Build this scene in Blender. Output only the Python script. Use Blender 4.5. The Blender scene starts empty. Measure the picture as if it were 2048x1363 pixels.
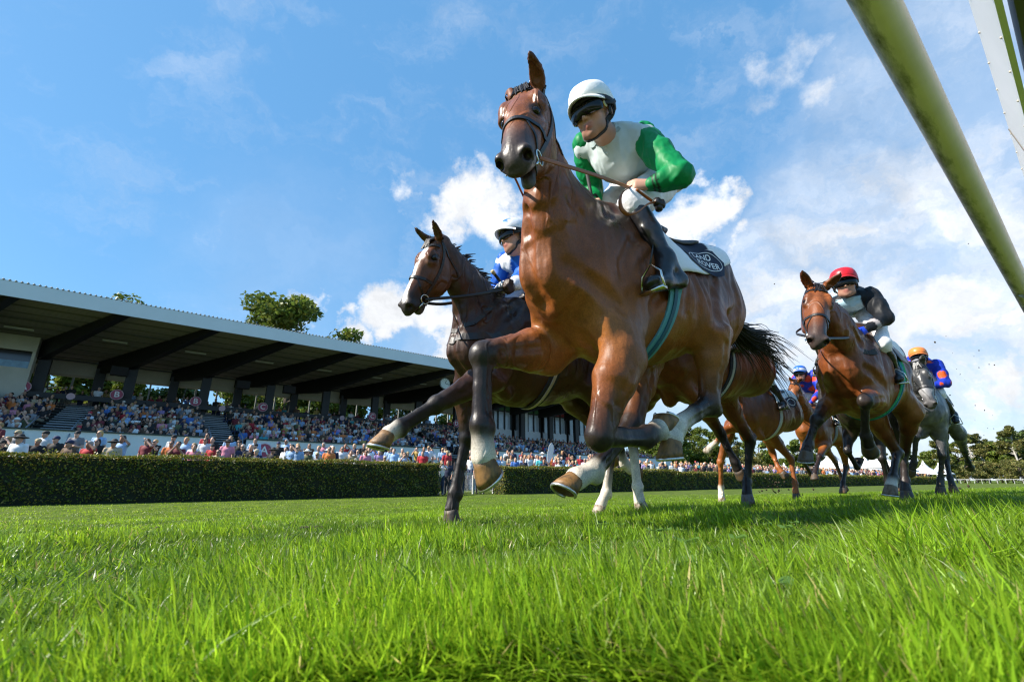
import bpy, bmesh, math, random, os
import numpy as np
from mathutils import Vector, Matrix, noise as mnoise
R = math.radians
sc = bpy.context.scene
COL = sc.collection
random.seed(7); RNG = np.random.default_rng(7)

# ------------------------------------------------------------------ camera
CAM = np.array([0.0, 0.0, 0.70]); PITCH = R(17.0); FPX = 910.0
cd = bpy.data.cameras.new('camera'); cam = bpy.data.objects.new('camera', cd); COL.objects.link(cam)
cam.location = CAM; cam.rotation_euler = (R(90) + PITCH, 0, 0)
cd.sensor_fit = 'HORIZONTAL'; cd.sensor_width = 36; cd.lens = FPX / 2048 * 36
cd.clip_start = 0.03; cd.clip_end = 3000
cd.dof.use_dof = True; cd.dof.focus_distance = 2.5; cd.dof.aperture_fstop = 8.0
sc.camera = cam

# ------------------------------------------------------------------ sun, sky, exposure
SUN_EL = R(41); SUN_DIR = np.array([-1.0, -0.24, 0.0])          # horizontal direction towards the sun
SUN_DIR = SUN_DIR / np.linalg.norm(SUN_DIR)
sv = Vector((SUN_DIR[0] * math.cos(SUN_EL), SUN_DIR[1] * math.cos(SUN_EL), math.sin(SUN_EL)))
sl = bpy.data.lights.new('sun', 'SUN'); sl.energy = 5.0; sl.angle = R(0.5); sl.color = (1.0, 0.93, 0.82)
so = bpy.data.objects.new('sun', sl); COL.objects.link(so); so.rotation_euler = sv.to_track_quat('Z', 'Y').to_euler()
so.location = (-30, 15, 40)
sc.view_settings.view_transform = 'Standard'; sc.view_settings.look = 'None'
sc.view_settings.gamma = 1; sc.view_settings.exposure = 0.90
try: sc.view_settings.use_curve_mapping = False
except Exception: pass
sc.cycles.use_denoising = True; sc.cycles.denoiser = 'OPENIMAGEDENOISE'; sc.cycles.denoising_input_passes = 'RGB_ALBEDO_NORMAL'; sc.cycles.denoising_prefilter = 'ACCURATE'; sc.cycles.pixel_filter_type = 'BLACKMAN_HARRIS'; sc.cycles.filter_width = 1.25; sc.cycles.sample_clamp_indirect = 4.0
sc.cycles.max_bounces = 6; sc.cycles.transparent_max_bounces = 6
sc.cycles.diffuse_bounces = 3; sc.cycles.glossy_bounces = 3; sc.cycles.transmission_bounces = 4

def cray(px, py):                     # world direction of a point of the photograph (2048 x 1363), unit depth
    x = (px - 1024) / FPX; v = -(py - 681.5) / FPX
    c, s = math.cos(PITCH), math.sin(PITCH)
    return np.array([x, c - v * s, s + v * c])
def W(px, py, depth): return CAM + cray(px, py) * depth
def cdir(px, py):
    r = cray(px, py); return r / np.linalg.norm(r)

def build_world():
    w = bpy.data.worlds.new('World'); sc.world = w; w.use_nodes = True
    nt = w.node_tree; N = nt.nodes; N.clear(); K = nt.links.new
    out = N.new('ShaderNodeOutputWorld'); bg = N.new('ShaderNodeBackground'); bg.inputs[1].default_value = 0.15
    sky = N.new('ShaderNodeTexSky'); sky.sky_type = 'NISHITA'; sky.sun_disc = False
    sky.sun_elevation = SUN_EL; sky.sun_rotation = math.atan2(SUN_DIR[0], SUN_DIR[1])
    sky.air_density = 1.0; sky.dust_density = 0.5; sky.ozone_density = 2.6; sky.altitude = 150
    hs = N.new('ShaderNodeHueSaturation'); hs.inputs['Saturation'].default_value = 1.15; hs.inputs['Hue'].default_value = .488; hs.inputs['Value'].default_value = 1.0
    K(sky.outputs[0], hs.inputs['Color'])
    skm = N.new('ShaderNodeMix'); skm.data_type = 'RGBA'; skm.inputs[0].default_value = .70; K(hs.outputs[0], skm.inputs[6]); skm.inputs[7].default_value = (.54, 1.48, 2.86, 1)
    tc = N.new('ShaderNodeTexCoord')
    def math_(op, a, b=None, c=None):
        m = N.new('ShaderNodeMath'); m.operation = op
        for i, v in enumerate((a, b, c)):
            if v is None: continue
            if isinstance(v, (int, float)): m.inputs[i].default_value = v
            else: K(v, m.inputs[i])
        return m.outputs[0]
    def noise_(scale, detail, rough, vec, dist=0.0):
        n = N.new('ShaderNodeTexNoise'); n.inputs['Scale'].default_value = scale; n.inputs['Detail'].default_value = detail
        n.inputs['Roughness'].default_value = rough; n.inputs['Distortion'].default_value = dist; K(vec, n.inputs['Vector']); return n
    def ss(v, a, b):
        m = N.new('ShaderNodeMapRange'); m.interpolation_type = 'SMOOTHSTEP'
        m.inputs[1].default_value = a; m.inputs[2].default_value = b; m.inputs[3].default_value = 0; m.inputs[4].default_value = 1
        K(v, m.inputs[0]); return m.outputs[0]
    g = tc.outputs['Generated']
    nw = noise_(7.0, 6, 0.62, g)                          # warp
    vs = N.new('ShaderNodeVectorMath'); vs.operation = 'SUBTRACT'; K(nw.outputs['Color'], vs.inputs[0]); vs.inputs[1].default_value = (.5, .5, .5)
    vm = N.new('ShaderNodeVectorMath'); vm.operation = 'SCALE'; K(vs.outputs[0], vm.inputs[0]); vm.inputs['Scale'].default_value = 0.22
    va = N.new('ShaderNodeVectorMath'); va.operation = 'ADD'; K(g, va.inputs[0]); K(vm.outputs[0], va.inputs[1])
    wv = va.outputs[0]
    dens = None
    # cumulus heaps and wisps: direction in the sky, angular radius, strength
    for (px, py, rad, st) in CLOUDS:
        d = cdir(px, py)
        dn = N.new('ShaderNodeVectorMath'); dn.operation = 'DISTANCE'; K(wv, dn.inputs[0]); dn.inputs[1].default_value = tuple(d)
        v = math_('MULTIPLY', math_('SUBTRACT', 1.0, math_('DIVIDE', dn.outputs['Value'], rad)), st)
        v = math_('MAXIMUM', v, 0.0)
        dens = v if dens is None else math_('MAXIMUM', dens, v)
    nf = noise_(16, 8, 0.6, g).outputs['Fac']
    c1 = ss(math_('ADD', dens, math_('MULTIPLY', math_('SUBTRACT', nf, 0.5), 0.74)), 0.12, 0.60)
    c1 = math_('MULTIPLY', c1, ss(dens, 0.0, 0.10))
    # the broad white veil low on the right and faint cirrus
    veil = None
    for (px, py, rad, st) in VEILS:
        d = cdir(px, py)
        dn = N.new('ShaderNodeVectorMath'); dn.operation = 'DISTANCE'; K(wv, dn.inputs[0]); dn.inputs[1].default_value = tuple(d)
        v = math_('MULTIPLY', ss(math_('SUBTRACT', 1.0, math_('DIVIDE', dn.outputs['Value'], rad)), 0.0, 0.75), st)
        veil = v if veil is None else math_('MAXIMUM', veil, v)
    mp = N.new('ShaderNodeMapping'); K(wv, mp.inputs[0]); mp.inputs['Scale'].default_value = (1.2, 3.0, 5.0)
    nv = noise_(2.2, 7, 0.6, mp.outputs[0]).outputs['Fac']
    c2 = math_('MULTIPLY', veil, math_('MULTIPLY_ADD', ss(nv, 0.30, 0.62), .55, .45))
    c2 = math_('MAXIMUM', c2, math_('MULTIPLY', ss(nv, 0.46, 0.80), 0.24))
    call = math_('MINIMUM', math_('MAXIMUM', c1, c2), 1.0)
    # cloud brightness: thick parts greyer underneath
    nb = noise_(9, 6, 0.6, wv).outputs['Fac']
    br = N.new('ShaderNodeMapRange'); K(nb, br.inputs[0]); br.inputs[1].default_value = 0.35; br.inputs[2].default_value = 0.62
    br.inputs[3].default_value = 0.78; br.inputs[4].default_value = 1.05
    cm = N.new('ShaderNodeVectorMath'); cm.operation = 'SCALE'; cm.inputs[0].default_value = (3.75, 3.85, 4.0); K(br.outputs[0], cm.inputs['Scale'])
    mx = N.new('ShaderNodeMix'); mx.data_type = 'RGBA'; K(call, mx.inputs[0]); K(skm.outputs[2], mx.inputs[6]); K(cm.outputs[0], mx.inputs[7])
    K(mx.outputs[2], bg.inputs[0]); K(bg.outputs[0], out.inputs[0])
CLOUDS = [(925, 395, .085, 1.0), (880, 440, .07, .8), (985, 430, .08, 1.0), (1030, 440, .06, .9), (1400, 420, .085, 1.0), (1350, 450, .085, .9), (1450, 395, .055, .8),
          (1360, 330, .04, .6), (1480, 480, .05, .55), (800, 375, .05, .42), (830, 440, .05, .4), (780, 610, .09, 1.0), (850, 630, .11, 1.0), (900, 690, .07, 1.1), (780, 660, .05, .9),
          (610, 605, .065, .75), (645, 600, .04, .6), (710, 625, .035, .6), (720, 670, .05, .7), (1560, 140, .12, .36), (1640, 180, .11, .38), (1520, 130, .07, .4), (2010, 640, .05, .8), (2030, 760, .07, .8), (1960, 810, .06, .6),
          (1940, 640, .06, .7)]
VEILS = [(1600, 640, .30, .95), (1800, 560, .36, .95), (1950, 480, .36, .9), (1500, 700, .22, .8), (2050, 620, .4, .85), (1750, 780, .35, .75), (1980, 300, .26, .6), (1900, 80, .25, .5), (1960, 860, .3, .55), (1300, 760, .25, .5), (900, 700, .22, .35), (600, 560, .3, .12)]
build_world()

# ------------------------------------------------------------------ track geometry: along the rail T, across towards the hedge NRM
T = np.array([0.787, 0.617, 0.0]); T /= np.linalg.norm(T); NRM = np.array([-T[1], T[0], 0.0])
def tn(a, b, z=0.0): return T * a + NRM * b + np.array([0, 0, z])     # a along, b across
GX = np.array([-60, -3, -1, 0, 1.5, 2.8, 5, 10, 15, 400]); GZ = np.array([.60, .56, .53, .51, .49, .42, .30, .10, 0, 0])
_gb = np.linspace(-60, 60, 2401); _gz = np.interp(_gb, GX, GZ)
for _ in range(6): _gz[8:-8] = np.convolve(_gz, np.ones(17) / 17, 'valid')
def gz(x, y):                          # height of the ground sheet
    x = np.asarray(x, float); y = np.asarray(y, float); b = x * NRM[0] + y * NRM[1]; a = x * T[0] + y * T[1]
    z = np.interp(b, _gb, _gz)
    amp = np.exp(-(b / 12) ** 2)
    return z + amp * (0.016 * np.sin(a * 2.3 + b * 1.1) * np.sin(b * 2.9 - a * .7) + 0.010 * np.sin(a * 5.1 - b * 3.7))

# ------------------------------------------------------------------ object helpers
def link(o, parent=None):
    COL.objects.link(o)
    if parent is not None: o.parent = parent
    return o
def tag(o, label=None, cat=None, group=None, kind=None):
    if label: o['label'] = label
    if cat: o['category'] = cat
    if group: o['group'] = group
    if kind: o['kind'] = kind
    return o
def empty(name, loc=(0, 0, 0), rot=None, **k):
    o = bpy.data.objects.new(name, None); o.empty_display_size = .2; COL.objects.link(o); o.location = loc
    if rot is not None: o.rotation_euler = Matrix(np.asarray(rot).tolist()).to_euler()
    return tag(o, **k)
def mesh_np(name, V, F, mat=None, parent=None, smooth=True, col=None, colname='coat', mats=None, fmat=None):
    V = np.asarray(V, np.float32); me = bpy.data.meshes.new(name)
    if isinstance(F, np.ndarray) and F.ndim == 2:
        n, k = F.shape; me.vertices.add(len(V)); me.vertices.foreach_set('co', V.ravel())
        me.loops.add(n * k); me.loops.foreach_set('vertex_index', F.astype(np.int32).ravel())
        me.polygons.add(n); me.polygons.foreach_set('loop_start', np.arange(0, n * k, k, dtype=np.int32))
        try: me.polygons.foreach_set('loop_total', np.full(n, k, np.int32))
        except Exception: pass
        me.update(calc_edges=True)
    else:
        me.from_pydata(V.tolist(), [], [tuple(int(i) for i in f) for f in F]); me.update()
    if smooth: me.polygons.foreach_set('use_smooth', np.ones(len(me.polygons), bool))
    if col is not None:
        at = me.color_attributes.new(colname, 'FLOAT_COLOR', 'POINT')
        c = np.ones((len(V), 4), np.float32); c[:, :3] = col; at.data.foreach_set('color', c.ravel())
    for m in (mats or ([mat] if mat else [])): me.materials.append(m)
    if fmat is not None: me.polygons.foreach_set('material_index', np.asarray(fmat, np.int32))
    o = bpy.data.objects.new(name, me); return link(o, parent)

class MB:                              # collects simple solids into one mesh
    def __init__(s): s.v = []; s.f = []; s.m = []
    def add(s, V, F, m=0):
        n = len(s.v); s.v += [tuple(map(float, p)) for p in V]; s.f += [tuple(i + n for i in f) for f in F]; s.m += [m] * len(F); return s
    def box(s, c, size, ax=None, m=0):
        ax = np.eye(3) if ax is None else np.asarray(ax, float); h = np.asarray(size, float) / 2; c = np.asarray(c, float)
        P = [c + ax[0] * (sx * h[0]) + ax[1] * (sy * h[1]) + ax[2] * (sz * h[2]) for sz in (-1, 1) for sy in (-1, 1) for sx in (-1, 1)]
        return s.add(P, [(0, 2, 3, 1), (4, 5, 7, 6), (0, 1, 5, 4), (2, 6, 7, 3), (0, 4, 6, 2), (1, 3, 7, 5)], m)
    def hexa(s, P, m=0):              # 8 corners: bottom ring then top ring
        return s.add(P, [(3, 2, 1, 0), (4, 5, 6, 7), (0, 1, 5, 4), (1, 2, 6, 5), (2, 3, 7, 6), (3, 0, 4, 7)], m)
    def tube(s, P, r, n=8, m=0, cap=True, flat=1.0, side=None):
        P = np.asarray(P, float); k = len(P); r = np.broadcast_to(np.asarray(r, float), (k,))
        tg = np.gradient(P, axis=0); tg /= np.linalg.norm(tg, axis=1)[:, None] + 1e-9
        u = np.array([0, 0, 1.0]) if side is None else np.asarray(side, float)
        if abs(tg[0] @ u) > .95: u = np.array([1.0, 0, 0])
        V = []
        for i in range(k):
            u = u - tg[i] * (u @ tg[i]); u /= np.linalg.norm(u) + 1e-9; w = np.cross(tg[i], u)
            for j in range(n):
                a = 2 * math.pi * j / n; V.append(P[i] + r[i] * (math.cos(a) * u + math.sin(a) * w * flat))
        F = [(i * n + j, i * n + (j + 1) % n, (i + 1) * n + (j + 1) % n, (i + 1) * n + j) for i in range(k - 1) for j in range(n)]
        if cap: F += [tuple(range(n - 1, -1, -1)), tuple((k - 1) * n + j for j in range(n))]
        return s.add(V, F, m)
    def lathe(s, prof, c=(0, 0, 0), ax=None, n=24, m=0, sx=1.0):   # prof: (r, z)
        ax = np.eye(3) if ax is None else np.asarray(ax, float); c = np.asarray(c, float); V = []; k = len(prof)
        for (r, z) in prof:
            for j in range(n):
                a = 2 * math.pi * j / n; V.append(c + ax[0] * (r * math.cos(a) * sx) + ax[1] * (r * math.sin(a)) + ax[2] * z)
        F = [(i * n + j, i * n + (j + 1) % n, (i + 1) * n + (j + 1) % n, (i + 1) * n + j) for i in range(k - 1) for j in range(n)]
        F += [tuple(range(n - 1, -1, -1)), tuple((k - 1) * n + j for j in range(n))]
        return s.add(V, F, m)
    def build(s, name, mat, parent=None, smooth=False):
        ms = mat if isinstance(mat, list) else [mat]
        o = mesh_np(name, s.v, s.f, parent=parent, smooth=smooth, mats=ms)
        if len(ms) > 1: o.data.polygons.foreach_set('material_index', np.array(s.m, np.int32))
        return o

# ------------------------------------------------------------------ materials
MATS = {}
def mat(name, base=(.5, .5, .5), rough=.6, metal=0.0, spec=.5, var=0.0, vscale=8.0, bump=0.0, bscale=60.0, attr=None, objcol=False, coatw=0.0, sheen=0.0, trans=0.0, aniso=None, base2=None, bdist=.01):
    if name in MATS: return MATS[name]
    m = bpy.data.materials.new(name); m.use_nodes = True; nt = m.node_tree; N = nt.nodes; K = nt.links.new
    b = N['Principled BSDF']; b.inputs['Roughness'].default_value = rough; b.inputs['Metallic'].default_value = metal
    b.inputs['Specular IOR Level'].default_value = spec; b.inputs['Coat Weight'].default_value = coatw; b.inputs['Coat Roughness'].default_value = .25
    if sheen: b.inputs['Sheen Weight'].default_value = sheen
    tc = N.new('ShaderNodeTexCoord')
    if attr: s = N.new('ShaderNodeVertexColor'); s.layer_name = attr; src = s.outputs['Color']
    elif objcol: s = N.new('ShaderNodeObjectInfo'); src = s.outputs['Color']
    else: s = N.new('ShaderNodeRGB'); s.outputs[0].default_value = (*base, 1); src = s.outputs[0]
    if var or base2:
        n = N.new('ShaderNodeTexNoise'); n.inputs['Scale'].default_value = vscale; n.inputs['Detail'].default_value = 6; n.inputs['Roughness'].default_value = .65
        if aniso:
            mp = N.new('ShaderNodeMapping'); mp.inputs['Scale'].default_value = aniso; K(tc.outputs['Object'], mp.inputs[0]); K(mp.outputs[0], n.inputs['Vector'])
        else: K(tc.outputs['Object'], n.inputs['Vector'])
        if base2:
            rp = N.new('ShaderNodeMapRange'); rp.inputs[1].default_value = .42; rp.inputs[2].default_value = .60; K(n.outputs['Fac'], rp.inputs[0])
            mx = N.new('ShaderNodeMix'); mx.data_type = 'RGBA'; K(rp.outputs[0], mx.inputs[0]); K(src, mx.inputs[6]); mx.inputs[7].default_value = (*base2, 1); src = mx.outputs[2]
        if var:
            mr = N.new('ShaderNodeMapRange'); mr.inputs[1].default_value = .25; mr.inputs[2].default_value = .75; mr.inputs[3].default_value = 1 - var; mr.inputs[4].default_value = 1 + var
            K(n.outputs['Fac'], mr.inputs[0]); vm = N.new('ShaderNodeVectorMath'); vm.operation = 'SCALE'; K(src, vm.inputs[0]); K(mr.outputs[0], vm.inputs['Scale']); src = vm.outputs[0]
    K(src, b.inputs['Base Color'])
    if bump:
        n2 = N.new('ShaderNodeTexNoise'); n2.inputs['Scale'].default_value = bscale; n2.inputs['Detail'].default_value = 5
        if aniso:
            mp2 = N.new('ShaderNodeMapping'); mp2.inputs['Scale'].default_value = aniso; K(tc.outputs['Object'], mp2.inputs[0]); K(mp2.outputs[0], n2.inputs['Vector'])
        else: K(tc.outputs['Object'], n2.inputs['Vector'])
        bp = N.new('ShaderNodeBump'); bp.inputs['Strength'].default_value = bump; bp.inputs['Distance'].default_value = bdist; K(n2.outputs['Fac'], bp.inputs['Height']); K(bp.outputs[0], b.inputs['Normal'])
    if trans:
        tr = N.new('ShaderNodeBsdfTranslucent'); K(src, tr.inputs[0]); mxs = N.new('ShaderNodeMixShader'); mxs.inputs[0].default_value = trans
        K(b.outputs[0], mxs.inputs[1]); K(tr.outputs[0], mxs.inputs[2]); K(mxs.outputs[0], N['Material Output'].inputs[0])
    MATS[name] = m; return m

# ------------------------------------------------------------------ implicit bodies (smooth unions of tapered elliptical segments), polygonised by surface nets
def nrm(v): v = np.asarray(v, float); return v / (np.linalg.norm(v) + 1e-12)
def smin(a, b, k):
    if k <= 0: return np.minimum(a, b)
    h = np.clip(.5 + .5 * (b - a) / k, 0, 1); return b + (a - b) * h - k * h * (1 - h)
class Seg:
    def __init__(s, A, B, ra, rb, side=(0, 1, 0), side2=None, ca=None, cb=None, k=.02):
        s.A = np.asarray(A, float); s.B = np.asarray(B, float); s.k = k
        f = lambda r: np.array([r, r, r], float) if np.isscalar(r) else (np.array([r[0], r[1], r[1]], float) if len(r) == 2 else np.array(r, float))
        s.ra = f(ra); s.rb = f(rb); ab = s.B - s.A; s.L = np.linalg.norm(ab); s.ax = ab / s.L if s.L > 1e-6 else nrm(np.cross(side, (0.3, .5, 1)))
        def orth(v): v = np.asarray(v, float); v = v - s.ax * (v @ s.ax); return nrm(v)
        s.sa = orth(side); s.sb = s.sa if side2 is None else orth(side2); s.ca = ca; s.cb = ca if cb is None else cb
        rm = max(s.ra.max(), s.rb.max()); s.lo = np.minimum(s.A, s.B) - rm; s.hi = np.maximum(s.A, s.B) + rm
    def t(s, P): return np.clip(((P - s.A) @ s.ax) / max(s.L, 1e-9), 0, 1)
    def d(s, P):
        t = s.t(P); q = P - s.A - t[..., None] * (s.B - s.A); c = q @ s.ax
        if s.sb is s.sa: sd = q @ s.sa; u = q @ np.cross(s.ax, s.sa)
        else:
            S = s.sa + t[..., None] * (s.sb - s.sa); S /= np.linalg.norm(S, axis=-1)[..., None]; sd = (q * S).sum(-1); u = (q * np.cross(s.ax, S)).sum(-1)
        w = s.ra[0] + t * (s.rb[0] - s.ra[0]); ru = np.where(u > 0, s.ra[1] + t * (s.rb[1] - s.ra[1]), s.ra[2] + t * (s.rb[2] - s.ra[2])); rc = np.minimum(w, ru)
        a = sd / w; b = u / ru; e = c / rc
        k0 = np.sqrt(a * a + b * b + e * e) + 1e-9; k1 = np.sqrt((a / w) ** 2 + (b / ru) ** 2 + (e / rc) ** 2) + 1e-9
        return np.where(k0 < .05, -rc * .95, k0 * (k0 - 1) / k1)
def ell(c, r, x=(1, 0, 0), y=(0, 1, 0), col=None, k=.02):      # ellipsoid: radii along x, y, and z
    x = nrm(x); y = np.asarray(y, float); y = nrm(y - x * (x @ y)); s = Seg(c, np.asarray(c) + x * 1e-9, r[1], r[1], y, ca=col, k=k)
    s.ax = x; s.sa = s.sb = y; s.L = 0.0; rr = np.array(r, float); z = np.cross(x, y)
    def d(P):
        f = s.ra[0] / r[1]; R_ = rr * f; q = P - s.A; a = q @ x / R_[0]; b = q @ y / R_[1]; e = q @ z / R_[2]
        k0 = np.sqrt(a * a + b * b + e * e) + 1e-9; k1 = np.sqrt((a / R_[0]) ** 2 + (b / R_[1]) ** 2 + (e / R_[2]) ** 2) + 1e-9
        return np.where(k0 < .05, -R_.min() * .95, k0 * (k0 - 1) / k1)
    s.d = d; s.lo = s.A - rr.max(); s.hi = s.A + rr.max(); return s
def cat(P, n):                          # Catmull-Rom through the rows of P, n samples per span
    P = np.asarray(P, float); Q = np.vstack([2 * P[0] - P[1], P, 2 * P[-1] - P[-2]]); out = []
    for i in range(len(P) - 1):
        for j in range(n):
            t = j / n; a, b, c, d = Q[i], Q[i + 1], Q[i + 2], Q[i + 3]
            out.append(.5 * (2 * b + (c - a) * t + (2 * a - 5 * b + 4 * c - d) * t * t + (3 * b - a - 3 * c + d) * t ** 3))
    out.append(P[-1]); return np.array(out)
def loft(st, n=2, k=.015, col=None):    # st rows: (center3, side3, w, up, down [, colour3])
    rows = np.array([np.concatenate([s[0], s[1], [s[2], s[3], s[4]], (s[5] if len(s) > 5 else (col if col is not None else (0, 0, 0)))]) for s in st], float)
    Q = cat(rows, n); Q[:, 6:9] = np.maximum(Q[:, 6:9], .004); Q[:, 9:] = np.clip(Q[:, 9:], 0, 1)
    return [Seg(a[:3], b[:3], a[6:9], b[6:9], a[3:6], b[3:6], a[9:12], b[9:12], k) for a, b in zip(Q[:-1], Q[1:])]
class Body:
    def __init__(s): s.trunk = []; s.groups = []; s.cuts = []
    def evalp(s, P):
        T_ = np.full(P.shape[:-1], 10.0); fast = P.ndim == 2 and len(P) > 200
        def acc(arr, p):
            if not fast: return smin(arr, p.d(P), p.k)
            m = ((P > p.lo - .30) & (P < p.hi + .30)).all(1)
            if m.any(): arr[m] = smin(arr[m], p.d(P[m]), p.k)
            return arr
        for p in s.trunk: T_ = acc(T_, p)
        D = T_.copy()
        for k, g in s.groups:
            G = np.full(P.shape[:-1], 10.0)
            for p in g: G = acc(G, p)
            D = np.minimum(D, smin(T_, G, k))
        if len(s.cuts) > 12 and P.ndim == 2:
            for p in s.cuts:
                mg = p.k * 1.1 + .01; m = ((P > p.lo - mg) & (P < p.hi + mg)).all(1)
                if m.any(): D[m] = -smin(-D[m], p.d(P[m]), p.k)
        else:
            for p in s.cuts: D = -smin(-D, p.d(P), p.k)
        return D
    def grad(s, P, e=.004):
        g = np.stack([s.evalp(P + np.eye(3)[i] * e) - s.evalp(P - np.eye(3)[i] * e) for i in range(3)], -1); return g / (np.linalg.norm(g, axis=-1)[..., None] + 1e-9)
    def project(s, P, off=0.0, it=5):
        P = np.array(P, float)
        for _ in range(it): P = P - s.grad(P) * np.clip((s.evalp(P) - off), -.06, .06)[..., None] * .9
        return P
    def prims(s): return s.trunk + [p for _, g in s.groups for p in g]
    def mesh(s, h, lo=None, hi=None):
        pr = s.prims(); pad = 3 * h
        lo = np.min([p.lo for p in pr], 0) - pad if lo is None else np.asarray(lo, float); hi = np.max([p.hi for p in pr], 0) + pad if hi is None else np.asarray(hi, float)
        n = np.ceil((hi - lo) / h).astype(int) + 1; ax = [lo[i] + h * np.arange(n[i]) for i in range(3)]
        def sub(l, u, m):
            a = np.clip(np.floor((l - m - lo) / h).astype(int), 0, n - 1); b = np.clip(np.ceil((u + m - lo) / h).astype(int) + 1, 1, n)
            b = np.maximum(b, a + 1); return tuple(slice(a[i], b[i]) for i in range(3))
        def pts(sl): return np.stack(np.meshgrid(*[ax[i][sl[i]] for i in range(3)], indexing='ij'), -1)
        def acc(arr, p, off=None, neg=False):
            sl = sub(p.lo, p.hi, p.k * 1.2 + 2 * h); d = p.d(pts(sl))
            if neg: arr[sl] = -smin(-arr[sl], d, p.k)
            else: arr[sl] = smin(arr[sl], d, p.k)
        T_ = np.full(n, 1.0); D = None
        for p in s.trunk: acc(T_, p)
        D = T_.copy()
        for k, g in s.groups:
            G = np.full(n, 1.0)
            for p in g: acc(G, p)
            gl = np.min([p.lo for p in g], 0); gu = np.max([p.hi for p in g], 0); sl = sub(gl, gu, k + 3 * h)
            D[sl] = np.minimum(D[sl], smin(T_[sl], G[sl], k))
        for p in s.cuts: acc(D, p, neg=True)
        return surface_nets(D, lo, h)
    def colours(s, V, jig=.012, sig=.010, freq=22.0):
        P = V.astype(float)
        if jig:
            ph = np.stack([np.sin(P @ np.array(a) * freq + b) for a, b in (((1.3, .7, .2), .3), ((.2, 1.5, -.8), 1.7), ((-.6, .4, 1.4), 4.1))], -1); ph += np.sin(P[:, [1, 2, 0]] * freq * 2.3) * .6; P = P + jig * ph
        best = np.full(len(V), 9.0); pr = [p for p in s.prims() if p.ca is not None]; ds = []
        for p in pr: d = p.d(P); ds.append(d); best = np.minimum(best, d)
        C = np.zeros((len(V), 3)); Wt = np.zeros(len(V))
        for p, d in zip(pr, ds):
            w = np.exp(-np.clip((d - best) / sig, 0, 30)); t = p.t(P)[:, None] if p.L > 0 else np.zeros((len(V), 1))
            C += w[:, None] * (np.asarray(p.ca) + t * (np.asarray(p.cb) - np.asarray(p.ca))); Wt += w
        return C / Wt[:, None]
def surface_nets(D, lo, h):
    S = D < 0; n = np.array(D.shape); c = [slice(0, -1), slice(1, None)]
    cnt = sum(S[c[i], c[j], c[k]].astype(np.int8) for i in (0, 1) for j in (0, 1) for k in (0, 1))
    act = np.argwhere((cnt > 0) & (cnt < 8)); idx = np.full(n - 1, -1, np.int64); idx[tuple(act.T)] = np.arange(len(act))
    acc = np.zeros((len(act), 3)); num = np.zeros(len(act)); cor = [np.array((i, j, k)) for i in (0, 1) for j in (0, 1) for k in (0, 1)]
    for a in range(8):
        for b in range(a + 1, 8):
            if np.abs(cor[a] - cor[b]).sum() != 1: continue
            da = D[tuple((act + cor[a]).T)]; db = D[tuple((act + cor[b]).T)]; m = (da < 0) != (db < 0)
            t = np.where(m, da / np.where(m, da - db, 1), 0); acc += m[:, None] * (cor[a] + t[:, None] * (cor[b] - cor[a])); num += m
    V = lo + h * (act + acc / num[:, None]); F = []
    for ax in range(3):
        sl0 = [slice(1, -1)] * 3; sl1 = [slice(1, -1)] * 3; sl0[ax] = slice(0, -1); sl1[ax] = slice(1, None)
        a = S[tuple(sl0)]; b = S[tuple(sl1)]; o = np.ones(3, int); o[ax] = 0
        u, v = (ax + 1) % 3, (ax + 2) % 3
        for flip, m in ((0, a & ~b), (1, ~a & b)):
            e = np.argwhere(m) + o; du = np.zeros(3, int); du[u] = 1; dv = np.zeros(3, int); dv[v] = 1
            q = [idx[tuple((e - du - dv).T)], idx[tuple((e - dv).T)], idx[tuple(e.T)], idx[tuple((e - du).T)]]
            F.append(np.stack(q if not flip else q[::-1], 1))
    F = np.concatenate(F); F = F[(F >= 0).all(1)]
    for it in range(2):                                  # light smoothing, volume kept
        for lam in (.5, -.52):
            A = np.zeros_like(V); C = np.zeros(len(V))
            for i in range(4):
                j = (i + 1) % 4; np.add.at(A, F[:, i], V[F[:, j]]); np.add.at(C, F[:, i], 1)
            V = V + lam * (A / np.maximum(C, 1)[:, None] - V)
    return V, F
def vnormals(V, F):
    N_ = np.zeros_like(V, dtype=float); fn = np.cross(V[F[:, 2]] - V[F[:, 0]], V[F[:, 3]] - V[F[:, 1]])
    for i in range(4): np.add.at(N_, F[:, i], fn)
    return N_ / (np.linalg.norm(N_, axis=1)[:, None] + 1e-12)
def sdf_part(name, body, h, material, parent, col=True, jig=.01, sig=.01, freq=22.0):
    V, F = body.mesh(h); C = body.colours(V, jig, sig, freq) if col else None
    return mesh_np(name, V, F, material, parent, True, C)
# ------------------------------------------------------------------ ground
def build_ground():
    bs = np.concatenate([np.linspace(-60, -4, 15), np.arange(-3, 8, .25), np.arange(8, 24, .8), np.array([24, 30, 40, 60, 100, 200, 500, 1200])])
    as_ = np.concatenate([np.array([-900, -300, -100, -40, -20]), np.arange(-10, 12, .3), np.arange(12, 60, 2.5), np.array([70, 90, 130, 200, 400, 900, 1500])])
    A, Bb = np.meshgrid(as_, bs, indexing='ij'); X = A * T[0] + Bb * NRM[0]; Y = A * T[1] + Bb * NRM[1]; Z = gz(X, Y)
    V = np.stack([X, Y, Z], -1).reshape(-1, 3); n, m = A.shape; i = np.arange(n - 1)[:, None] * m + np.arange(m - 1)[None]
    F = np.stack([i, i + m, i + m + 1, i + 1], -1).reshape(-1, 4)
    mt = mat('turf', (.07, .11, .014), rough=.9, spec=.1, var=.5, vscale=1.7, base2=(.09, .12, .02), bump=.5, bscale=40, bdist=.03)
    tag(mesh_np('ground', V, F, mt), kind='structure')
build_ground()
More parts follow.
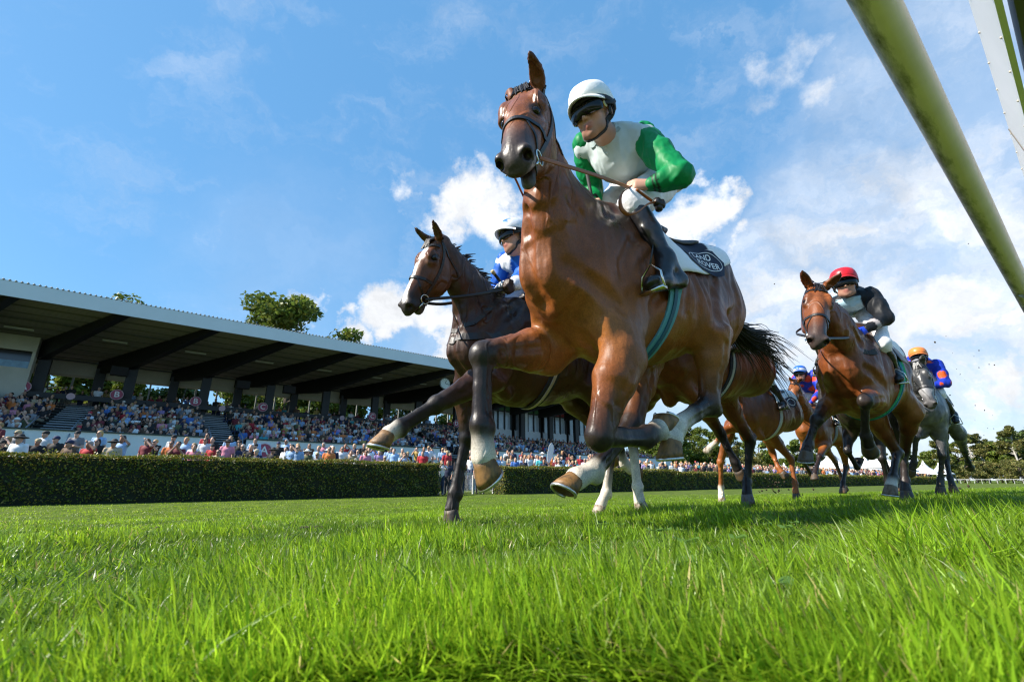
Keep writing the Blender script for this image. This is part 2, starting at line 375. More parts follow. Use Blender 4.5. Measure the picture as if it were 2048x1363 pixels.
# ------------------------------------------------------------------ grass: single blades, longer near the rail
def grass_mat():
    m = bpy.data.materials.new('grass_blades'); m.use_nodes = True; N = m.node_tree.nodes; K = m.node_tree.links.new; b = N['Principled BSDF']
    s = N.new('ShaderNodeVertexColor'); s.layer_name = 'coat'; K(s.outputs[0], b.inputs['Base Color']); b.inputs['Roughness'].default_value = .38; b.inputs['Specular IOR Level'].default_value = .42
    tr = N.new('ShaderNodeBsdfTranslucent'); hs = N.new('ShaderNodeHueSaturation'); hs.inputs['Value'].default_value = 1.5; hs.inputs['Hue'].default_value = .49; K(s.outputs[0], hs.inputs['Color']); K(hs.outputs[0], tr.inputs[0])
    mx = N.new('ShaderNodeMixShader'); mx.inputs[0].default_value = .48; K(b.outputs[0], mx.inputs[1]); K(tr.outputs[0], mx.inputs[2]); K(mx.outputs[0], N['Material Output'].inputs[0]); return m
DIVOTS = []
_dr = random.Random(31)
for _px, _py, _dp in ((905, 1030, 3.4), (1198, 1030, 3.9), (1280, 1012, 4.3), (1445, 1003, 5.6), (1495, 1003, 4.7), (1600, 995, 6), (1700, 996, 5), (1780, 990, 4.6), (1545, 992, 5.3), (1100, 1045, 3.0), (1000, 1050, 2.8), (1350, 1030, 3.6), (620, 1060, 3.2), (430, 1075, 3.0), (760, 1040, 3.6), (1600, 1030, 3.4), (300, 1045, 3.8)):
    _w = W(_px, _py, _dp); DIVOTS.append((float(_w[0]), float(_w[1]), _dr.uniform(.07, .14)))
def build_grass(ntot=460000):
    # sample points in a wide wedge in front of the camera, density falling with distance
    rg = np.random.default_rng(3); d = np.exp(rg.uniform(np.log(.40), np.log(24.0), ntot * 2)); az = rg.uniform(R(-62), R(62), ntot * 2)
    x = d * np.sin(az); y = d * np.cos(az); b = x * NRM[0] + y * NRM[1]; ok = (b > -3.0) & (b < 19.2) & (d > .42); x, y, d, b = x[ok][:ntot], y[ok][:ntot], d[ok][:ntot], b[ok][:ntot]; n = len(x)
    cl = np.sin(x * 3.1 + 1.7 * np.sin(y * 2.3)) * np.sin(y * 2.9 + 1.3 * np.sin(x * 1.9 + 1)); cl2 = np.sin(x * 9.3 + 2 * np.sin(y * 7)) * np.sin(y * 8.1 + 1)
    L = np.interp(b, [-3, -.6, 0, .5, 1.2, 3, 8, 20], [.19, .16, .105, .082, .064, .048, .038, .034]) * (1 + .42 * cl + .26 * cl2) * rg.uniform(.45, 1.3, n)
    L = np.minimum(L, .07 + .17 * np.clip(d - .3, 0, 1.0)); tall = rg.random(n) < .008; L[tall] *= 1.4
    wd = np.clip(.0035 + .0004 * d, .0025, .011) * rg.uniform(.7, 1.45, n); wd *= np.where(d < 1.1, .8, 1.0)
    ph = rg.uniform(0, 2 * np.pi, n); la = 2.4 + 1.6 * cl + 1.3 * rg.normal(size=n) + 1.2 * cl2; lean = np.clip(rg.uniform(.15, 1.2, n) ** 1.1 + .35 * np.clip(-cl, 0, 1), .1, 1.5)
    for (dx, dy, dr) in DIVOTS: q_ = (x - dx) ** 2 + (y - dy) ** 2; m_ = q_ < dr * dr; L[m_] *= .25; m_ = q_ < (1.8 * dr) ** 2; lean[m_] = np.clip(lean[m_] + .5, 0, 1.6)
    z = gz(x, y) - .004; ld = np.stack([np.cos(la), np.sin(la), 0 * la], -1); sd = np.stack([np.cos(ph), np.sin(ph), 0 * ph], -1)
    P = np.stack([x, y, z], -1); rows = []
    for t, w in ((0, 1.0), (.4, .95), (.75, .65), (1.0, .06)):
        c = P + np.array([0, 0, 1.0]) * (L * (t - .42 * lean * t * t))[:, None] + ld * (L * lean * .95 * t ** 1.7)[:, None]
        rows += [c - sd * (wd * w / 2)[:, None], c + sd * (wd * w / 2)[:, None]]
    V = np.stack(rows, 1).reshape(-1, 3); base = np.arange(n)[:, None] * 8; F = np.concatenate([base + np.array(q) for q in ((0, 1, 3, 2), (2, 3, 5, 4), (4, 5, 7, 6))])
    g0 = np.array((.185, .325, .014)); g1 = np.array((.27, .42, .026)); g2 = np.array((.085, .21, .010)); u = np.clip(.5 + .35 * cl + .25 * rg.normal(size=n), 0, 1)[:, None]
    c = g2 * (1 - u) + g1 * u; c = c * .55 + g0 * .45; dry = (rg.random(n) < .03) & ~tall; c[dry] = np.array((.42, .36, .13)) * rg.uniform(.7, 1.2, (dry.sum(), 1)); c *= rg.uniform(.75, 1.25, (n, 1))
    pat = np.sin(x * .9 + 1.2 * np.sin(y * .7 + 2)) * np.sin(y * 1.1 + 1.5 * np.sin(x * .6)); pt = np.clip(pat * .9 + .25 * rg.normal(size=n), -1, 1)[:, None]; c = c * (1 + .22 * pt) * np.array((1, 1, 1)) + np.clip(pt, 0, 1) * np.array((.03, .016, .003)); c *= rg.uniform(.45, 1.16, (n, 1)) * (1 + .28 * np.clip(cl + .5 * cl2, -1, 1))[:, None]  # low clumps coloured darker, imitating shade between the tufts
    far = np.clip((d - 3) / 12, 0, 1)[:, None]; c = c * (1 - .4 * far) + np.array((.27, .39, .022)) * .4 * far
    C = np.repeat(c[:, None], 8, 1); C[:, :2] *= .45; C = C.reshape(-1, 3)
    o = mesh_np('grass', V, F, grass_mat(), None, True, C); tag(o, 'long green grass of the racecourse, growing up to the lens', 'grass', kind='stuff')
    # broad weed leaves near the rail
build_grass()
def build_clover():
    rg = random.Random(5); mb = MB()
    for i in range(46):
        d = rg.uniform(.6, 2.2); az = R(rg.uniform(5, 52)); x, y = d * math.sin(az), d * math.cos(az); z = float(gz(x, y)) + rg.uniform(.03, .075); r = rg.uniform(.010, .020)
        for k in range(3):
            a = k * 2.094 + rg.uniform(0, 1); c = np.array((x + math.cos(a) * r, y + math.sin(a) * r, z)); u = np.array((math.cos(a), math.sin(a), .25)); v = np.array((-math.sin(a), math.cos(a), rg.uniform(-.2, .2)))
            mb.add([c + u * r * math.cos(t) + v * r * .8 * math.sin(t) + np.array((0, 0, .1 * r * math.cos(2 * t))) for t in np.linspace(0, 2 * math.pi, 9)[:-1]], [tuple(range(8))])
        mb.tube([(x, y, z - .07), (x, y, z)], .0012, 4)
    tag(mb.build('clover_leaves', mat('clover', (.10, .20, .035), .5, trans=.35)), 'small pale clover leaves scattered through the grass', 'clover', kind='stuff')
build_clover()
def build_soil():
    rg = random.Random(77); mb = MB()
    for dx, dy, dr in DIVOTS:
        for _ in range(22):
            a = rg.uniform(0, 6.283); r = dr * rg.uniform(0, 1.25); x, y = dx + r * math.cos(a), dy + r * math.sin(a); s = rg.uniform(.010, .028); mb.lathe([(.2 * s, -.4 * s), (s * rg.uniform(.7, 1), 0), (.75 * s * rg.uniform(.6, 1), .45 * s), (.15 * s, .75 * s)], (x, y, float(gz(x, y)) + .006), (nrm((1, rg.uniform(-.5, .5), .2)), np.array((0, 1., .1)), np.array((rg.uniform(-.4, .4), 0, 1.))), 7)
    tag(mb.build('turned_soil', mat('torn_soil', (.055, .038, .020), .95, var=.5, vscale=40), None, True), 'dark soil torn open by hooves in the turf', 'soil', kind='stuff')
build_soil()
# ------------------------------------------------------------------ leaves
def leaf_mat(name, a, b, trans=.35, rough=.45, spec=.4):
    m = bpy.data.materials.new(name); m.use_nodes = True; N = m.node_tree.nodes; K = m.node_tree.links.new; p = N['Principled BSDF']; s = N.new('ShaderNodeVertexColor'); s.layer_name = 'coat'
    K(s.outputs[0], p.inputs['Base Color']); p.inputs['Roughness'].default_value = rough; p.inputs['Specular IOR Level'].default_value = spec; tr = N.new('ShaderNodeBsdfTranslucent'); K(s.outputs[0], tr.inputs[0]); mx = N.new('ShaderNodeMixShader'); mx.inputs[0].default_value = trans
    K(p.outputs[0], mx.inputs[1]); K(tr.outputs[0], mx.inputs[2]); K(mx.outputs[0], N['Material Output'].inputs[0]); return m
LEAF = leaf_mat('leaf', 0, 0)
def leaves(P, size, rg, cols, up=.25, asp=.62):
    n = len(P); nrmv = rg.normal(size=(n, 3)); nrmv[:, 2] = np.abs(nrmv[:, 2]) + up; nrmv /= np.linalg.norm(nrmv, axis=1)[:, None]; t = np.cross(nrmv, rg.normal(size=(n, 3))); t /= np.linalg.norm(t, axis=1)[:, None]; b = np.cross(nrmv, t)
    s = (size * rg.uniform(.6, 1.35, n))[:, None] if np.isscalar(size) else (size * rg.uniform(.6, 1.35, n))[:, None]
    V = np.stack([P - t * s * .5, P + b * s * asp * .5, P + t * s * .5, P - b * s * asp * .5], 1).reshape(-1, 3); F = np.arange(4 * n).reshape(-1, 4)
    k = rg.integers(0, len(cols), n); C = np.repeat(np.array(cols)[k] * rg.uniform(.7, 1.3, (n, 1)), 4, 0); return V, F, C
# ------------------------------------------------------------------ hedges
HEDGEC = [(.11, .15, .018), (.14, .18, .022), (.085, .12, .014), (.22, .22, .03), (.18, .19, .024), (.32, .23, .04)]
def hedge(a0, a1, h, n0, dep, size, dens, label, lit_top=0.15, h1=None):
    rg = np.random.default_rng(int(abs(a0) * 13 + 5)); root = empty('hedge', tn((a0 + a1) / 2, n0 + dep / 2, 0), label=label, cat='hedge', group='clipped hedges along the course'); o = np.array(root.location); h1 = h if h1 is None else h1
    L = a1 - a0
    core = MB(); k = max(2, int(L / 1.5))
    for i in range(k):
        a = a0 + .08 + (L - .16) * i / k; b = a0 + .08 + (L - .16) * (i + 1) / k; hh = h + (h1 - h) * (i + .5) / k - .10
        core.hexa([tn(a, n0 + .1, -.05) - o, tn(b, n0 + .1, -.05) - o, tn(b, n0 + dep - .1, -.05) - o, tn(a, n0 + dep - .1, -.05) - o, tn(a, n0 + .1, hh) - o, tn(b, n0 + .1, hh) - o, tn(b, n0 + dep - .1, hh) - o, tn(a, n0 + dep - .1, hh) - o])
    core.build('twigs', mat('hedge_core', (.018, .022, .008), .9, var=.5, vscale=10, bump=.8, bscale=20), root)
    def face(cnt, fn): u = rg.random(cnt); v = rg.random(cnt); return fn(u, v)
    pts = []
    wob = lambda a, z: .05 * np.sin(a * 2.1) * np.sin(z * 5 + a) + .03 * np.sin(a * 7 + z * 9)
    cnt = int(L * h * dens); a = rg.uniform(a0, a1, cnt); z = rg.uniform(0.02, 1, cnt) ** .85; hh = h + (h1 - h) * (a - a0) / L; z = z * hh; b = n0 + rg.exponential(.035, cnt) - .02 + wob(a, z); pts.append((a, b, z))
    cnt = int(L * dep * dens * 1.2); a = rg.uniform(a0, a1, cnt); b = n0 + rg.uniform(0, dep, cnt); hh = h + (h1 - h) * (a - a0) / L; z = hh - rg.exponential(.03, cnt) + .05 * np.sin(a * 3.3 + b * 4) * np.sin(b * 6 + a) + .03 * np.sin(a * 1.1) + .02 + np.where((rg.random(cnt) < .10) & (np.sin(a * 4.7) > .1), rg.uniform(0, .17, cnt), 0); pts.append((a, b, z)); ntop = cnt
    for e in (a0, a1):
        cnt = int(dep * h * dens); b = n0 + rg.uniform(0, dep, cnt); z = rg.random(cnt) * h; a = e + (1 if e == a0 else -1) * rg.exponential(.035, cnt); pts.append((a, b, z))
    A, Bb, Z = [np.concatenate(q) for q in zip(*pts)]; thin = (np.sin(A * 2.7 + 3 * np.sin(Z * 4)) * np.sin(Z * 6.1 + A * 1.3) > .45) & (Z < h - .25) & (rg.random(len(A)) < .55); A, Bb, Z = A[~thin], Bb[~thin], Z[~thin]; pb = np.sin(A * 1.9 + 2 * np.sin(Z * 3 + A * .4)) > .72; P = A[:, None] * T + Bb[:, None] * NRM; P[:, 2] = Z
    V, F, C = leaves(P - o, size, rg, HEDGEC, .15); br_ = np.repeat(pb & (rg.random(len(Z)) < .5), 4); C[br_] = C[br_] * .35 + np.array((.20, .135, .035)) * .65; top = np.repeat((Z > h - .2) & (rg.random(len(Z)) < lit_top + .25), 4); C[top] = C[top] * .4 + np.array((.17, .165, .026)) * .6  # top leaves yellowed to imitate sun on the hedge top
    mesh_np('foliage', V, F, LEAF, root, False, C)
hedge(-9, 11.2, 1.46, 19.7, 1.0, .075, 620, 'longest dark clipped hedge along the track, left of the gap')
hedge(14.9, 30.6, 1.40, 19.7, 1.0, .085, 460, 'clipped hedge right of the gap with yellow sunlight coloured into its top leaves', .4)
hedge(30.9, 58, 1.30, 20.1, 1.1, .11, 230, 'clipped hedge section set back beyond the second one', .3, 1.25)
hedge(58.4, 120, 1.25, 20.4, 1.2, .16, 90, 'farthest clipped hedge section under the white tents', .2, 1.2)
# ------------------------------------------------------------------ trees
def tree_mesh(seed, H, Rc, z0, nleaf, size, cols, kind='broad'):
    rg = np.random.default_rng(seed); rr = random.Random(seed); tm = MB(); tips = []
    tm.tube([(0, 0, -.2), (rr.uniform(-.2, .2), rr.uniform(-.2, .2), H * .25), (rr.uniform(-.4, .4), rr.uniform(-.4, .4), H * .55), (rr.uniform(-.5, .5), rr.uniform(-.5, .5), H * .88)], [H * .022, H * .017, H * .011, H * .003], 8)
    if kind == 'broad':
        for i in range(26):
            z = rr.uniform(z0, H * .86); a = rr.uniform(0, 6.283); t = (z - z0) / (H - z0); ln = Rc * (1.05 - .75 * abs(t - .35) ** 1.1) * rr.uniform(.65, 1.05); e = np.array((math.cos(a) * ln, math.sin(a) * ln, z + ln * rr.uniform(.15, .55)))
            e[2] = min(e[2], H * 1.0); m_ = np.array((math.cos(a) * ln * .5, math.sin(a) * ln * .5, z + ln * .12)); tm.tube([(0, 0, z - .4), m_, e], [H * .006, H * .004, H * .001], 5, cap=False); tips += [e, m_ * .3 + e * .7, m_ + np.array((0, 0, .4))]
        tips += [np.array((0, 0, H * .95)), np.array((Rc * .2, 0, H * .9))]
        ce = np.array(tips); k = rg.integers(0, len(ce), nleaf); rad = Rc * rg.uniform(.14, .34, len(ce)); v = rg.normal(size=(nleaf, 3)); v /= np.linalg.norm(v, axis=1)[:, None]; P = ce[k] + v * (rad[k] * rg.uniform(.3, 1.0, nleaf) ** .6)[:, None] * np.array((1, 1, .72))
        sub = .5 + .5 * np.sin(k * 2.4)
    else:
        t = rg.random(nleaf) ** .75; z = z0 + (H - z0) * t; lay = np.floor(z / .55); a = rg.uniform(0, 6.283, nleaf); r = Rc * (1 - t) * rg.uniform(.1, 1, nleaf) ** .5 * (.75 + .35 * np.sin(a * 5 + lay * 2.1)); P = np.stack([np.cos(a) * r, np.sin(a) * r, z - r * .25], -1); sub = rg.random(nleaf)
    V, F, C = leaves(P, size, rg, cols, .3); C *= (.75 + .5 * np.repeat(sub, 4))[:, None]
    return tm, V, F, C
TREES = {}
def tree_proto(key, *args, trunk=(.06, .045, .03), **kw):
    tm, V, F, C = tree_mesh(*args, **kw); TREES[key] = (tm, V, F, C, trunk, [None, None])
def tree(key, name, a, b, sc, rot, label, group='trees beyond the racecourse', z=0.0, xy=None):
    tm, V, F, C, tc, cache = TREES[key]; p = tn(a, b, z) if xy is None else np.array((xy[0], xy[1], z)); root = empty(name, p, label=label, cat='tree', group=group); root.rotation_euler = (0, 0, rot); root.scale = (sc, sc, sc)
    if cache[0] is None:
        cache[0] = tm.build('trunk', mat('bark_%.2f' % tc[0], tc, .9, var=.4, vscale=6, bump=.6, bscale=15), root, True); cache[1] = mesh_np('crown', V, F, LEAF, root, False, C)
    else:
        for c in cache: k = c.copy(); COL.objects.link(k); k.parent = root
G1 = [(.11, .165, .024), (.14, .19, .028), (.08, .125, .02), (.19, .21, .035)]; G2 = [(.075, .12, .03), (.10, .145, .034), (.06, .09, .026)]; G3 = [(.16, .18, .045), (.20, .20, .055), (.12, .14, .04), (.22, .18, .055)]
tree_proto('lime', 11, 22, 7.0, 5, 17000, .58, G1); tree_proto('oak', 12, 14, 5.2, 1.6, 13000, .62, G1); tree_proto('dark', 13, 15, 4.5, 1.8, 12000, .60, G2); tree_proto('birch', 14, 17, 3.8, 2.0, 11000, .52, G3, trunk=(.42, .40, .36)); tree_proto('fir', 15, 20, 3.4, 3, 6000, .34, [(.016, .035, .012), (.022, .045, .014)], kind='fir')
tree_proto('shrub', 16, 6, 3.6, .4, 5000, .36, G3)
tree('lime', 'lime_tree', 13.2, 65, 1.16, .4, 'tall leafy lime tree rising over the middle of the stand roof'); tree('lime', 'lime_tree', -3.4, 66, .92, 2.1, 'treetop just showing over the left part of the stand roof')
tree('fir', 'fir_tree', 42.2, 72, 1.17, .3, 'slim dark fir tip standing over the right end of the stand roof')
for i, (a, b, k, s) in enumerate(((-13, 56, 'oak', .82), (-8, 58, 'oak', .86), (-3, 57, 'oak', .84), (2, 58, 'dark', .80), (7, 57, 'oak', .85), (12, 58, 'oak', .82), (17, 57, 'oak', .84), (22, 58, 'oak', .82), (28, 58, 'dark', .76), (34, 58, 'oak', .8), (41, 60, 'oak', .8))):
    tree(k, 'oak_tree' if k == 'oak' else 'leafy_tree', a, b, s, i * 1.3, ['yellow-green tree seen through the openings behind the stand seats', 'darker tree seen through the openings behind the stand seats'][k == 'dark'], group='trees behind the stand')
for i, (px, dep, k, s) in enumerate(((1310, 120, 'oak', .95), (1345, 112, 'oak', 1.05), (1385, 118, 'lime', .66), (1420, 125, 'oak', 1.0), (1475, 120, 'birch', .75), (1520, 125, 'oak', .9), (1600, 135, 'oak', .9), (1650, 140, 'dark', .8), (1500, 118, 'shrub', 1.2))):
    p = W(px, 930, dep); tree(k, 'birch_tree' if k == 'birch' else ('shrub' if k == 'shrub' else 'leafy_tree'), 0, 0, s, i * 1.7, ['round green tree left of the hind hoof, behind the far crowd', 'bright green tree between the leader\'s hind legs, behind the far crowd', 'tallest green tree behind the far crowd, right of the stand end', 'green tree behind the legs of the third horse', 'yellowish birch behind the fourth horse', 'green tree between the fourth horse\'s legs', 'green tree behind the red bay\'s chest', 'dark green tree behind the white tents', 'low yellow bush behind the chestnut forelegs'][i], xy=(p[0], p[1]))
WOOD = ((1895, 120, 'birch', .80), (1925, 128, 'oak', .95), (1950, 124, 'birch', .98), (1975, 132, 'birch', 1.0), (2000, 140, 'dark', 1.0), (2022, 128, 'oak', 1.1), (2045, 118, 'birch', 1.05), (2075, 120, 'dark', 1.1), (2110, 122, 'birch', 1.1), (1880, 132, 'oak', .8), (1910, 142, 'dark', .85), (1990, 150, 'birch', 1.0), (2060, 140, 'oak', 1.15), (2150, 120, 'oak', 1.1), (1935, 118, 'shrub', .9), (1965, 119, 'shrub', 1.0), (2010, 117, 'shrub', 1.1), (2040, 112, 'shrub', 1.0), (1860, 140, 'oak', .8), (1820, 150, 'dark', .85), (1780, 150, 'oak', .8), (1740, 150, 'oak', .85))
for i, (px, dep, k, s) in enumerate(WOOD):
    p = W(px, 945, dep); tree(k, dict(birch='birch_tree', oak='oak_tree', dark='dark_tree', shrub='shrub')[k], 0, 0, s * .84, i * 2.3, dict(birch='pale-stemmed birch at the edge of the far wood', oak='broad green tree in the far wood right of the grey horse', dark='dark green tree in the far wood', shrub='brownish bush at the foot of the far wood')[k], group={'birch': 'birches of the far wood', 'oak': 'broad trees of the far wood', 'dark': 'dark trees of the far wood', 'shrub': 'bushes below the far wood'}[k], xy=(p[0], p[1]))
# ------------------------------------------------------------------ running rail over the lens, white board
def rail_mat():
    m = mat('mossy_rail', (.86, .74, .82), .42, var=.12, vscale=5); N = m.node_tree.nodes; K = m.node_tree.links.new; b = N['Principled BSDF']; src = b.inputs['Base Color'].links[0].from_socket  # base colour tinted lilac to cancel green light bounced off the grass
    tc = N.new('ShaderNodeTexCoord'); mp = N.new('ShaderNodeMapping'); mp.inputs['Scale'].default_value = (9, 34, 34); K(tc.outputs['Object'], mp.inputs[0]); n = N.new('ShaderNodeTexNoise'); n.inputs['Scale'].default_value = 1.0; n.inputs['Detail'].default_value = 7; n.inputs['Roughness'].default_value = .7; K(mp.outputs[0], n.inputs[0])
    sp = N.new('ShaderNodeSeparateXYZ'); K(tc.outputs['Object'], sp.inputs[0])
    mr = N.new('ShaderNodeMapRange'); mr.inputs[1].default_value = .030; mr.inputs[2].default_value = -.020; K(sp.outputs['Z'], mr.inputs[0])     # algae gather on the lower half
    mr2 = N.new('ShaderNodeMapRange'); mr2.inputs[1].default_value = -.022; mr2.inputs[2].default_value = .020; K(sp.outputs['Y'], mr2.inputs[0])
    ad = N.new('ShaderNodeMath'); ad.operation = 'ADD'; K(n.outputs['Fac'], ad.inputs[0]); ml = N.new('ShaderNodeMath'); ml.operation = 'MULTIPLY'; ml.inputs[1].default_value = .42; K(mr2.outputs[0], ml.inputs[0]); K(ml.outputs[0], ad.inputs[1])
    r2 = N.new('ShaderNodeMapRange'); r2.inputs[1].default_value = .76; r2.inputs[2].default_value = 1.10; K(ad.outputs[0], r2.inputs[0]); m2 = N.new('ShaderNodeMath'); m2.operation = 'MULTIPLY'; K(r2.outputs[0], m2.inputs[0]); K(mr.outputs[0], m2.inputs[1])
    mx = N.new('ShaderNodeMix'); mx.data_type = 'RGBA'; K(m2.outputs[0], mx.inputs[0]); K(src, mx.inputs[6]); mx.inputs[7].default_value = (.10, .11, .025, 1); K(mx.outputs[2], b.inputs['Base Color']); return m
TR_AX = np.stack([T, NRM, np.array((0, 0, 1.))])
def build_rail():
    root = empty('running_rail', tn(0, .088, 1.70), TR_AX.T, label='white plastic running rail streaked with green algae, passing over the lens', cat='rail')
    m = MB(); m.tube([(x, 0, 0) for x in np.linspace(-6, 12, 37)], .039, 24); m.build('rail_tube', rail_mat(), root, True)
    for x in (-4.6, 3.6, 8.2):
        p = MB(); p.tube([(x, 0, -.02), (x, -.10, -.12), (x, -.20, -.40), (x, -.22, -1.35)], .028, 12); p.build('post', mat('rail_white', (.62, .64, .60), .4), root, True)
    r2 = empty('white_board', tn(0, -.060, 1.86), TR_AX.T, label='riveted white metal board fixed above the rail at the top right', cat='board')
    m = MB(); ax = np.array((1., 0, 0)); d = nrm((0, -.030, -.20)); k = np.cross(ax, d); m.box((2.0, -.005, -.06), (12, .185, .012), (ax, d, k)); bd = m
    rv = bd
    for x in np.arange(-1.5, 6, .155):
        for e in (-.08, .0, .08):
            if e == 0 and int(x * 10) % 3: continue
            rv.lathe([(.0035, -.001), (.003, .002), (.001, .003)], np.array((x, -.005, -.06)) + d * e + k * (.0065 if k[1] > 0 else -.0065) * (1), (ax, d, k if k[1] > 0 else -k), 8, 1)
    rv.build('board', [mat('white_enamel', (.80, .80, .78), .35, var=.06, vscale=3), mat('rivet', (.45, .42, .36), .5)], r2)
    for x in (.62, 2.2, 3.8): s = MB(); s.box(np.array((x, -.005, -.06)) + k * (.007 if k[1] > 0 else -.007), (.004, .18, .003), (ax, d, k)); s.build('seam', mat('seam_dark', (.12, .11, .10), .7), r2)
    b2 = MB(); b2.box((2.0, -.055, -.10), (12, .03, .10)); b2.build('back_profile', mat('grey_profile', (.09, .085, .09), .5, var=.2, vscale=4), r2)
    b3 = MB(); b3.box((2.0, -.115, -.06), (12, .05, .16)); b3.build('outer_profile', mat('pale_profile', (.45, .50, .50), .4), r2)
build_rail()
# ------------------------------------------------------------------ grandstand (frame: x along the track, y away from it)
def build_stand():
    root = empty('grandstand', tn(0, 34, 0), TR_AX.T, label='long covered grandstand with a cantilevered roof on black beams and white front wall', cat='grandstand')
    A0, A1, BAY_ = -34.0, 48.4, 4.61; ZR = 10.0; beams = [-2.3 + BAY_ * i for i in range(-7, 12)]; BACK = 12.6; SH, DR = -.50, .075
    blk = mat('black_steel', (.009, .009, .010), .5, var=.3, vscale=2); white = mat('stand_white', (.68, .71, .74), .7, var=.10, vscale=.7, bump=.1, bscale=4); cream = mat('stand_cream', (.55, .53, .46), .8, var=.12, vscale=.8)
    conc = mat('stand_concrete', (.075, .075, .075), .9, var=.3, vscale=1.5)
    # roof: sheet, ribs underneath, fascia with its corrugated rim
    zr = lambda y: ZR - DR * y
    def slab(mb, y0, y1, z0, z1): mb.hexa([(A0, y0, zr(y0) + z0), (A1, y0, zr(y0) + z0), (A1, y1, zr(y1) + z0), (A0, y1, zr(y1) + z0), (A0, y0, zr(y0) + z1), (A1, y0, zr(y0) + z1), (A1, y1, zr(y1) + z1), (A0, y1, zr(y1) + z1)])
    m = MB(); slab(m, 0, BACK + .5, .37, .47); rf = m.build('roof', mat('roof_sheet', (.33, .29, .30), .75, var=.12, vscale=.6, aniso=(.1, 3, 1), bump=.2, bscale=2), root)
    rb = MB()
    for y in np.arange(.9, BACK, 1.25): slab(rb, y - .035, y + .035, .30, .37)
    rb.build('purlins', mat('purlin', (.13, .12, .115), .8), rf)
    cg = MB()
    for y in np.arange(.35, BACK, .21): slab(cg, y - .05, y + .05, .345, .371)
    cg.build('soffit_ribs', mat('roof_sheet2', (.27, .24, .25), .75, var=.15, vscale=.6, aniso=(.1, 3, 1)), rf)
    f = MB(); f.box(((A0 + A1) / 2, -.03, ZR + .42), (A1 - A0, .06, .86)); f.build('fascia', mat('fascia_grey', (.66, .69, .72), .55, var=.06, vscale=.5), rf)
    c = MB(); xs = np.arange(A0, A1, .23)
    for x in xs: c.tube([(x, -.08, ZR + .865), (x, .8, ZR + .865)], .055, 6)
    c.build('corrugated_rim', mat('rim_grey', (.20, .21, .21), .5), rf, True)
    # beams, deep at the column and slim at the tip, with columns
    for x in beams:
        b = MB(); w = .40; sx = lambda y: x + SH * y
        prof = [(0.1, .0, .34), (8.2, -.95, .34), (9.6, -.98, .34), (BACK - .2, -.55, .34)]
        for (y0, l0, u0), (y1_, l1, u1) in zip(prof[:-1], prof[1:]):
            b.hexa([(sx(y0) - w / 2, y0, zr(y0) + l0), (sx(y0) + w / 2, y0, zr(y0) + l0), (sx(y1_) + w / 2, y1_, zr(y1_) + l1), (sx(y1_) - w / 2, y1_, zr(y1_) + l1), (sx(y0) - w / 2, y0, zr(y0) + u0), (sx(y0) + w / 2, y0, zr(y0) + u0), (sx(y1_) + w / 2, y1_, zr(y1_) + u1), (sx(y1_) - w / 2, y1_, zr(y1_) + u1)])
        b.build('beam', blk, root)
        c = MB(); c.box((sx(8.8) + .3, 8.8, (ZR - 1.4 + 2.0) / 2), (.62, .46, ZR - 1.4 - 2.0)); c.build('column', blk, root); c = MB(); c.box((sx(BACK - .5), BACK - .5, (ZR - 1.2) / 2), (.6, .4, ZR - 1.2)); c.build('column', blk, root)
    g_ = MB(); g_.tube([(A0, BACK - .3, zr(BACK) + .18), (A1, BACK - .3, zr(BACK) + .18)], .07, 6); g_.tube([(A0, 4.2, zr(4.2) + .24), (A1, 4.2, zr(4.2) + .24)], .03, 5); g_.build('conduit', mat('conduit', (.10, .10, .10), .6), root)
    for x in beams[4:-1]: l_ = MB(); l_.box((x + BAY_ / 2 - 3.0, 6.2, zr(6.2) + .22), (1.3, .16, .10)); l_.build('strip_light', mat('lamp_case', (.55, .55, .53), .5), root)
    # terrace
    t = MB(); F0 = -2.4
    for i in range(13):
        y = F0 + i * .92; t.box(((A0 + 30) / 2, y + .46, (2.1 + i * .262) / 2), (30 - A0, .92, 2.1 + i * .262))
    t.box(((A0 + 48) / 2, (9.6 + BACK) / 2, 2.62), (48 - A0, BACK - 9.6, 5.24)); 
    for i in range(13): y = F0 + i * .92; t.box((39.2, y + .46, (2.1 + i * .20) / 2), (18.4, .92, 2.1 + i * .20))
    t.build('terrace', conc, root)
    st = MB()
    for i in range(12): y = F0 + .62 + i * .92; st.box(((A0 + 30) / 2, y, 2.1 + i * .262 + .42), (30 - A0, .36, .06))
    st.build('benches', mat('bench_green', (.012, .020, .016), .6), root)
    # front wall with openings for the stairs
    for (xa, xb) in ((A0, 2.6), (4.6, 17.6), (20.4, 30.5), (32.5, 40.0), (41.5, 48)):
        w = MB(); w.box(((xa + xb) / 2, -2.55, 1.5), (xb - xa, .18, 3.0)); w.build('front_wall', white, root); w = MB(); w.box(((xa + xb) / 2, -2.55, 3.04), (xb - xa + .1, .30, .07)); w.build('wall_coping', mat('coping', (.03, .045, .04), .6), root)
    # stairs with pale treads
    for xs_ in (-3.9, 3.6, 19.0, 31.5):
        s = MB()
        for i in range(17): s.box((xs_, F0 + .2 + i * .66, 2.40 + i * .192), (1.5, .34, .06))
        s.build('stair_treads', mat('tread', (.34, .35, .36), .8), root)
        hr = MB(); hr.tube([(xs_ - .8, -3.6, 1.9), (xs_ - .8, -2.4, 3.1), (xs_ - .8, 0, 3.9)], .035, 6); hr.tube([(xs_ + .8, -3.6, 1.9), (xs_ + .8, -2.4, 3.1), (xs_ + .8, 0, 3.9)], .035, 6); hr.build('handrail', mat('handrail_steel', (.18, .22, .26), .4), root, True)
    # back wall: cream band, openings with mullions
    b = MB(); b.box(((A0 + A1) / 2, BACK, 8.85), (A1 - A0, .15, 1.3)); b.box(((A0 + A1) / 2, BACK, 5.6), (A1 - A0, .15, 1.2)); b.build('back_wall', cream, root)
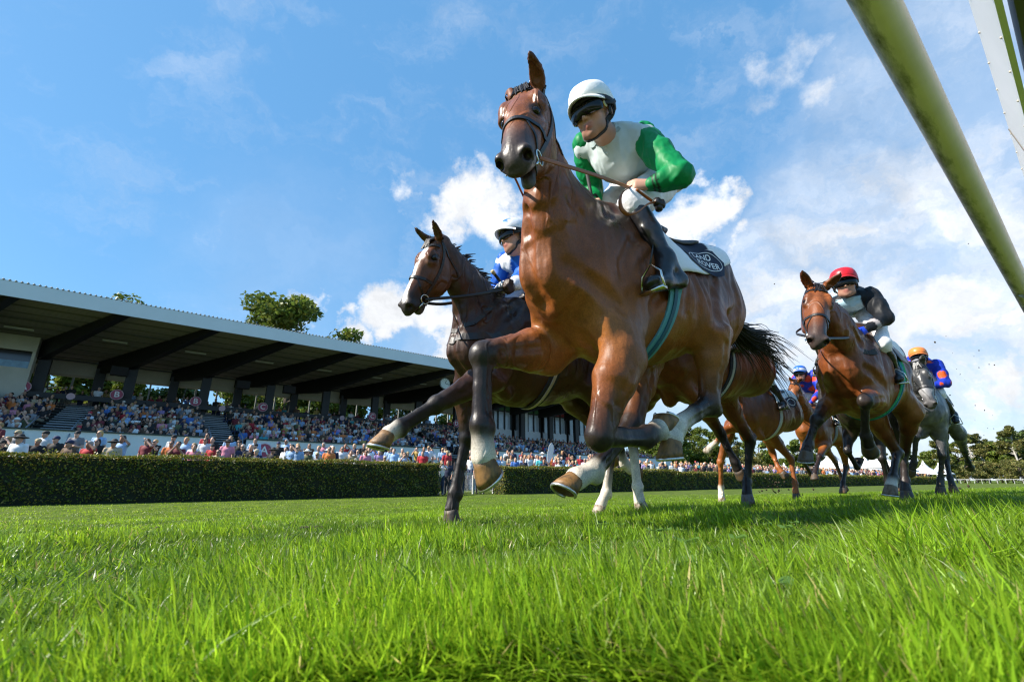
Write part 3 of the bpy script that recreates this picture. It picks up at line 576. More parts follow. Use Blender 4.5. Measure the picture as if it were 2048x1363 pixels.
    b = MB(); b.box(((A0 + A1) / 2, BACK - .12, 8.14), (A1 - A0, .10, .16)); b.build('lintel', mat('lintel_beige', (.48, .42, .33), .8), root)
    for x in np.arange(-16, 30, 1.537): mu = MB(); mu.box((x, BACK, 7.2), (.12, .12, 2.0)); mu.build('mullion', mat('mullion_grey', (.32, .33, .32), .7), root)
    gr = MB(); gr.box(((A0 + 30) / 2, 8.0, 6.02), (30 - A0, .10, .34)); gr.box(((A0 + 30) / 2, 8.0, 5.5), (30 - A0, .05, .05)); gr.build('walkway_barrier', blk, root)
    # glazed boxes at the right end
    gl = mat('box_glass', (.42, .48, .54), .15, spec=.8, var=.2, vscale=.5)  # pale blue sky reflection put into the pane colour
    for x in beams:
        if x < 29 or x > 46: continue
        w = MB(); w.box((x + BAY_ / 2, 9.9, 6.0), (BAY_ - .5, .1, 1.1)); w.build('spandrel', white, root)
        fr_ = MB()
        for k in range(5): fr_.box((x + .35 + k * (BAY_ - .7) / 4, 9.85, 7.9), (.13, .16, 2.9))
        fr_.box((x + BAY_ / 2, 9.85, 8.65), (BAY_ - .6, .14, .14)); wf = fr_.build('window', mat('frame_dark', (.02, .022, .025), .5), root)
        p = MB(); p.box((x + BAY_ / 2, 9.93, 7.6), (BAY_ - .7, .03, 2.1)); p.build('pane', gl, wf); p = MB(); p.box((x + BAY_ / 2, 9.90, 9.0), (BAY_ - .7, .05, .5)); p.build('sign_panel', mat('red_panel', (.28, .03, .03), .5) if x > 36 else mat('green_panel', (.05, .16, .06), .5), wf)
    w = MB(); w.box((38.0, 10.6, 7.2), (18.6, .1, 4.6)); w.build('inner_wall', mat('inner_dark', (.05, .05, .05), .8), root)
    w = MB(); w.box((35.9, 9.6, 7.0), (1.1, .5, 4.0)); w.build('wall_pier', white, root)
    # the cream commentary box at the left end
    bx = empty('commentary_box', tn(-12.6, 41.9, 0), TR_AX.T, label='cream commentary box with a wide window at the left end of the stand', cat='box')
    m = MB()
    for (c, s) in (((0, 0, 6.5), (11.6, .15, 2.2)), ((0, 0, 9.2), (11.6, .15, .95)), ((5.72, 0, 8.1), (.16, .2, 1.4)), ((0, .3, 9.66), (11.6, .7, .1))): m.box(c, s)
    m.box((5.75, .36, 7.4), (.1, .55, 4.5)); m.build('wall', cream, bx); m = MB(); m.box((0, .35, 8.1), (11.3, .04, 1.3)); m.build('window_pane', mat('booth_glass', (.05, .05, .055), .1, spec=.8), bx); m = MB(); m.box((0, -.02, 7.72), (11.4, .05, .62)); m.build('glass_parapet', mat('parapet_glass', (.12, .24, .34), .12, spec=.8, var=.4, vscale=3), bx)
    for (x, z, n_) in ((3.4, 6.95, -.1),): m = MB(); m.box((x, -.10, z), (1.1, .04, .42)); m.build('notice', mat('yellow_notice', (.62, .45, .10), .7), bx)
    return root
STAND = build_stand()
def text_mesh(s, size, name, m, parent, loc, ax, depth=.012, align='CENTER', bold=0.0):
    cu = bpy.data.curves.new('txt', 'FONT'); cu.body = s; cu.size = size; cu.align_x = align; cu.align_y = 'CENTER'; cu.extrude = depth / 2; cu.offset = bold; o = bpy.data.objects.new('txt', cu); COL.objects.link(o)
    me = bpy.data.meshes.new_from_object(o.evaluated_get(bpy.context.evaluated_depsgraph_get())); bpy.data.objects.remove(o); t = bpy.data.objects.new(name, me); link(t, parent); me.materials.append(m)
    M = Matrix(np.stack(ax, 1).tolist()).to_4x4(); M.translation = Vector(loc); t.matrix_local = M; return t
def disc_sign(a, n, z, r, letter, label, ring=True, group='round section signs of the stand', disc=(.36, .055, .11)):
    root = empty('section_sign', tn(a, n, z), TR_AX.T, label=label, cat='sign', group=group)
    m = MB(); m.lathe([(r, -.02), (r, .02)], (0, 0, 0), (np.array((1., 0, 0)), np.array((0, 0, 1.)), np.array((0, -1., 0))), 28); m.build('disc', mat('sign_disc_%.2f' % disc[0], disc, .5), root)
    if ring: m = MB(); m.tube([(r * .97 * math.cos(t), -.022, r * .97 * math.sin(t)) for t in np.linspace(0, 2 * math.pi, 29)], r * .07, 6); m.build('ring', mat('sign_pink', (.62, .42, .46), .5), root, True)
    if letter: text_mesh(letter, r * 1.55, 'letter', mat('sign_letter', (.80, .78, .78), .5), root, (0, -.032, 0), ((1, 0, 0), (0, 0, 1), (0, -1, 0)), .01, bold=.01)
NC = 34 + 7.88
for a, l, k in ((-6.45, 'A', 'maroon round sign with a white A on the leftmost column in view'), (-1.85, 'B', 'maroon round sign with a white B on the second column from the left'), (2.75, 'B', 'maroon round sign with a white B on the third column from the left'), (7.35, 'C', 'maroon round sign with a white C on the fourth column from the left'), (16.6, 'C', 'maroon round sign with a white C on the column above the forward hoof'), (25.8, 'D', 'maroon round sign with a white D beside the dark horse\'s leg')):
    disc_sign(a - .45, NC, 6.42, .36, l, k)
for a in (-4.6, 4.1, 13.4): disc_sign(a, 34 + 7.92, 6.05, .22, None, 'small pink round sign on the dark walkway barrier', False, 'small signs on the walkway barrier', (.62, .42, .46))
for a, l, k in ((5.6, 'A', 'large maroon sign A on the white front wall, behind the crowd'), (12.6, 'B', 'large maroon sign B on the white front wall, left of the stair'), (22.2, 'C', 'large maroon sign C on the white front wall, above the forward hoof')): disc_sign(a, 34 - 2.68, 2.40, .42, l, k, True, 'large round signs on the front wall')
def clock():
    root = empty('clock', tn(20.2, 35.6, 9.05), TR_AX.T, label='white round clock hanging under the stand roof', cat='clock'); ax = (np.array((1., 0, 0)), np.array((0, 0, 1.)), np.array((0, -1., 0)))
    m = MB(); m.lathe([(.50, -.06), (.50, .06)], (0, 0, 0), ax, 32); m.build('face', mat('clock_face', (.62, .66, .66), .5), root); m = MB(); m.tube([(.5 * math.cos(t), -.06, .5 * math.sin(t)) for t in np.linspace(0, 2 * math.pi, 33)], .03, 6); m.build('rim', mat('clock_rim', (.10, .11, .11), .5), root, True)
    for ang, ln in ((R(70), .30), (R(-10), .40)): m = MB(); m.box((math.cos(ang) * ln / 2, -.07, math.sin(ang) * ln / 2), (ln, .01, .045), (np.array((math.cos(ang), 0, math.sin(ang))), np.array((0, 1., 0)), np.array((-math.sin(ang), 0, math.cos(ang))))); m.build('hand', mat('clock_hand', (.02, .02, .02), .5), root)
    m = MB(); 
    for k in range(12): t = k * math.pi / 6; m.box((.42 * math.cos(t), -.066, .42 * math.sin(t)), (.08, .008, .02), (np.array((math.cos(t), 0, math.sin(t))), np.array((0, 1., 0)), np.array((-math.sin(t), 0, math.cos(t)))))
    m.build('hour_marks', mat('clock_hand', (.02, .02, .02), .5), root); m = MB(); m.tube([(0, 0, .5), (0, 0, 1.3)], .03, 6); m.build('hanger', mat('clock_rim', (.1, .11, .11), .5), root)
clock()
for i, a in enumerate((-1.6, 6.2, 9.7)):
    root = empty('loudspeaker', tn(a - .9, 34 + 8.4, 8.15), TR_AX.T, label=['black loudspeaker box beside the second column of the stand', 'black loudspeaker box hanging left of the fourth column of the stand', 'black loudspeaker box hanging right of the fourth column of the stand'][i], cat='loudspeaker', group='loudspeakers under the roof'); m = MB(); m.box((0, 0, 0), (.95, .5, .62)); m.build('cabinet', mat('spk', (.012, .012, .014), .7), root); m = MB(); m.box((0, -.26, 0), (.85, .02, .52)); m.build('grille', mat('spkg', (.02, .018, .022), .8), root)
# ------------------------------------------------------------------ tents, rails at the gap, feather flag, far rail
def pagoda(px, dep, s, label):
    p = W(px, 940, dep); root = empty('pagoda_tent', (p[0], p[1], 0), TR_AX.T, label=label, cat='tent', group='white tents beyond the far crowd'); root.scale = (s, s, s); V = []; F = []
    pr = [(2.6, 2.5), (2.5, 2.75), (1.7, 3.25), (.9, 3.95), (.35, 4.8), (.05, 5.7)]
    for (r, z) in pr: V += [(-r, -r, z), (r, -r, z), (r, r, z), (-r, r, z)]
    F = [(i * 4 + j, i * 4 + (j + 1) % 4, i * 4 + 4 + (j + 1) % 4, i * 4 + 4 + j) for i in range(len(pr) - 1) for j in range(4)] + [(20, 21, 22, 23), (3, 2, 1, 0)]
    mesh_np('canopy', V, F, mat('tent_white', (.78, .78, .78), .6, trans=.2), root, False); 
    for sx in (-1, 1):
        for sy in (-1, 1): m = MB(); m.tube([(sx * 2.5, sy * 2.5, 0), (sx * 2.5, sy * 2.5, 2.6)], .06, 6); m.build('pole', mat('tent_pole', (.5, .5, .5), .4), root)
    w = MB(); w.box((0, 2.5, 1.3), (4.9, .04, 2.3)); w.build('back_panel', mat('tent_dark', (.10, .11, .13), .8), root)
for i, (px, dep, s) in enumerate(((1668, 80, 1.05), (1705, 84, .85), (1735, 86, .9), (1765, 80, 1.1), (1800, 86, .9), (1850, 92, .8), (1880, 96, .75), (1570, 90, .7))): pagoda(px, dep, s, ['tall peaked white tent left of the bay\'s hind legs', 'low white tent right of the tall left tent', 'white tent between the raised black hoof and the bay', 'tallest white tent, between the bay\'s hind legs', 'white tent right of the tallest one', 'small white tent left of the grey\'s standing foreleg', 'small white tent behind the grey\'s forelegs', 'flat white awning behind the fourth horse'][i])
def gap_fence(a0, a1, n0, label, h=1.05, posts=4):
    root = empty('white_fence', tn((a0 + a1) / 2, n0, 0), TR_AX.T, label=label, cat='fence'); L = a1 - a0; wm = mat('fence_white', (.66, .66, .66), .5)
    for k in range(posts): m = MB(); m.box((-L / 2 + L * k / (posts - 1), 0, h / 2), (.09, .09, h)); m.build('post', wm, root)
    m = MB(); m.box((0, -.06, h - .02), (L + .1, .04, .14)); m.build('rail', wm, root)
    if posts < 6: m = MB(); [m.tube([(-L / 2 + L * k / 24, 0, .1), (-L / 2 + L * k / 24, 0, h - .1)], .012, 5) for k in range(25)]; m.build('bars', mat('fence_grey', (.40, .41, .42), .5), root)
gap_fence(10.6, 13.0, 21.2, 'white barrier rail in the gap between the hedges'); gap_fence(13.6, 15.6, 21.6, 'white barrier piece behind the leader\'s raised hoof')
fr_ = empty('far_rail', tn(0, 0, 0), label='long white running rail at the foot of the far wood', cat='rail'); _w = mat('fence_white', (.66, .66, .66), .5); mm = MB(); PP = [W(px, 946, d) for px, d in ((1880, 105), (1930, 98), (1990, 92), (2060, 84), (2140, 78))]
for p in PP: p[2] = .85
mm.tube(cat(PP, 6), .04, 6); mm.build('rail_tube', _w, fr_); mm = MB(); [mm.tube([(p[0], p[1], 0), (p[0], p[1], .85)], .03, 5) for p in cat(PP, 4)]; mm.build('posts', _w, fr_)
def feather():
    p = W(1094, 930, 30.5); root = empty('feather_flag', (p[0], p[1], .9), TR_AX.T, label='white teardrop flag above the crowd, in front of the glazed boxes', cat='flag'); pr = [(0, 0), (.02, .6), (.05, 1.0), (.10, 1.6), (.24, 2.05), (.45, 2.25), (.64, 2.1), (.66, 1.75), (.50, 1.3), (.26, .95), (.08, .85)]
    V = [(x, -.012, z) for x, z in pr[2:]] + [(x, .012, z) for x, z in pr[2:]]; n = len(pr) - 2; F = [tuple(range(n)), tuple(range(2 * n - 1, n - 1, -1))] + [(i, n + i, n + (i + 1) % n, (i + 1) % n) for i in range(n)]
    mesh_np('sail', V, F, mat('flag_white', (.72, .74, .78), .7, trans=.3), root, False); m = MB(); m.tube([(x, 0, z) for x, z in pr[:6]], .018, 6); m.build('pole', mat('tent_pole', (.5, .5, .5), .4), root)
feather()
# ------------------------------------------------------------------ spectators
def person_parts(pose, seated=False, hair='short', hat=None, h=.030):
    """one spectator, facing -y in its own frame, about 1.72 m tall; returns dict part -> (V, F)"""
    zh = 1.58; dz = -.42 if seated else 0.0; sk = Body(); t = sk.trunk
    hd = np.array((0, -.02, zh + dz))
    t += [ell(hd + (0, 0, .02), (.098, .076, .112), (0, 1, 0), (1, 0, 0), (1, 1, 1), k=.02), ell(hd + (0, -.045, -.05), (.055, .055, .06), (0, 1, 0), (1, 0, 0), k=.03), Seg(hd + (0, .01, -.08), hd + (0, .02, -.20), .055, .06, k=.03), ell(hd + (0, -.10, -.01), (.022, .014, .025), (0, 1, 0), (1, 0, 0), k=.01)]
    shz = 1.40 + dz; el, wr = {}, {}
    for s in (-1, 1):
        sh = np.array((s * .19, .02, shz))
        e, w = {'down': ((s * .25, .03, shz - .29), (s * .22, -.05, shz - .54)), 'cross': ((s * .26, -.02, shz - .28), (-s * .03, -.20, shz - .26)), 'phone': ((s * .24, -.20, shz - .16), (s * .05, -.26, shz + .10)), 'shade': (((s * .30, -.14, shz + .02), (s * .06, -.16, zh + dz + .06)) if s > 0 else ((s * .25, .03, shz - .29), (s * .22, -.05, shz - .54))), 'lap': ((s * .24, -.03, shz - .28), (s * .08, -.28, shz - .42))}[pose]
        e, w = np.array(e), np.array(w); el[s], wr[s] = e, w; t += [Seg(e * .6 + sh * .4, e, .046, .042, k=.02), Seg(e, w, .042, .032, k=.02), ell(w + nrm(w - e) * .07, (.055, .035, .04), nrm(w - e), (0, 0, 1) if abs(nrm(w - e)[2]) < .9 else (1, 0, 0), k=.02)]
    out = {'body': sk.mesh(h)}; J = Body(); 
    J.trunk += loft([((0, .02, .92 + dz), (1, 0, 0), .165, .11, .11), ((0, .01, 1.12 + dz), (1, 0, 0), .165, .115, .115), ((0, .02, 1.32 + dz), (1, 0, 0), .185, .11, .12), ((0, .03, 1.43 + dz), (1, 0, 0), .12, .07, .07)], 1, .03)
    for s in (-1, 1): sh = np.array((s * .185, .02, shz)); J.trunk.append(Seg(sh, sh * .35 + el[s] * .65, .072, .060, k=.04))
    out['shirt'] = J.mesh(h * 1.1); Tz = Body()
    for s in (-1, 1):
        if seated: Tz.trunk += [Seg((s * .09, .0, .50), (s * .12, -.44, .50), .095, .07, k=.05), Seg((s * .12, -.44, .50), (s * .12, -.42, .08), .066, .05, k=.02), Seg((s * .12, -.42, .05), (s * .12, -.54, .03), .04, .035, k=.02)]
        else: Tz.trunk += [Seg((s * .085, .02, .90), (s * .09, .0, .48), .105, .072, k=.05), Seg((s * .09, 0, .48), (s * .09, .02, .08), .068, .048, k=.02), Seg((s * .09, .02, .05), (s * .10, -.11, .03), .042, .036, k=.02)]
    out['trousers'] = Tz.mesh(h * 1.2); Hr = Body()
    if hat == 'cap': Hr.trunk += [ell(hd + (0, .01, .055), (.112, .092, .085), (0, 1, 0), (1, 0, 0), k=.01), ell(hd + (0, -.12, .045), (.075, .07, .014), (0, 1, 0), (1, 0, 0), k=.01)]
    elif hat == 'brim': Hr.trunk += [ell(hd + (0, .01, .07), (.11, .095, .10), (0, 1, 0), (1, 0, 0), k=.01), ell(hd + (0, 0, .055), (.21, .20, .016), (0, 1, 0), (1, 0, 0), k=.02)]
    else:
        Hr.trunk += [ell(hd + (0, .022, .045), (.105, .086, .098), (0, 1, 0), (1, 0, 0), k=.02)]
        if hair == 'long': Hr.trunk += [Seg(hd + (0, .06, .0), hd + (0, .075, -.22), (.085, .05), (.075, .035), (1, 0, 0), k=.03)]
    out['hat' if hat else 'hair'] = Hr.mesh(h)
    gl = MB(); [gl.box(hd + (s * .034, -.098, .022), (.052, .02, .032)) for s in (-1, 1)]; out['sunglasses'] = (np.array(gl.v), gl.f); return out
SPEC = [('down', False, 'short', None), ('down', False, 'long', None), ('cross', False, 'short', 'cap'), ('phone', False, 'short', None), ('shade', False, 'long', None), ('down', False, 'short', 'brim'), ('cross', False, 'long', None), ('down', False, 'short', 'cap'),
        ('lap', True, 'short', None), ('lap', True, 'long', None), ('lap', True, 'short', 'cap'), ('phone', True, 'short', None)]
PM = {}
def proto(i):
    if i in PM: return PM[i]
    d = {}; mm_ = dict(body=mat('crowd_skin', objcol=True, rough=.6), shirt=mat('crowd_shirt', objcol=True, rough=.8, var=.2, vscale=9), trousers=mat('crowd_trousers', objcol=True, rough=.85), hair=mat('crowd_hair', objcol=True, rough=.6), hat=mat('crowd_hat', objcol=True, rough=.8), sunglasses=mat('crowd_shades', (.01, .01, .012), .2))
    for k, (V, F) in person_parts(*SPEC[i]).items():
        o = mesh_np(k, V, F, mm_[k], None, k != 'sunglasses'); d[k] = o.data; bpy.data.objects.remove(o)
    PM[i] = d; return d
SHIRTS = [('white', (.72, .72, .72)), ('white', (.66, .68, .72)), ('pale blue', (.30, .45, .68)), ('blue', (.06, .16, .45)), ('navy', (.015, .022, .06)), ('black', (.012, .012, .014)), ('black', (.018, .018, .018)), ('red', (.42, .02, .03)), ('dark red', (.16, .02, .03)), ('grey', (.22, .22, .24)), ('beige', (.50, .40, .28)), ('pink', (.60, .22, .30)), ('turquoise', (.05, .36, .40)), ('orange', (.62, .17, .04)), ('brown', (.10, .055, .03)), ('lilac', (.34, .24, .48)), ('olive', (.10, .11, .05)), ('mustard', (.38, .26, .07))]
HAIRS = [('dark', (.018, .012, .009)), ('dark', (.012, .010, .009)), ('brown', (.07, .035, .015)), ('brown', (.05, .026, .013)), ('blond', (.42, .27, .10)), ('grey', (.34, .33, .32)), ('fair', (.26, .16, .07))]
HATC = [('white', (.72, .72, .70)), ('black', (.015, .015, .017)), ('red', (.40, .03, .05)), ('navy', (.02, .03, .09)), ('straw', (.42, .32, .18)), ('beige', (.45, .38, .28))]
SKINS = [(.46, .25, .17), (.52, .30, .21), (.40, .20, .13), (.55, .33, .24)]
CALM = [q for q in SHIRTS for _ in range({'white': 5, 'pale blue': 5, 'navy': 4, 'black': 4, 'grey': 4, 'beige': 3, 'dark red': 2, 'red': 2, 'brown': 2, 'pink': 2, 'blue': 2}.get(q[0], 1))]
DIM = [q for q in SHIRTS for _ in range({'navy': 5, 'black': 5, 'grey': 3, 'dark red': 3, 'brown': 3, 'white': 3, 'pale blue': 2, 'olive': 2}.get(q[0], 1))]  # dark clothing favoured, its darkness also imitating shade under the roof
rgp = random.Random(21); NPEOPLE = [0]; USED = {}
def spectator(a, b, z, kind, sc, where, group, turn=0.0):
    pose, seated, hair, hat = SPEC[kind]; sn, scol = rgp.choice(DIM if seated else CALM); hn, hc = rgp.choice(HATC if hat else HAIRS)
    if hat == 'brim': hn, hc = rgp.choice((HATC[4], HATC[1], HATC[0]))
    sg = rgp.random() < .55; yr = math.atan2(-T[1], -T[0]) + math.pi / 2 + 1.06 + rgp.uniform(-.35, .35) + turn
    what = {'down': 'spectator', 'cross': 'arms-folded spectator', 'phone': 'camera-holding spectator', 'shade': 'eye-shading spectator', 'lap': 'seated spectator'}[pose]
    top = '%s %s' % (hn, {'cap': 'cap', 'brim': 'brimmed hat'}.get(hat, 'long hair' if hair == 'long' else 'hair')); mk = lambda sn: '%s, %s top, %s, %s%s' % (what, sn, top, 'sunglasses, ' if sg else '', where); lab = mk(sn)
    k = USED.get(lab, 0); USED[lab] = k + 1
    if k:                     # a twin of an earlier one: change what can be seen until the description is its own
        for sn, scol in rgp.sample(SHIRTS, len(SHIRTS)):
            lab = mk(sn)
            if lab not in USED: USED[lab] = 1; break
    root = empty('person', tn(a, b, z), label=lab, cat='person', group=group); root.rotation_euler = (0, 0, yr); root.scale = (sc, sc, sc * rgp.uniform(.96, 1.05)); skc = rgp.choice(SKINS); tr = rgp.choice(((.02, .03, .07), (.012, .012, .014), (.25, .21, .15), (.10, .13, .22), (.03, .03, .035)))
    for nm_, me in proto(kind).items():
        if nm_ == 'sunglasses' and not sg: continue
        o = bpy.data.objects.new(nm_, me); COL.objects.link(o); o.parent = root; c = dict(body=skc, shirt=scol, trousers=tr, hair=hc, hat=hc).get(nm_, (0, 0, 0)); j = rgp.uniform(.85, 1.15); o.color = (c[0] * j, c[1] * j, c[2] * j, 1)
    NPEOPLE[0] += 1
def bank(b): return .22 + max(0.0, (b - 21.0) * .17)
def stand_z(y): return 2.1 + min(12, max(0, int((y + 2.4) / .92))) * .262
# standing behind the hedge, three loose rows; places named by what they stand near
def zone(a):
    for lim, w in ((-3.4, 'at far left end of hedge'), (-1.5, 'behind hedge left of sign A'), (.3, 'behind hedge below sign A'), (2.5, 'behind hedge before the stair'), (4.4, 'behind hedge by first white wall'), (6.2, 'behind hedge near wall sign A'), (8.5, 'behind hedge near its middle'), (11.4, 'behind hedge near the gap'), (15, 'beside the gap in the hedge'), (18, 'behind second hedge, left part'), (22, 'behind second hedge by the flag'), (26, 'behind second hedge, right part'), (31, 'behind far end of second hedge'), (200, 'behind set-back hedge')):
        if a < lim: return w
a = -5.2
while a < 31:
    for r in range(4):
        if rgp.random() < (.80, .75, .62, .5)[r]:
            b = 21.2 + r * 1.3 + rgp.uniform(-.35, .5); aa = a + rgp.uniform(-.22, .22) + r * .12
            if 11.2 < aa < 14.9 and r == 0: continue
            spectator(aa * (b / 21.5) if aa < 0 else aa, b, bank(b), rgp.choice((0, 0, 0, 1, 1, 1, 2, 3, 4, 6, 6, 7, 0, 1, 5)), rgp.uniform(.94, 1.06), zone(aa), 'spectators standing behind the hedge')
    a += .52
for aa, b, k, w in ((11.7, 20.6, 3, 'in the gap by the left hedge'), (12.3, 21.0, 0, 'leaning on the white barrier in the gap'), (13.2, 21.1, 1, 'by the white barrier behind the leader\'s hoof'), (14.2, 21.0, 7, 'at the right side of the gap'), (14.7, 21.4, 0, 'just left of the second hedge')): spectator(aa, b, 0, k, 1.0, w, 'people in the gap between the hedges')
# seated in the stand: nearest rows one by one
def bayname(x): return 'under beam %s of the stand' % ('of the commentary box' if x < -6.9 else '')
def seatzone(x, i):
    col = ('far left of pale stair' if x < -9 else 'left of pale stair' if x < -4.8 else 'right of pale stair' if x < -.5 else 'left of second stair' if x < 3 else 'right of second stair' if x < 7 else 'above middle of white wall' if x < 12 else 'above large sign B')
    return 'row %s, %s' % (('one', 'two', 'three', 'four', 'five', 'six', 'seven', 'eight')[i], col)
rest = []
for i in range(12):
    x = -13.5
    while x < 47:
        x += rgp.uniform(.46, .72)
        if any(abs(x - s) < .95 for s in (-3.9, 3.6, 19.0, 31.5)) or rgp.random() < .09: continue
        y = -2.4 + i * .92 + .55; z = (2.1 + i * .262) if x < 30 else (2.1 + i * .20)
        if NPEOPLE[0] < 296 and i < 5 and x < 12: spectator(x, 34 + y, z, rgp.choice((8, 8, 9, 9, 10, 11)), rgp.uniform(.95, 1.05), seatzone(x, i), 'spectators seated in the stand')
        else: rest.append((x, 34 + y, z, rgp.choice((8, 9, 10, 11))))
x = -14
while x < 29:                       # standing along the walkway by the columns
    x += rgp.uniform(.28, .7); y = rgp.choice((9.2, 9.8, 10.6, 11.4)); rest.append((x, 34 + y, 5.24, rgp.choice((0, 1, 2, 3))))
a = 31
while a < 118:
    for r in range(4):
        if rgp.random() < .8: b = 21.8 + r * 1.4 + rgp.uniform(-.4, .5); rest.append((a + rgp.uniform(-.3, .3), b, bank(b) * .7, rgp.choice((0, 1, 2, 3, 4, 5, 6, 7))))
    a += .62 if a < 60 else .9
def crowd_mesh():
    VV, FF, CC = [], [], []; off = 0
    low = {}
    for (a, b, z, k) in rest:
        if k not in low: low[k] = person_parts(*SPEC[k], h=.060)
        c, s = math.cos, math.sin; yr = math.atan2(-T[1], -T[0]) + math.pi / 2 + 1.06 + rgp.uniform(-.4, .4); Rm = np.array(((c(yr), -s(yr), 0), (s(yr), c(yr), 0), (0, 0, 1))); q = rgp.uniform(.93, 1.06)
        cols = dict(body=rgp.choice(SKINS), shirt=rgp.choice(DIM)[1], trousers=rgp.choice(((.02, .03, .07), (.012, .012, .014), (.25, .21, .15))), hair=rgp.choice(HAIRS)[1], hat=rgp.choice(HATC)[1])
        for nm_, (V, F) in low[k].items():
            if nm_ == 'sunglasses': continue
            V = np.asarray(V) @ Rm.T * q + tn(a, b, z); VV.append(V); FF.append(np.asarray(F) + off); off += len(V); CC.append(np.tile(np.array(cols[nm_]), (len(V), 1)))
    o = mesh_np('crowd', np.vstack(VV), np.vstack(FF), mat('crowd_far', attr='coat', rough=.8), None, True, np.vstack(CC)); tag(o, 'packed far crowd in the upper stand rows and along the distant hedge', 'crowd', kind='stuff')
crowd_mesh()
# ------------------------------------------------------------------ horses
def frame(psi, pitch=0.0, roll=0.0):
    return np.array((Matrix.Rotation(psi, 3, 'Z') @ Matrix.Rotation(-pitch, 3, 'Y') @ Matrix.Rotation(roll, 3, 'X')))
PSI = math.atan2(-T[1], -T[0])
class Frame:                            # a horse's own frame: x forward, y its left, z up
    def __init__(s, O, psi=PSI, pitch=0.0, roll=0.0, scale=1.0):
        s.O = np.asarray(O, float); s.R = frame(psi, pitch, roll); s.p0 = s.R.T @ (CAM - s.O)
    def loc(s, Wp): return s.R.T @ (np.asarray(Wp, float) - s.O)
    def wor(s, p): return s.O + s.R @ np.asarray(p, float)
    def y(s, px, py, yl): d = s.R.T @ cray(px, py); return s.p0 + d * ((yl - s.p0[1]) / d[1])
    def x(s, px, py, xl): d = s.R.T @ cray(px, py); return s.p0 + d * ((xl - s.p0[0]) / d[0])
    def dep(s, px, py, dp): return s.loc(W(px, py, dp))
    def pix(s, p):
        q = s.wor(p) - CAM; c, sn = math.cos(PITCH), math.sin(PITCH); z = q[1] * c + q[2] * sn; v = -q[1] * sn + q[2] * c
        return 1024 + FPX * q[0] / z, 681.5 - FPX * v / z, z

BAY = dict(body=(.215, .064, .014), top=(.062, .024, .011), belly=(.31, .118, .028), leg=(.026, .018, .015), muz=(.062, .044, .038), face=(.20, .062, .017), mane=(.010, .007, .006))
WHITE = (.62, .56, .47); HOOF = (.30, .155, .050); DARKHOOF = (.06, .05, .045)
def hoof_mesh(F, C, f, colr, k=1.0):
    a = nrm(C - F); f = nrm(f - a * (f @ a)); m = .77 * a - .64 * f; toe = .64 * a + .77 * f; m = nrm(m); toe = nrm(toe); sd = np.cross(toe, m)
    V = []; n = 20; rows = [(.0, .046, .049, -.006), (.012, .050, .053, .0), (.03, .054, .058, .008), (.055, .058, .065, .018), (.082, .062, .071, .027)]
    for (z, rx, ry, fw) in rows:
        for j in range(n):
            t = 2 * math.pi * j / n; ct, st = math.cos(t), math.sin(t); back = max(0, -ct)
            x = ry * ct * (1 - .28 * back) + fw + .004; yy = rx * st * (1 - .12 * back)
            zz = z - (.012 * ct if z == 0 else 0) + (.0 if z else .0)
            V.append(C + m * ((zz - .004) * k) + toe * (x * k) + sd * (yy * k))
    nr = len(rows); F_ = [(i * n + j, i * n + (j + 1) % n, (i + 1) * n + (j + 1) % n, (i + 1) * n + j) for i in range(nr - 1) for j in range(n)]
    # sole: sunken inside the rim
    b = (nr - 1) * n; base = len(V)
    for j in range(n): V.append(V[b + j] * .80 + .20 * np.mean(V[b:b + n], 0))
    for j in range(n): V.append(V[base + j] * .85 + .15 * np.mean(V[b:b + n], 0) - m * .016 * k)
    for o1, o2 in ((b, base), (base, base + n)): F_ += [(o1 + j, o1 + (j + 1) % n, o2 + (j + 1) % n, o2 + j) for j in range(n)]
    F_ += [tuple(base + n + j for j in range(n)), tuple(range(n - 1, -1, -1))]
    V = np.array(V); col = np.tile(np.asarray(colr, float), (len(V), 1)); col[base:] *= .45; col[:n] = np.asarray(colr) * .8 + .04
    shoe = MB(); ring = []
    for j in range(n - 4):
        jj = (j + n // 2 + 2) % n if False else j
    P = [V[b + j] * .93 + .07 * np.mean(V[b:b + n], 0) + m * .005 * k for j in list(range(n // 2 + 2, n)) + list(range(0, n // 2 - 1))]
    shoe.tube(P, .0085 * k, 6, side=m, flat=.8)
    return V, F_, col, shoe
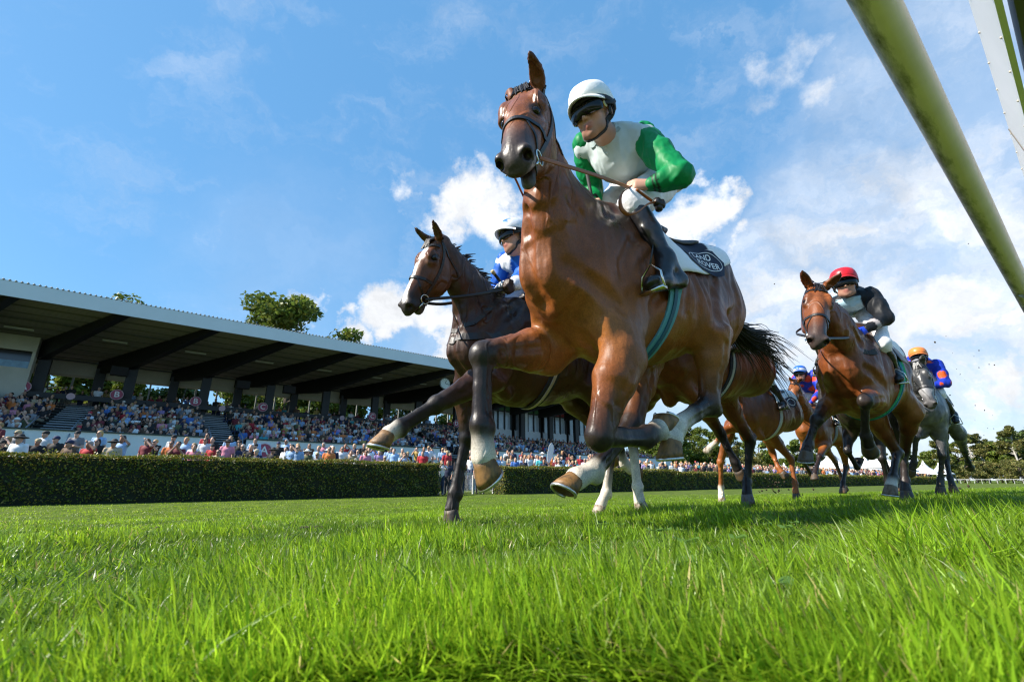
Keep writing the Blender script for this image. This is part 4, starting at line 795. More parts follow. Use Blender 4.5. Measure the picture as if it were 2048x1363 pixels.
def coat_mat():
    if 'horse_coat2' in MATS: return MATS['horse_coat2']
    m = M_COAT0(); MATS['horse_coat2'] = m; N = m.node_tree.nodes; K = m.node_tree.links.new; b = N['Principled BSDF']; tc = N.new('ShaderNodeTexCoord')
    n = N.new('ShaderNodeTexNoise'); n.inputs['Scale'].default_value = 4.5; n.inputs['Detail'].default_value = 5; K(tc.outputs['Object'], n.inputs['Vector']); r = N.new('ShaderNodeMapRange'); r.inputs[1].default_value = .35; r.inputs[2].default_value = .65; r.inputs[3].default_value = .22; r.inputs[4].default_value = .50; K(n.outputs['Fac'], r.inputs[0]); K(r.outputs[0], b.inputs['Roughness'])
    # veins and muscle strands under the skin, and the lie of the hair
    mp = N.new('ShaderNodeMapping'); mp.inputs['Scale'].default_value = (1.0, 1.0, .45); K(tc.outputs['Object'], mp.inputs[0]); w = N.new('ShaderNodeTexNoise'); w.inputs['Scale'].default_value = 3; K(mp.outputs[0], w.inputs['Vector'])
    ad = N.new('ShaderNodeVectorMath'); ad.operation = 'ADD'; K(mp.outputs[0], ad.inputs[0]); K(w.outputs['Color'], ad.inputs[1]); v = N.new('ShaderNodeTexVoronoi'); v.feature = 'DISTANCE_TO_EDGE'; v.inputs['Scale'].default_value = 4.2; K(ad.outputs[0], v.inputs['Vector'])
    vr = N.new('ShaderNodeMapRange'); vr.interpolation_type = 'SMOOTHSTEP'; vr.inputs[1].default_value = .0; vr.inputs[2].default_value = .10; vr.inputs[3].default_value = 1; vr.inputs[4].default_value = 0; K(v.outputs['Distance'], vr.inputs[0])
    ms = N.new('ShaderNodeTexNoise'); ms.inputs['Scale'].default_value = 1.6; K(tc.outputs['Object'], ms.inputs['Vector']); mr = N.new('ShaderNodeMapRange'); mr.inputs[1].default_value = .48; mr.inputs[2].default_value = .62; K(ms.outputs['Fac'], mr.inputs[0]); mu = N.new('ShaderNodeMath'); mu.operation = 'MULTIPLY'; K(vr.outputs[0], mu.inputs[0]); K(mr.outputs[0], mu.inputs[1])
    mg = N.new('ShaderNodeTexNoise'); mg.inputs['Scale'].default_value = 1.0; mg.inputs['Detail'].default_value = 3; mp2 = N.new('ShaderNodeMapping'); mp2.inputs['Scale'].default_value = (11, 11, 3.2); K(tc.outputs['Object'], mp2.inputs[0]); K(mp2.outputs[0], mg.inputs['Vector'])
    sm = N.new('ShaderNodeMath'); sm.operation = 'MULTIPLY_ADD'; K(mg.outputs['Fac'], sm.inputs[0]); sm.inputs[1].default_value = 1.3; K(mu.outputs[0], sm.inputs[2])
    src = b.inputs['Base Color'].links[0].from_socket
    for sc__, lo, hi, det in ((3.2, .72, 1.28, 4), (150.0, .80, 1.20, 2), (620.0, .82, 1.18, 1)):
        nn = N.new('ShaderNodeTexNoise'); nn.inputs['Scale'].default_value = sc__; nn.inputs['Detail'].default_value = det; K(tc.outputs['Object'], nn.inputs['Vector']); rr_ = N.new('ShaderNodeMapRange'); rr_.inputs[1].default_value = .3; rr_.inputs[2].default_value = .7; rr_.inputs[3].default_value = lo; rr_.inputs[4].default_value = hi; K(nn.outputs['Fac'], rr_.inputs[0])
        vv = N.new('ShaderNodeVectorMath'); vv.operation = 'SCALE'; K(src, vv.inputs[0]); K(rr_.outputs[0], vv.inputs['Scale']); src = vv.outputs[0]
    K(src, b.inputs['Base Color'])
    hr = N.new('ShaderNodeTexNoise'); hr.inputs['Scale'].default_value = 260; hr.inputs['Detail'].default_value = 2; K(tc.outputs['Object'], hr.inputs['Vector'])
    rs = N.new('ShaderNodeMath'); rs.operation = 'MULTIPLY_ADD'; K(hr.outputs['Fac'], rs.inputs[0]); rs.inputs[1].default_value = .12; K(r.outputs[0], rs.inputs[2]); K(rs.outputs[0], b.inputs['Roughness'])
    old = b.inputs['Normal'].links[0].from_node; bp = N.new('ShaderNodeBump'); bp.inputs['Strength'].default_value = .55; bp.inputs['Distance'].default_value = .012; K(sm.outputs[0], bp.inputs['Height']); K(old.outputs[0], bp.inputs['Normal']); K(bp.outputs[0], b.inputs['Normal'])
    return m
M_COAT = lambda: coat_mat()
M_COAT0 = lambda: mat('horse_coat', attr='coat', rough=.42, spec=.36, var=.24, vscale=14, bump=.30, bscale=26, aniso=(1, 1, 1), bdist=.008)
M_HOOF = lambda: mat('hoof_horn', attr='coat', rough=.55, var=.45, vscale=26, base2=(.085, .050, .022), bump=.4, bscale=70, aniso=(1, 1, .5), bdist=.004)
M_SHOE = lambda: mat('shoe_steel', (.62, .62, .60), rough=.35, metal=.9, var=.2, vscale=60)
M_HAIR = lambda: mat('horse_hair', (.010, .007, .006), rough=.45, spec=.4)
M_LEATHER = lambda: mat('black_leather', (.014, .011, .010), rough=.42, spec=.5, bump=.2, bscale=120, bdist=.002)
M_STEEL = lambda: mat('bit_steel', (.72, .70, .62), rough=.22, metal=1.0)
M_EYE = lambda: mat('horse_eye', (.008, .005, .004), rough=.08, spec=.45)

class Horse: pass
TR = [(-1.27, 1.36, 1.14, .09), (-1.20, 1.47, 1.04, .17), (-1.05, 1.575, 1.00, .24), (-.88, 1.615, 1.01, .265), (-.68, 1.585, .985, .255), (-.48, 1.55, .915, .272), (-.28, 1.545, .86, .275),
      (-.10, 1.60, .835, .25), (.04, 1.605, .84, .235), (.18, 1.53, .88, .215), (.31, 1.40, .95, .185), (.40, 1.27, 1.01, .135)]
def make_horse(fr, neck, head, legs, pal=BAY, h=.014, socks={}, hoofc={}, label='', face=None, mouth=.006, ears=((.1, .0, 1), (.1, .0, 1)), tail=None, mane=1.0, name='racehorse', group=None, coat=None, detail=True, neck_r=1.0, deep=1.0, tw=1.0, lt=1.0, ln=1.0):
    H = Horse(); H.fr = fr; B = Body(); H.body = B; c = pal
    root = empty(name, fr.O, fr.R, label=label, cat='horse', group=group); H.root = root
    # trunk
    rows = []
    for (x, zt, zb, w) in TR:
        x *= ln; zb = zt - (zt - zb) * (1 + (deep - 1) * min(1, max(0, (x + 1.3) / .7))); w *= tw
        tot = zt - zb; cz = zb + .47 * tot; col = np.array(c['body'])
        rows.append(((x, 0, cz), (0, 1, 0), w, zt - cz, cz - zb, col))
    # axis runs forward so 'up' is dorsal
    B.trunk += loft(rows, 2, k=.02)
    B.trunk += [ell((.36 * ln, 0, 1.10), (.07, .12, .15), col=c['body'], k=.06)]
    for s in (-1, 1):
        B.trunk += [Seg((-.02, s * .10, 1.50), (.17, s * .150, 1.16), (.06, .12), (.06, .09), ca=c['body'], k=.08),          # shoulder blade
                    ell((.31, s * .100, 1.10), (.10, .085, .14), col=c['body'], k=.035),                                     # breast
                    Seg((-.92 * ln, s * .12, 1.48), (-1.10 * ln, s * .13, 1.22), (.11, .14), (.09, .12), ca=c['body'], k=.06),         # rump
                    ell((-.70, s * .17, 1.50), (.07, .06, .05), col=c['body'], k=.06)]                                      # point of hip
    # neck
    P, Mz, up, nb, nm = head['poll'], head['muz'], head['up'], neck[0], neck[1]
    a = nrm(Mz - P); u = nrm(up - a * (up @ a)); sd = np.cross(u, a); H.P, H.a, H.u, H.sd = P, a, u, sd; Lh = np.linalg.norm(Mz - P); q = Lh / .62; H.q = q
    wd = head.get('wide', 1.0); qw = q * wd
    hp = lambda s_, y_, z_: P + a * (s_ * q) + sd * (y_ * qw) + u * (z_ * q * (1 + (wd - 1) * .5))
    H.hp = hp
    e0 = hp(.03, 0, -.085); ne = hp(.07, 0, -.10); side_m = nrm(np.array((0, 1., 0)) + sd)
    nr = neck_r; bc = np.array(c['body']); tc_ = np.array(c['top'])
    B.groups.append((.07, loft([(nb, (0, 1, 0), .165, .25, .29, bc), (nb * .6 + nm * .4 + np.array((0, 0, .0)), (0, 1, 0), .135 * nr, .20 * nr, .215 * nr, bc), (nm, side_m, .098 * nr, .155 * nr, .160 * nr, bc),
                                (nm * .45 + e0 * .55, side_m * .5 + sd * .5, .078, .125, .128, bc), (e0, sd, .066, .098, .088, bc), (ne, sd, .05, .06, .07, bc)], 2, k=.02)))
    # head
    hs = [(-.035, .0, -.13, .055), (.05, .024, -.175, .068), (.14, .036, -.225, .080), (.22, .036, -.258, .079), (.31, .028, -.258, .070), (.39, .018, -.21, .060), (.46, .008, -.160, .051), (.52, .0, -.142, .047), (.57, -.012, -.136, .050), (.605, -.03, -.124, .046), (.628, -.05, -.11, .032)]
    fc, mz = np.array(c['face']), np.array(c['muz']); rows = []
    for (s_, d_, v_, w_) in hs:
        tot = d_ - v_; t = np.clip((s_ - .43) / .12, 0, 1); rows.append((hp(s_, 0, d_ - .42 * tot), sd, w_ * qw, .42 * tot * q * (1 + (wd - 1) * .5), .58 * tot * q * (1 + (wd - 1) * .5), fc * (1 - t) + mz * t))
    g = loft(rows, 2, k=.012)
    for s in (-1, 1):
        g += [ell(hp(.205, s * .076, -.018), (.050 * q, .026 * q, .036 * q), a, sd, fc * .7, k=.03), ell(hp(.165, s * .060, .016), (.045 * q, .022 * q, .020 * q), a, sd, fc, k=.03),
              ell(hp(.27, s * .050, -.165), (.100 * q, .026 * q, .090 * q), a, sd, fc, k=.03), Seg(hp(.30, s * .064, -.062), hp(.43, s * .050, -.062), .014 * q, .010 * q, sd, ca=fc, k=.03),
              ell(hp(.600, s * .042, -.054), (.036 * q, .031 * q, .042 * q), a, sd, mz, k=.014), ell(hp(.55, s * .030, -.105), (.06 * q, .026 * q, .03 * q), a, sd, mz, k=.02)]
    jaw = mouth * 1.6
    g += [ell(hp(.560, 0, -.146 - jaw), (.042 * q, .033 * q, .025 * q), a, sd, mz * .8 + .06, k=.025), ell(hp(.49, 0, -.142 - jaw * .6), (.075 * q, .032 * q, .026 * q), a, sd, mz, k=.03)]
    B.groups.append((.03, g))
    for i, s in enumerate((1, -1)):
        ed = ears[i]; ed = nrm(a * ed[0] + sd * (s * ed[1]) + u * ed[2]); eb = hp(.0, s * .050, .005); es = nrm(np.cross(ed, a)) * .6 + sd * .4
        ev = [(0, .030, .026), (.25, .038, .024), (.55, .034, .018), (.8, .020, .011), (1, .004, .004)]
        ln = (.175 if len(ears[i]) < 4 else ears[i][3]) * q
        B.groups.append((.012, loft([(eb + ed * (t * ln - .015) + sd * (s * .012 * math.sin(t * 3)), es, w_ * q, d_ * q, d_ * q, fc * (1 - .75 * t)) for t, w_, d_ in ev], 2, k=.008)))
        cx = nrm(ears[i][4][0] * a + ears[i][4][1] * sd * s + ears[i][4][2] * u) if len(ears[i]) > 4 else nrm(a * .9 + sd * s * .3)
        B.cuts.append(Seg(eb + ed * (.22 * ln) + cx * .028 * q, eb + ed * (.80 * ln) + cx * .020 * q, (.022 * q, .018 * q), (.010 * q, .010 * q), np.cross(ed, cx), k=.006))
    for s in (-1, 1):
        B.cuts += [Seg(hp(.655, s * .050, -.040), hp(.605, s * .046, -.062), (.021 * q, .024 * q), (.014 * q, .018 * q), sd, k=.010), ell(hp(.214, s * .094, -.002), (.024 * q, .015 * q, .016 * q), a, nrm(sd * s + u * .45), k=.010)]
    B.cuts.append(ell(hp(.585, 0, -.118 - mouth * .6), (.095 * q, .075 * q, mouth * q), nrm(a + u * .10), sd, k=.006))
    # grooves: breast, jugular, behind the shoulder, stifle fold
    B.cuts += [Seg((.50 * ln, 0, 1.30), (.455 * ln, 0, .90), (.020, .035), (.018, .035), k=.06)]
    for s in (-1, 1):
        B.cuts += [Seg((-.17, s * .30, 1.40), (-.13, s * .29, 1.02), (.022, .03), (.02, .03), k=.05), Seg((-.80, s * .30, 1.36), (-.66, s * .31, 1.06), (.022, .05), (.02, .05), k=.07)]
    for s in (-1, 1):
        B.cuts += [Seg((.10, s * .285, 1.38), (-.06, s * .30, 1.10), (.02, .028), (.02, .028), k=.045), Seg((.27, s * .26, 1.22), (.12, s * .285, 1.02), (.016, .02), (.016, .02), k=.04)]
        B.trunk += [Seg((.30, s * .06, 1.02), (.14, s * .10, .86), (.07, .07), (.06, .06), ca=c['body'], k=.03)]
    # legs
    def thick(g, i0):
        for p in g[i0:]: p.ra = p.ra * lt; p.rb = p.rb * lt; dl = (p.hi - p.lo) * (lt - 1) / 2; p.lo = p.lo - dl; p.hi = p.hi + dl
    lg = np.array(c['leg']); hooves = []
    for nm_, pts in legs.items():
        s = 1 if nm_[0] == 'L' else -1; sk = socks.get(nm_, 0.0); side = np.array((0, 1.0, 0)); wh = np.array(WHITE)
        hc = hoofc.get(nm_, HOOF)
        if nm_[1] == 'F':
            E, Kn, Fe, Co = [np.asarray(p, float) for p in pts]; g = []
            sh = np.array((.17, s * .145, 1.12)); sh = sh + (E - np.array((-.02, s * .17, .93))) * np.array((.25, .1, .25))
            g += [Seg(sh, E, (.070, .095), (.075, .105), side, ca=bc, k=.08), Seg((-.08, s * .15, 1.30), E + np.array((-.03, 0, .03)), (.07, .12), (.055, .075), side, ca=bc, k=.06)]
            d = Kn - E; cr = nrm(np.cross(d, side))
            g += [Seg(E, E + d * .32 + cr * .012, (.068, .090), (.066, .083), side, ca=bc, cb=bc, k=.03), Seg(E + d * .32 + cr * .012, E + d * .85, (.062, .078), (.041, .049), side, ca=bc, cb=bc * .3 + lg * .7, k=.02),
                  Seg(E + d * .85, Kn, (.040, .048), (.042, .046), side, ca=bc * .3 + lg * .7, cb=lg, k=.02), Seg(E + d * .2 + cr * .04, E + d * .62 + cr * .024, (.030, .032), (.018, .02), side, ca=bc, cb=bc * .7 + lg * .3, k=.025)]
            c2 = Fe - Kn; cr2 = nrm(np.cross(c2, side))
            g += [ell(Kn + nrm(c2) * .01, (.047, .040, .041), nrm(d) + nrm(c2) * .6, side, lg, k=.02), ell(Kn + nrm(c2) * .03 - cr2 * .035, (.03, .022, .026), nrm(c2), side, lg, k=.02), ell(Kn + cr2 * .010 + nrm(c2) * .012, (.036, .038, .036), nrm(c2), side, lg, k=.02)]
            c2h = wh if sk > .8 else lg
            g += [Seg(Kn, Kn + c2 * .5, (.033, .038), (.024, .031), side, ca=lg, cb=lg, k=.02), Seg(Kn + c2 * .5, Fe, (.024, .031), (.029, .034), side, ca=lg, cb=(wh if sk > .3 else lg), k=.015),
                  Seg(Kn + c2 * .25 - cr2 * .026, Fe - cr2 * .026, (.014, .013), (.018, .016), side, ca=lg, cb=(wh if sk > .3 else lg), k=.015)]
            up_d = c2
        else:
            S_, Hk, Fe, Co = [np.asarray(p, float) for p in pts]; g = []
            hip = np.array((-.96 * ln, s * .13, 1.34)); d = Hk - S_; cr = nrm(np.cross(d, side)); but = np.array((-1.12 * ln, s * .12, 1.24))
            g += [Seg(hip, S_, (.125, .185), (.085, .115), side, ca=bc, k=.06), Seg(but, S_ + d * .42 - cr * .06, (.095, .14), (.045, .05), side, ca=bc, k=.06), Seg((-.86, s * .15, 1.46), S_ + cr * .03, (.10, .13), (.065, .07), side, ca=bc, k=.06)]
            g += [Seg(S_, S_ + d * .40, (.078, .105), (.060, .078), side, ca=bc, cb=bc, k=.04), Seg(S_ + d * .40, Hk, (.056, .070), (.036, .042), side, ca=bc, cb=bc * .25 + lg * .75, k=.03)]
            c2 = Fe - Hk; cr2 = nrm(np.cross(c2, side)); ph = Hk - cr2 * .058 - nrm(c2) * .045
            g += [Seg(S_ + d * .45 - cr * .06, ph, (.018, .022), (.017, .02), side, ca=bc, cb=lg, k=.03), ell(Hk, (.058, .040, .050), nrm(d) + nrm(c2), side, lg, k=.02), Seg(ph, Hk + c2 * .22 - cr2 * .02, (.024, .026), (.022, .022), side, ca=lg, k=.025)]
            g += [Seg(Hk, Hk + c2 * .45, (.036, .044), (.026, .034), side, ca=lg, cb=(wh if sk > .8 else lg), k=.02), Seg(Hk + c2 * .45, Fe, (.026, .034), (.029, .035), side, ca=(wh if sk > .8 else lg), cb=(wh if sk > .3 else lg), k=.015),
                  Seg(Hk + c2 * .3 - cr2 * .028, Fe - cr2 * .028, (.014, .013), (.018, .016), side, ca=lg, cb=(wh if sk > .3 else lg), k=.015)]
        fcq = wh if sk > .2 else lg; pca = wh if sk > .2 else lg; pcb = wh if sk > .05 else lg
        cr2 = nrm(np.cross(c2, side)); c3 = Co - Fe
        g += [ell(Fe - cr2 * .006, (.040, .036, .042), nrm(c2), side, fcq, k=.018), ell(Fe - cr2 * .036 + nrm(c2) * .012, (.028, .026, .022), nrm(c2), side, fcq, k=.02), Seg(Fe, Co - c3 * .05, (.030, .032), (.040, .042), side, ca=pca, cb=pcb, k=.018)]
        if lt != 1: thick(g, 2 if nm_[1] == 'F' else 3)
        B.groups.append((.075 if nm_[1] == 'F' else .06, g))
        f = np.cross(c3, side); hooves.append((Fe, Co, f, hc))
    H.hooves = hooves
    ec = {q_: (hp(.214, q_ * .080, -.006), nrm(sd * q_ + u * .45)) for q_ in (-1, 1)}
    if 'eyepx' in head:
        ts = np.linspace(1.2, 4.2, 2400); Pm = fr.p0 + (fr.R.T @ cray(*head['eyepx'])) * ts[:, None]; hit = Pm[int(np.argmax(B.evalp(Pm) < 0))]; ne_ = B.grad(hit[None])[0]; c0_ = hit - ne_ * .008; rl = c0_ - P
        ec[1] = (c0_, ne_); ec[-1] = (P + a * (rl @ a) - sd * (rl @ sd) + u * (rl @ u), a * (ne_ @ a) - sd * (ne_ @ sd) + u * (ne_ @ u))
        for q_ in (-1, 1): B.cuts.append(ell(ec[q_][0] + ec[q_][1] * .016, (.030, .017, .019), a, ec[q_][1], k=.010))
    H.ec = ec
    if h < .015:        # furrows between the muscles, laid on the finished surface
        cuts0 = B.cuts; new = []
        def groove(pts, r, dep, k=.03):
            P_ = B.project(cat(np.array(pts, float), 3), 0, 14); n_ = B.grad(P_); c_ = P_ + n_ * (r - dep); new.extend(Seg(c_[i], c_[i + 1], r, r, n_[i], k=k) for i in range(len(c_) - 1))
        groove([(.60, 0, 1.36), (.56, 0, 1.14), (.46, 0, .94)], .035, .026, .035)
        for s in (-1, 1):
            groove([(.10, s * .30, 1.56), (.28, s * .36, 1.38), (.40, s * .30, 1.22)], .034, .010, .045); groove([(.0, s * .5, 1.44), (.13, s * .5, 1.26), (.15, s * .5, 1.10)], .026, .011); groove([(-.17, s * .5, 1.40), (-.15, s * .5, 1.14), (-.08, s * .5, .96)], .030, .016)
            groove([(.44, s * .22, 1.10), (.32, s * .34, 1.00), (.20, s * .40, .95)], .028, .010, .04); groove([(-.64, s * .5, 1.34), (-.60, s * .5, 1.14), (-.52, s * .42, .99)], .035, .018); groove([(-.92, s * .5, 1.42), (-.97, s * .5, 1.18), (-.90, s * .5, 1.02)], .026, .011)
            groove([nb + np.array((.22, s * .3, -.02)), nb * .5 + nm * .5 + np.array((.06, s * .3, -.06)), nm + np.array((.05, s * .3, -.07))], .024, .010)
            for i in range(4): groove([(-.28 - .095 * i, s * .5, 1.30), (-.31 - .095 * i, s * .5, 1.12), (-.31 - .09 * i, s * .42, .98)], .020, .0045, .02)
        for nm_, pts in legs.items():
            a0, b0 = np.asarray(pts[1], float), np.asarray(pts[2], float); cr_ = nrm(np.cross(b0 - a0, (0, 1., 0))); e_ = np.asarray(pts[0], float); d_ = a0 - e_; ce = nrm(np.cross(d_, (0, 1., 0)))
            for s in (-1, 1):
                groove([a0 + (b0 - a0) * .22 + np.array((0, s * .06, 0)) - cr_ * .016, a0 + (b0 - a0) * .82 + np.array((0, s * .06, 0)) - cr_ * .016], .010, .0060, .010); groove([e_ + d_ * .30 + np.array((0, s * .12, 0)) + ce * .01, e_ + d_ * .85 + np.array((0, s * .08, 0)) - ce * .004], .016, .0075, .016)
        B.cuts = cuts0 + new
    # mesh
    V, F = B.mesh(h); C = B.colours(V, .012, .007)
    # darker topline, paler belly and inner thighs: coat colouring deepened to imitate shade and warm bounce; dark muzzle end
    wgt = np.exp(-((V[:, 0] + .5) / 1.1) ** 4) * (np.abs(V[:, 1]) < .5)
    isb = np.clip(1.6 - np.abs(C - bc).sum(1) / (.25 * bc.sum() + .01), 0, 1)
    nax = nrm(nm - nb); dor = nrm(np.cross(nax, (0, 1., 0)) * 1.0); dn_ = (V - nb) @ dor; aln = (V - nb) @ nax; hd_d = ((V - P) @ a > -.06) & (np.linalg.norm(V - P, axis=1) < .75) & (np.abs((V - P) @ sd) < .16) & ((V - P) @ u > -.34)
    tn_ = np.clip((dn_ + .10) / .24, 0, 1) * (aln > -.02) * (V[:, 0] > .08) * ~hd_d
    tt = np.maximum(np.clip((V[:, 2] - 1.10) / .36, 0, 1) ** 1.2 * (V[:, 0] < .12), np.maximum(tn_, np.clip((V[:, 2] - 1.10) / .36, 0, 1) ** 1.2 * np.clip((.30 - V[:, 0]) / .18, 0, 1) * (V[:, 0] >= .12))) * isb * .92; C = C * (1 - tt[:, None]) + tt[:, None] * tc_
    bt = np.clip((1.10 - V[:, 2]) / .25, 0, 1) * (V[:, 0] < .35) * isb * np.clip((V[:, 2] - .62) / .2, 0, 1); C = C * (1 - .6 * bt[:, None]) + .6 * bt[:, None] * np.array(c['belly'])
    rel = V - P; s_ = rel @ a / q; y_ = rel @ sd / qw; z_ = rel @ u / q; on = (s_ > -.02) & (s_ < .7) & (np.abs(y_) < .14) & (z_ > -.30) & (z_ < .09)
    for s in (-1, 1):
        nd = np.sqrt(((s_ - .625) / .036) ** 2 + ((z_ + .055) / .029) ** 2 + ((y_ - s * .047) / .021) ** 2); m = on & (nd < 1.25); w = np.clip((1.25 - nd) / .5, 0, 1)[:, None] * m[:, None]; C = C * (1 - w) + w * np.array((.02, .009, .008))
        if 'eyepx' in head: w = np.clip((.040 - np.linalg.norm(V - ec[s][0], axis=1)) / .016, 0, 1)[:, None]; C = C * (1 - .85 * w) + .85 * w * np.array((.018, .011, .009)); continue
        ed = np.sqrt(((s_ - .214) / .042) ** 2 + ((z_ + .005) / .026) ** 2 + ((np.abs(y_) - .085) / .03) ** 2); m = on & (np.sign(y_) == s); w = (np.clip((1.2 - ed) / .6, 0, 1) * m)[:, None]; C = C * (1 - .7 * w) + .7 * w * np.array((.02, .012, .009))
    if mouth > .009:
        md = np.sqrt(((s_ - .575) / .06) ** 2 + ((z_ + .120 + mouth * .6) / (mouth + .007)) ** 2); w = (np.clip((1.3 - md) / .5, 0, 1) * on)[:, None]; C = C * (1 - w) + w * np.array((.30, .20, .18))
    if face is not None: C = face(C, s_, y_, z_, on)
    if coat is not None: C = coat(C, V)
    # muscle and rib relief, sinews on the legs
    N_ = vnormals(V, F); amp = np.where(on, .0018, np.where(V[:, 2] < .80, .0022, .0062)) * (1.0 if h < .015 else .8); rid = np.empty(len(V)); up_ = (V[:, 0] > -.15)
    for i, p in enumerate(V):
        qv = (p[0] * 8.5 + 3, p[1] * 8.5, p[2] * 2.6) if up_[i] else (p[0] * 6.0 + 3 - p[2] * 3.0, p[1] * 5.0, p[2] * 2.6)
        a_ = mnoise.noise(qv); b_ = mnoise.noise((qv[0] * 2.2 + 9, qv[1] * 2.2, qv[2] * 2.4)); rid[i] = .8 - 2.6 * abs(a_) - .9 * abs(b_)
    V = V + N_ * (amp * rid)[:, None]
    H.hb = Body(); H.hb.trunk = B.trunk; H.hb.cuts = B.cuts; H.hb.groups = [gq for gq, kq in zip(B.groups[-len(legs):], legs) if kq[1] == 'H']
    H.tb = Body(); H.tb.trunk = B.trunk; H.tb.cuts = B.cuts
    H.obj = mesh_np('body', V, F, M_COAT(), root, True, C)
    hk = 1.0
    for (Fe, Co, f, hc) in hooves:
        Vh, Fh, ch, shoe = hoof_mesh(Fe, Co, f, hc); ho = mesh_np('hoof', Vh, Fh, M_HOOF(), root, True, ch)
        if detail: shoe.build('horseshoe', M_SHOE(), ho, True)
    for s in (-1, 1):
        ax3 = nrm(ec[s][1]); ax1 = nrm(a - ax3 * (a @ ax3)); ke = 1.25 if 'eyepx' in head else 1.0
        m = MB(); m.lathe([(r_ * ke, z_e * ke) for r_, z_e in ((.0035, -.0155), (.010, -.0125), (.015, -.005), (.016, 0), (.015, .005), (.010, .0125), (.0035, .0155))], ec[s][0], (ax1, np.cross(ax3, ax1), ax3), 14); m.build('eye', M_EYE(), root, True)
    # mane along the crest, forelock, tail
    mn = MB(); rg = random.Random(sum(map(ord, label)) % 1000); ns = int((70 if detail else 30) * mane)
    crest = cat([nb + np.array((-.10, 0, .26)), nb * .6 + nm * .4 + nrm(np.cross(nrm(nm - nb), (0, 1, 0))) * .195 * nr, nm + nrm(np.cross(nrm(e0 - nm), side_m)) * .150 * nr, nm * .45 + e0 * .55 + nrm(np.cross(nrm(e0 - nm), sd)) * .125, hp(.0, 0, .018)], 20)
    for i in range(ns):
        t = rg.random() * .97; p = crest[int(t * (len(crest) - 1))]; k = min(int(t * (len(crest) - 1)), len(crest) - 2); tg = nrm(crest[k + 1] - crest[k])
        o_ = nrm(np.cross(tg, (0, 1, 0))) ; ln = (.05 + .07 * rg.random()) * (1.0 if t < .9 else .8)
        lean = -tg * (.5 + .5 * rg.random()) + np.array((0, (rg.random() - .5) * .9 + .25, 0))
        p = p - o_ * .02; mn.tube([p, p + o_ * ln * .5 + lean * ln * .2, p + o_ * ln * .75 + lean * ln * .7], [.011, .008, .0015], 4, cap=False)
    for i in range(int(14 * mane)):
        p = hp(.0 + .02 * rg.random(), (rg.random() - .5) * .05, .02); mn.tube([p, p + u * .02 + a * .03 * q, p + a * (.06 + .07 * rg.random()) * q + u * .018 + sd * (rg.random() - .5) * .05], [.010, .009, .002], 4, cap=False)
    mh = c['mane']; mmat = M_HAIR() if mh[0] < .03 else mat('pale_hair', mh, .5)
    if ns: mn.build('mane', mmat, root, True)
    if tail is not None:
        tl = MB(); P0 = cat(tail['path'], 8); n = tail.get('n', 150)
        for i in range(n):
            ex = rg.uniform(.55, 1.0) ** 1.2; off = np.array([rg.gauss(0, 1), rg.gauss(0, 1), rg.gauss(0, 1)]); sp = tail.get('spread', .10); K_ = max(4, int(len(P0) * ex)); pts = []
            wv = rg.uniform(-1, 1)
            for j in range(K_):
                t = j / (len(P0) - 1); pts.append(P0[j] + off * (.014 + sp * t ** 1.3) + np.array((0, math.sin(t * 5 + wv * 3), math.cos(t * 4 + wv * 5))) * .05 * t * t * wv)
            r0 = rg.uniform(.006, .010) if detail else .012; tl.tube(pts[::2] if len(pts) > 6 else pts, np.linspace(r0, .0012, len(pts[::2] if len(pts) > 6 else pts)), 4, cap=False)
        tl.tube(P0[:len(P0) // 2], np.linspace(.035, .010, len(P0) // 2), 8); tl.build('tail', mmat, root, True)
    return H

def strap(body, pts, w, th=.004, name='strap', m=None, parent=None, n=6, closed=False, off=.001, proj=True, curve=True, nref=None):
    P = np.asarray(pts, float)
    if closed: P = np.vstack([P, P[:1]])
    P = cat(P, n) if curve else P
    if proj:
        P = body.project(P, off + th * .5, 8); N_ = body.grad(P)
    else: N_ = np.tile(nrm(nref), (len(P), 1)) if nref is not None else np.tile(np.array((0, 0, 1.)), (len(P), 1))
    tg = np.gradient(P, axis=0); tg /= np.linalg.norm(tg, axis=1)[:, None] + 1e-9; Bn = np.cross(N_, tg); Bn /= np.linalg.norm(Bn, axis=1)[:, None] + 1e-9; N2 = np.cross(tg, Bn)
    V = []; F = []
    for i in range(len(P)):
        for (sx, sy) in ((-1, -1), (1, -1), (1, 1), (-1, 1)): V.append(P[i] + Bn[i] * (sx * w / 2) + N2[i] * (sy * th / 2))
    k = len(P)
    F = [(i * 4 + j, i * 4 + (j + 1) % 4, (i + 1) * 4 + (j + 1) % 4, (i + 1) * 4 + j) for i in range(k - 1) for j in range(4)] + [(3, 2, 1, 0), (4 * k - 4, 4 * k - 3, 4 * k - 2, 4 * k - 1)]
    return mesh_np(name, V, F, m, parent, False)
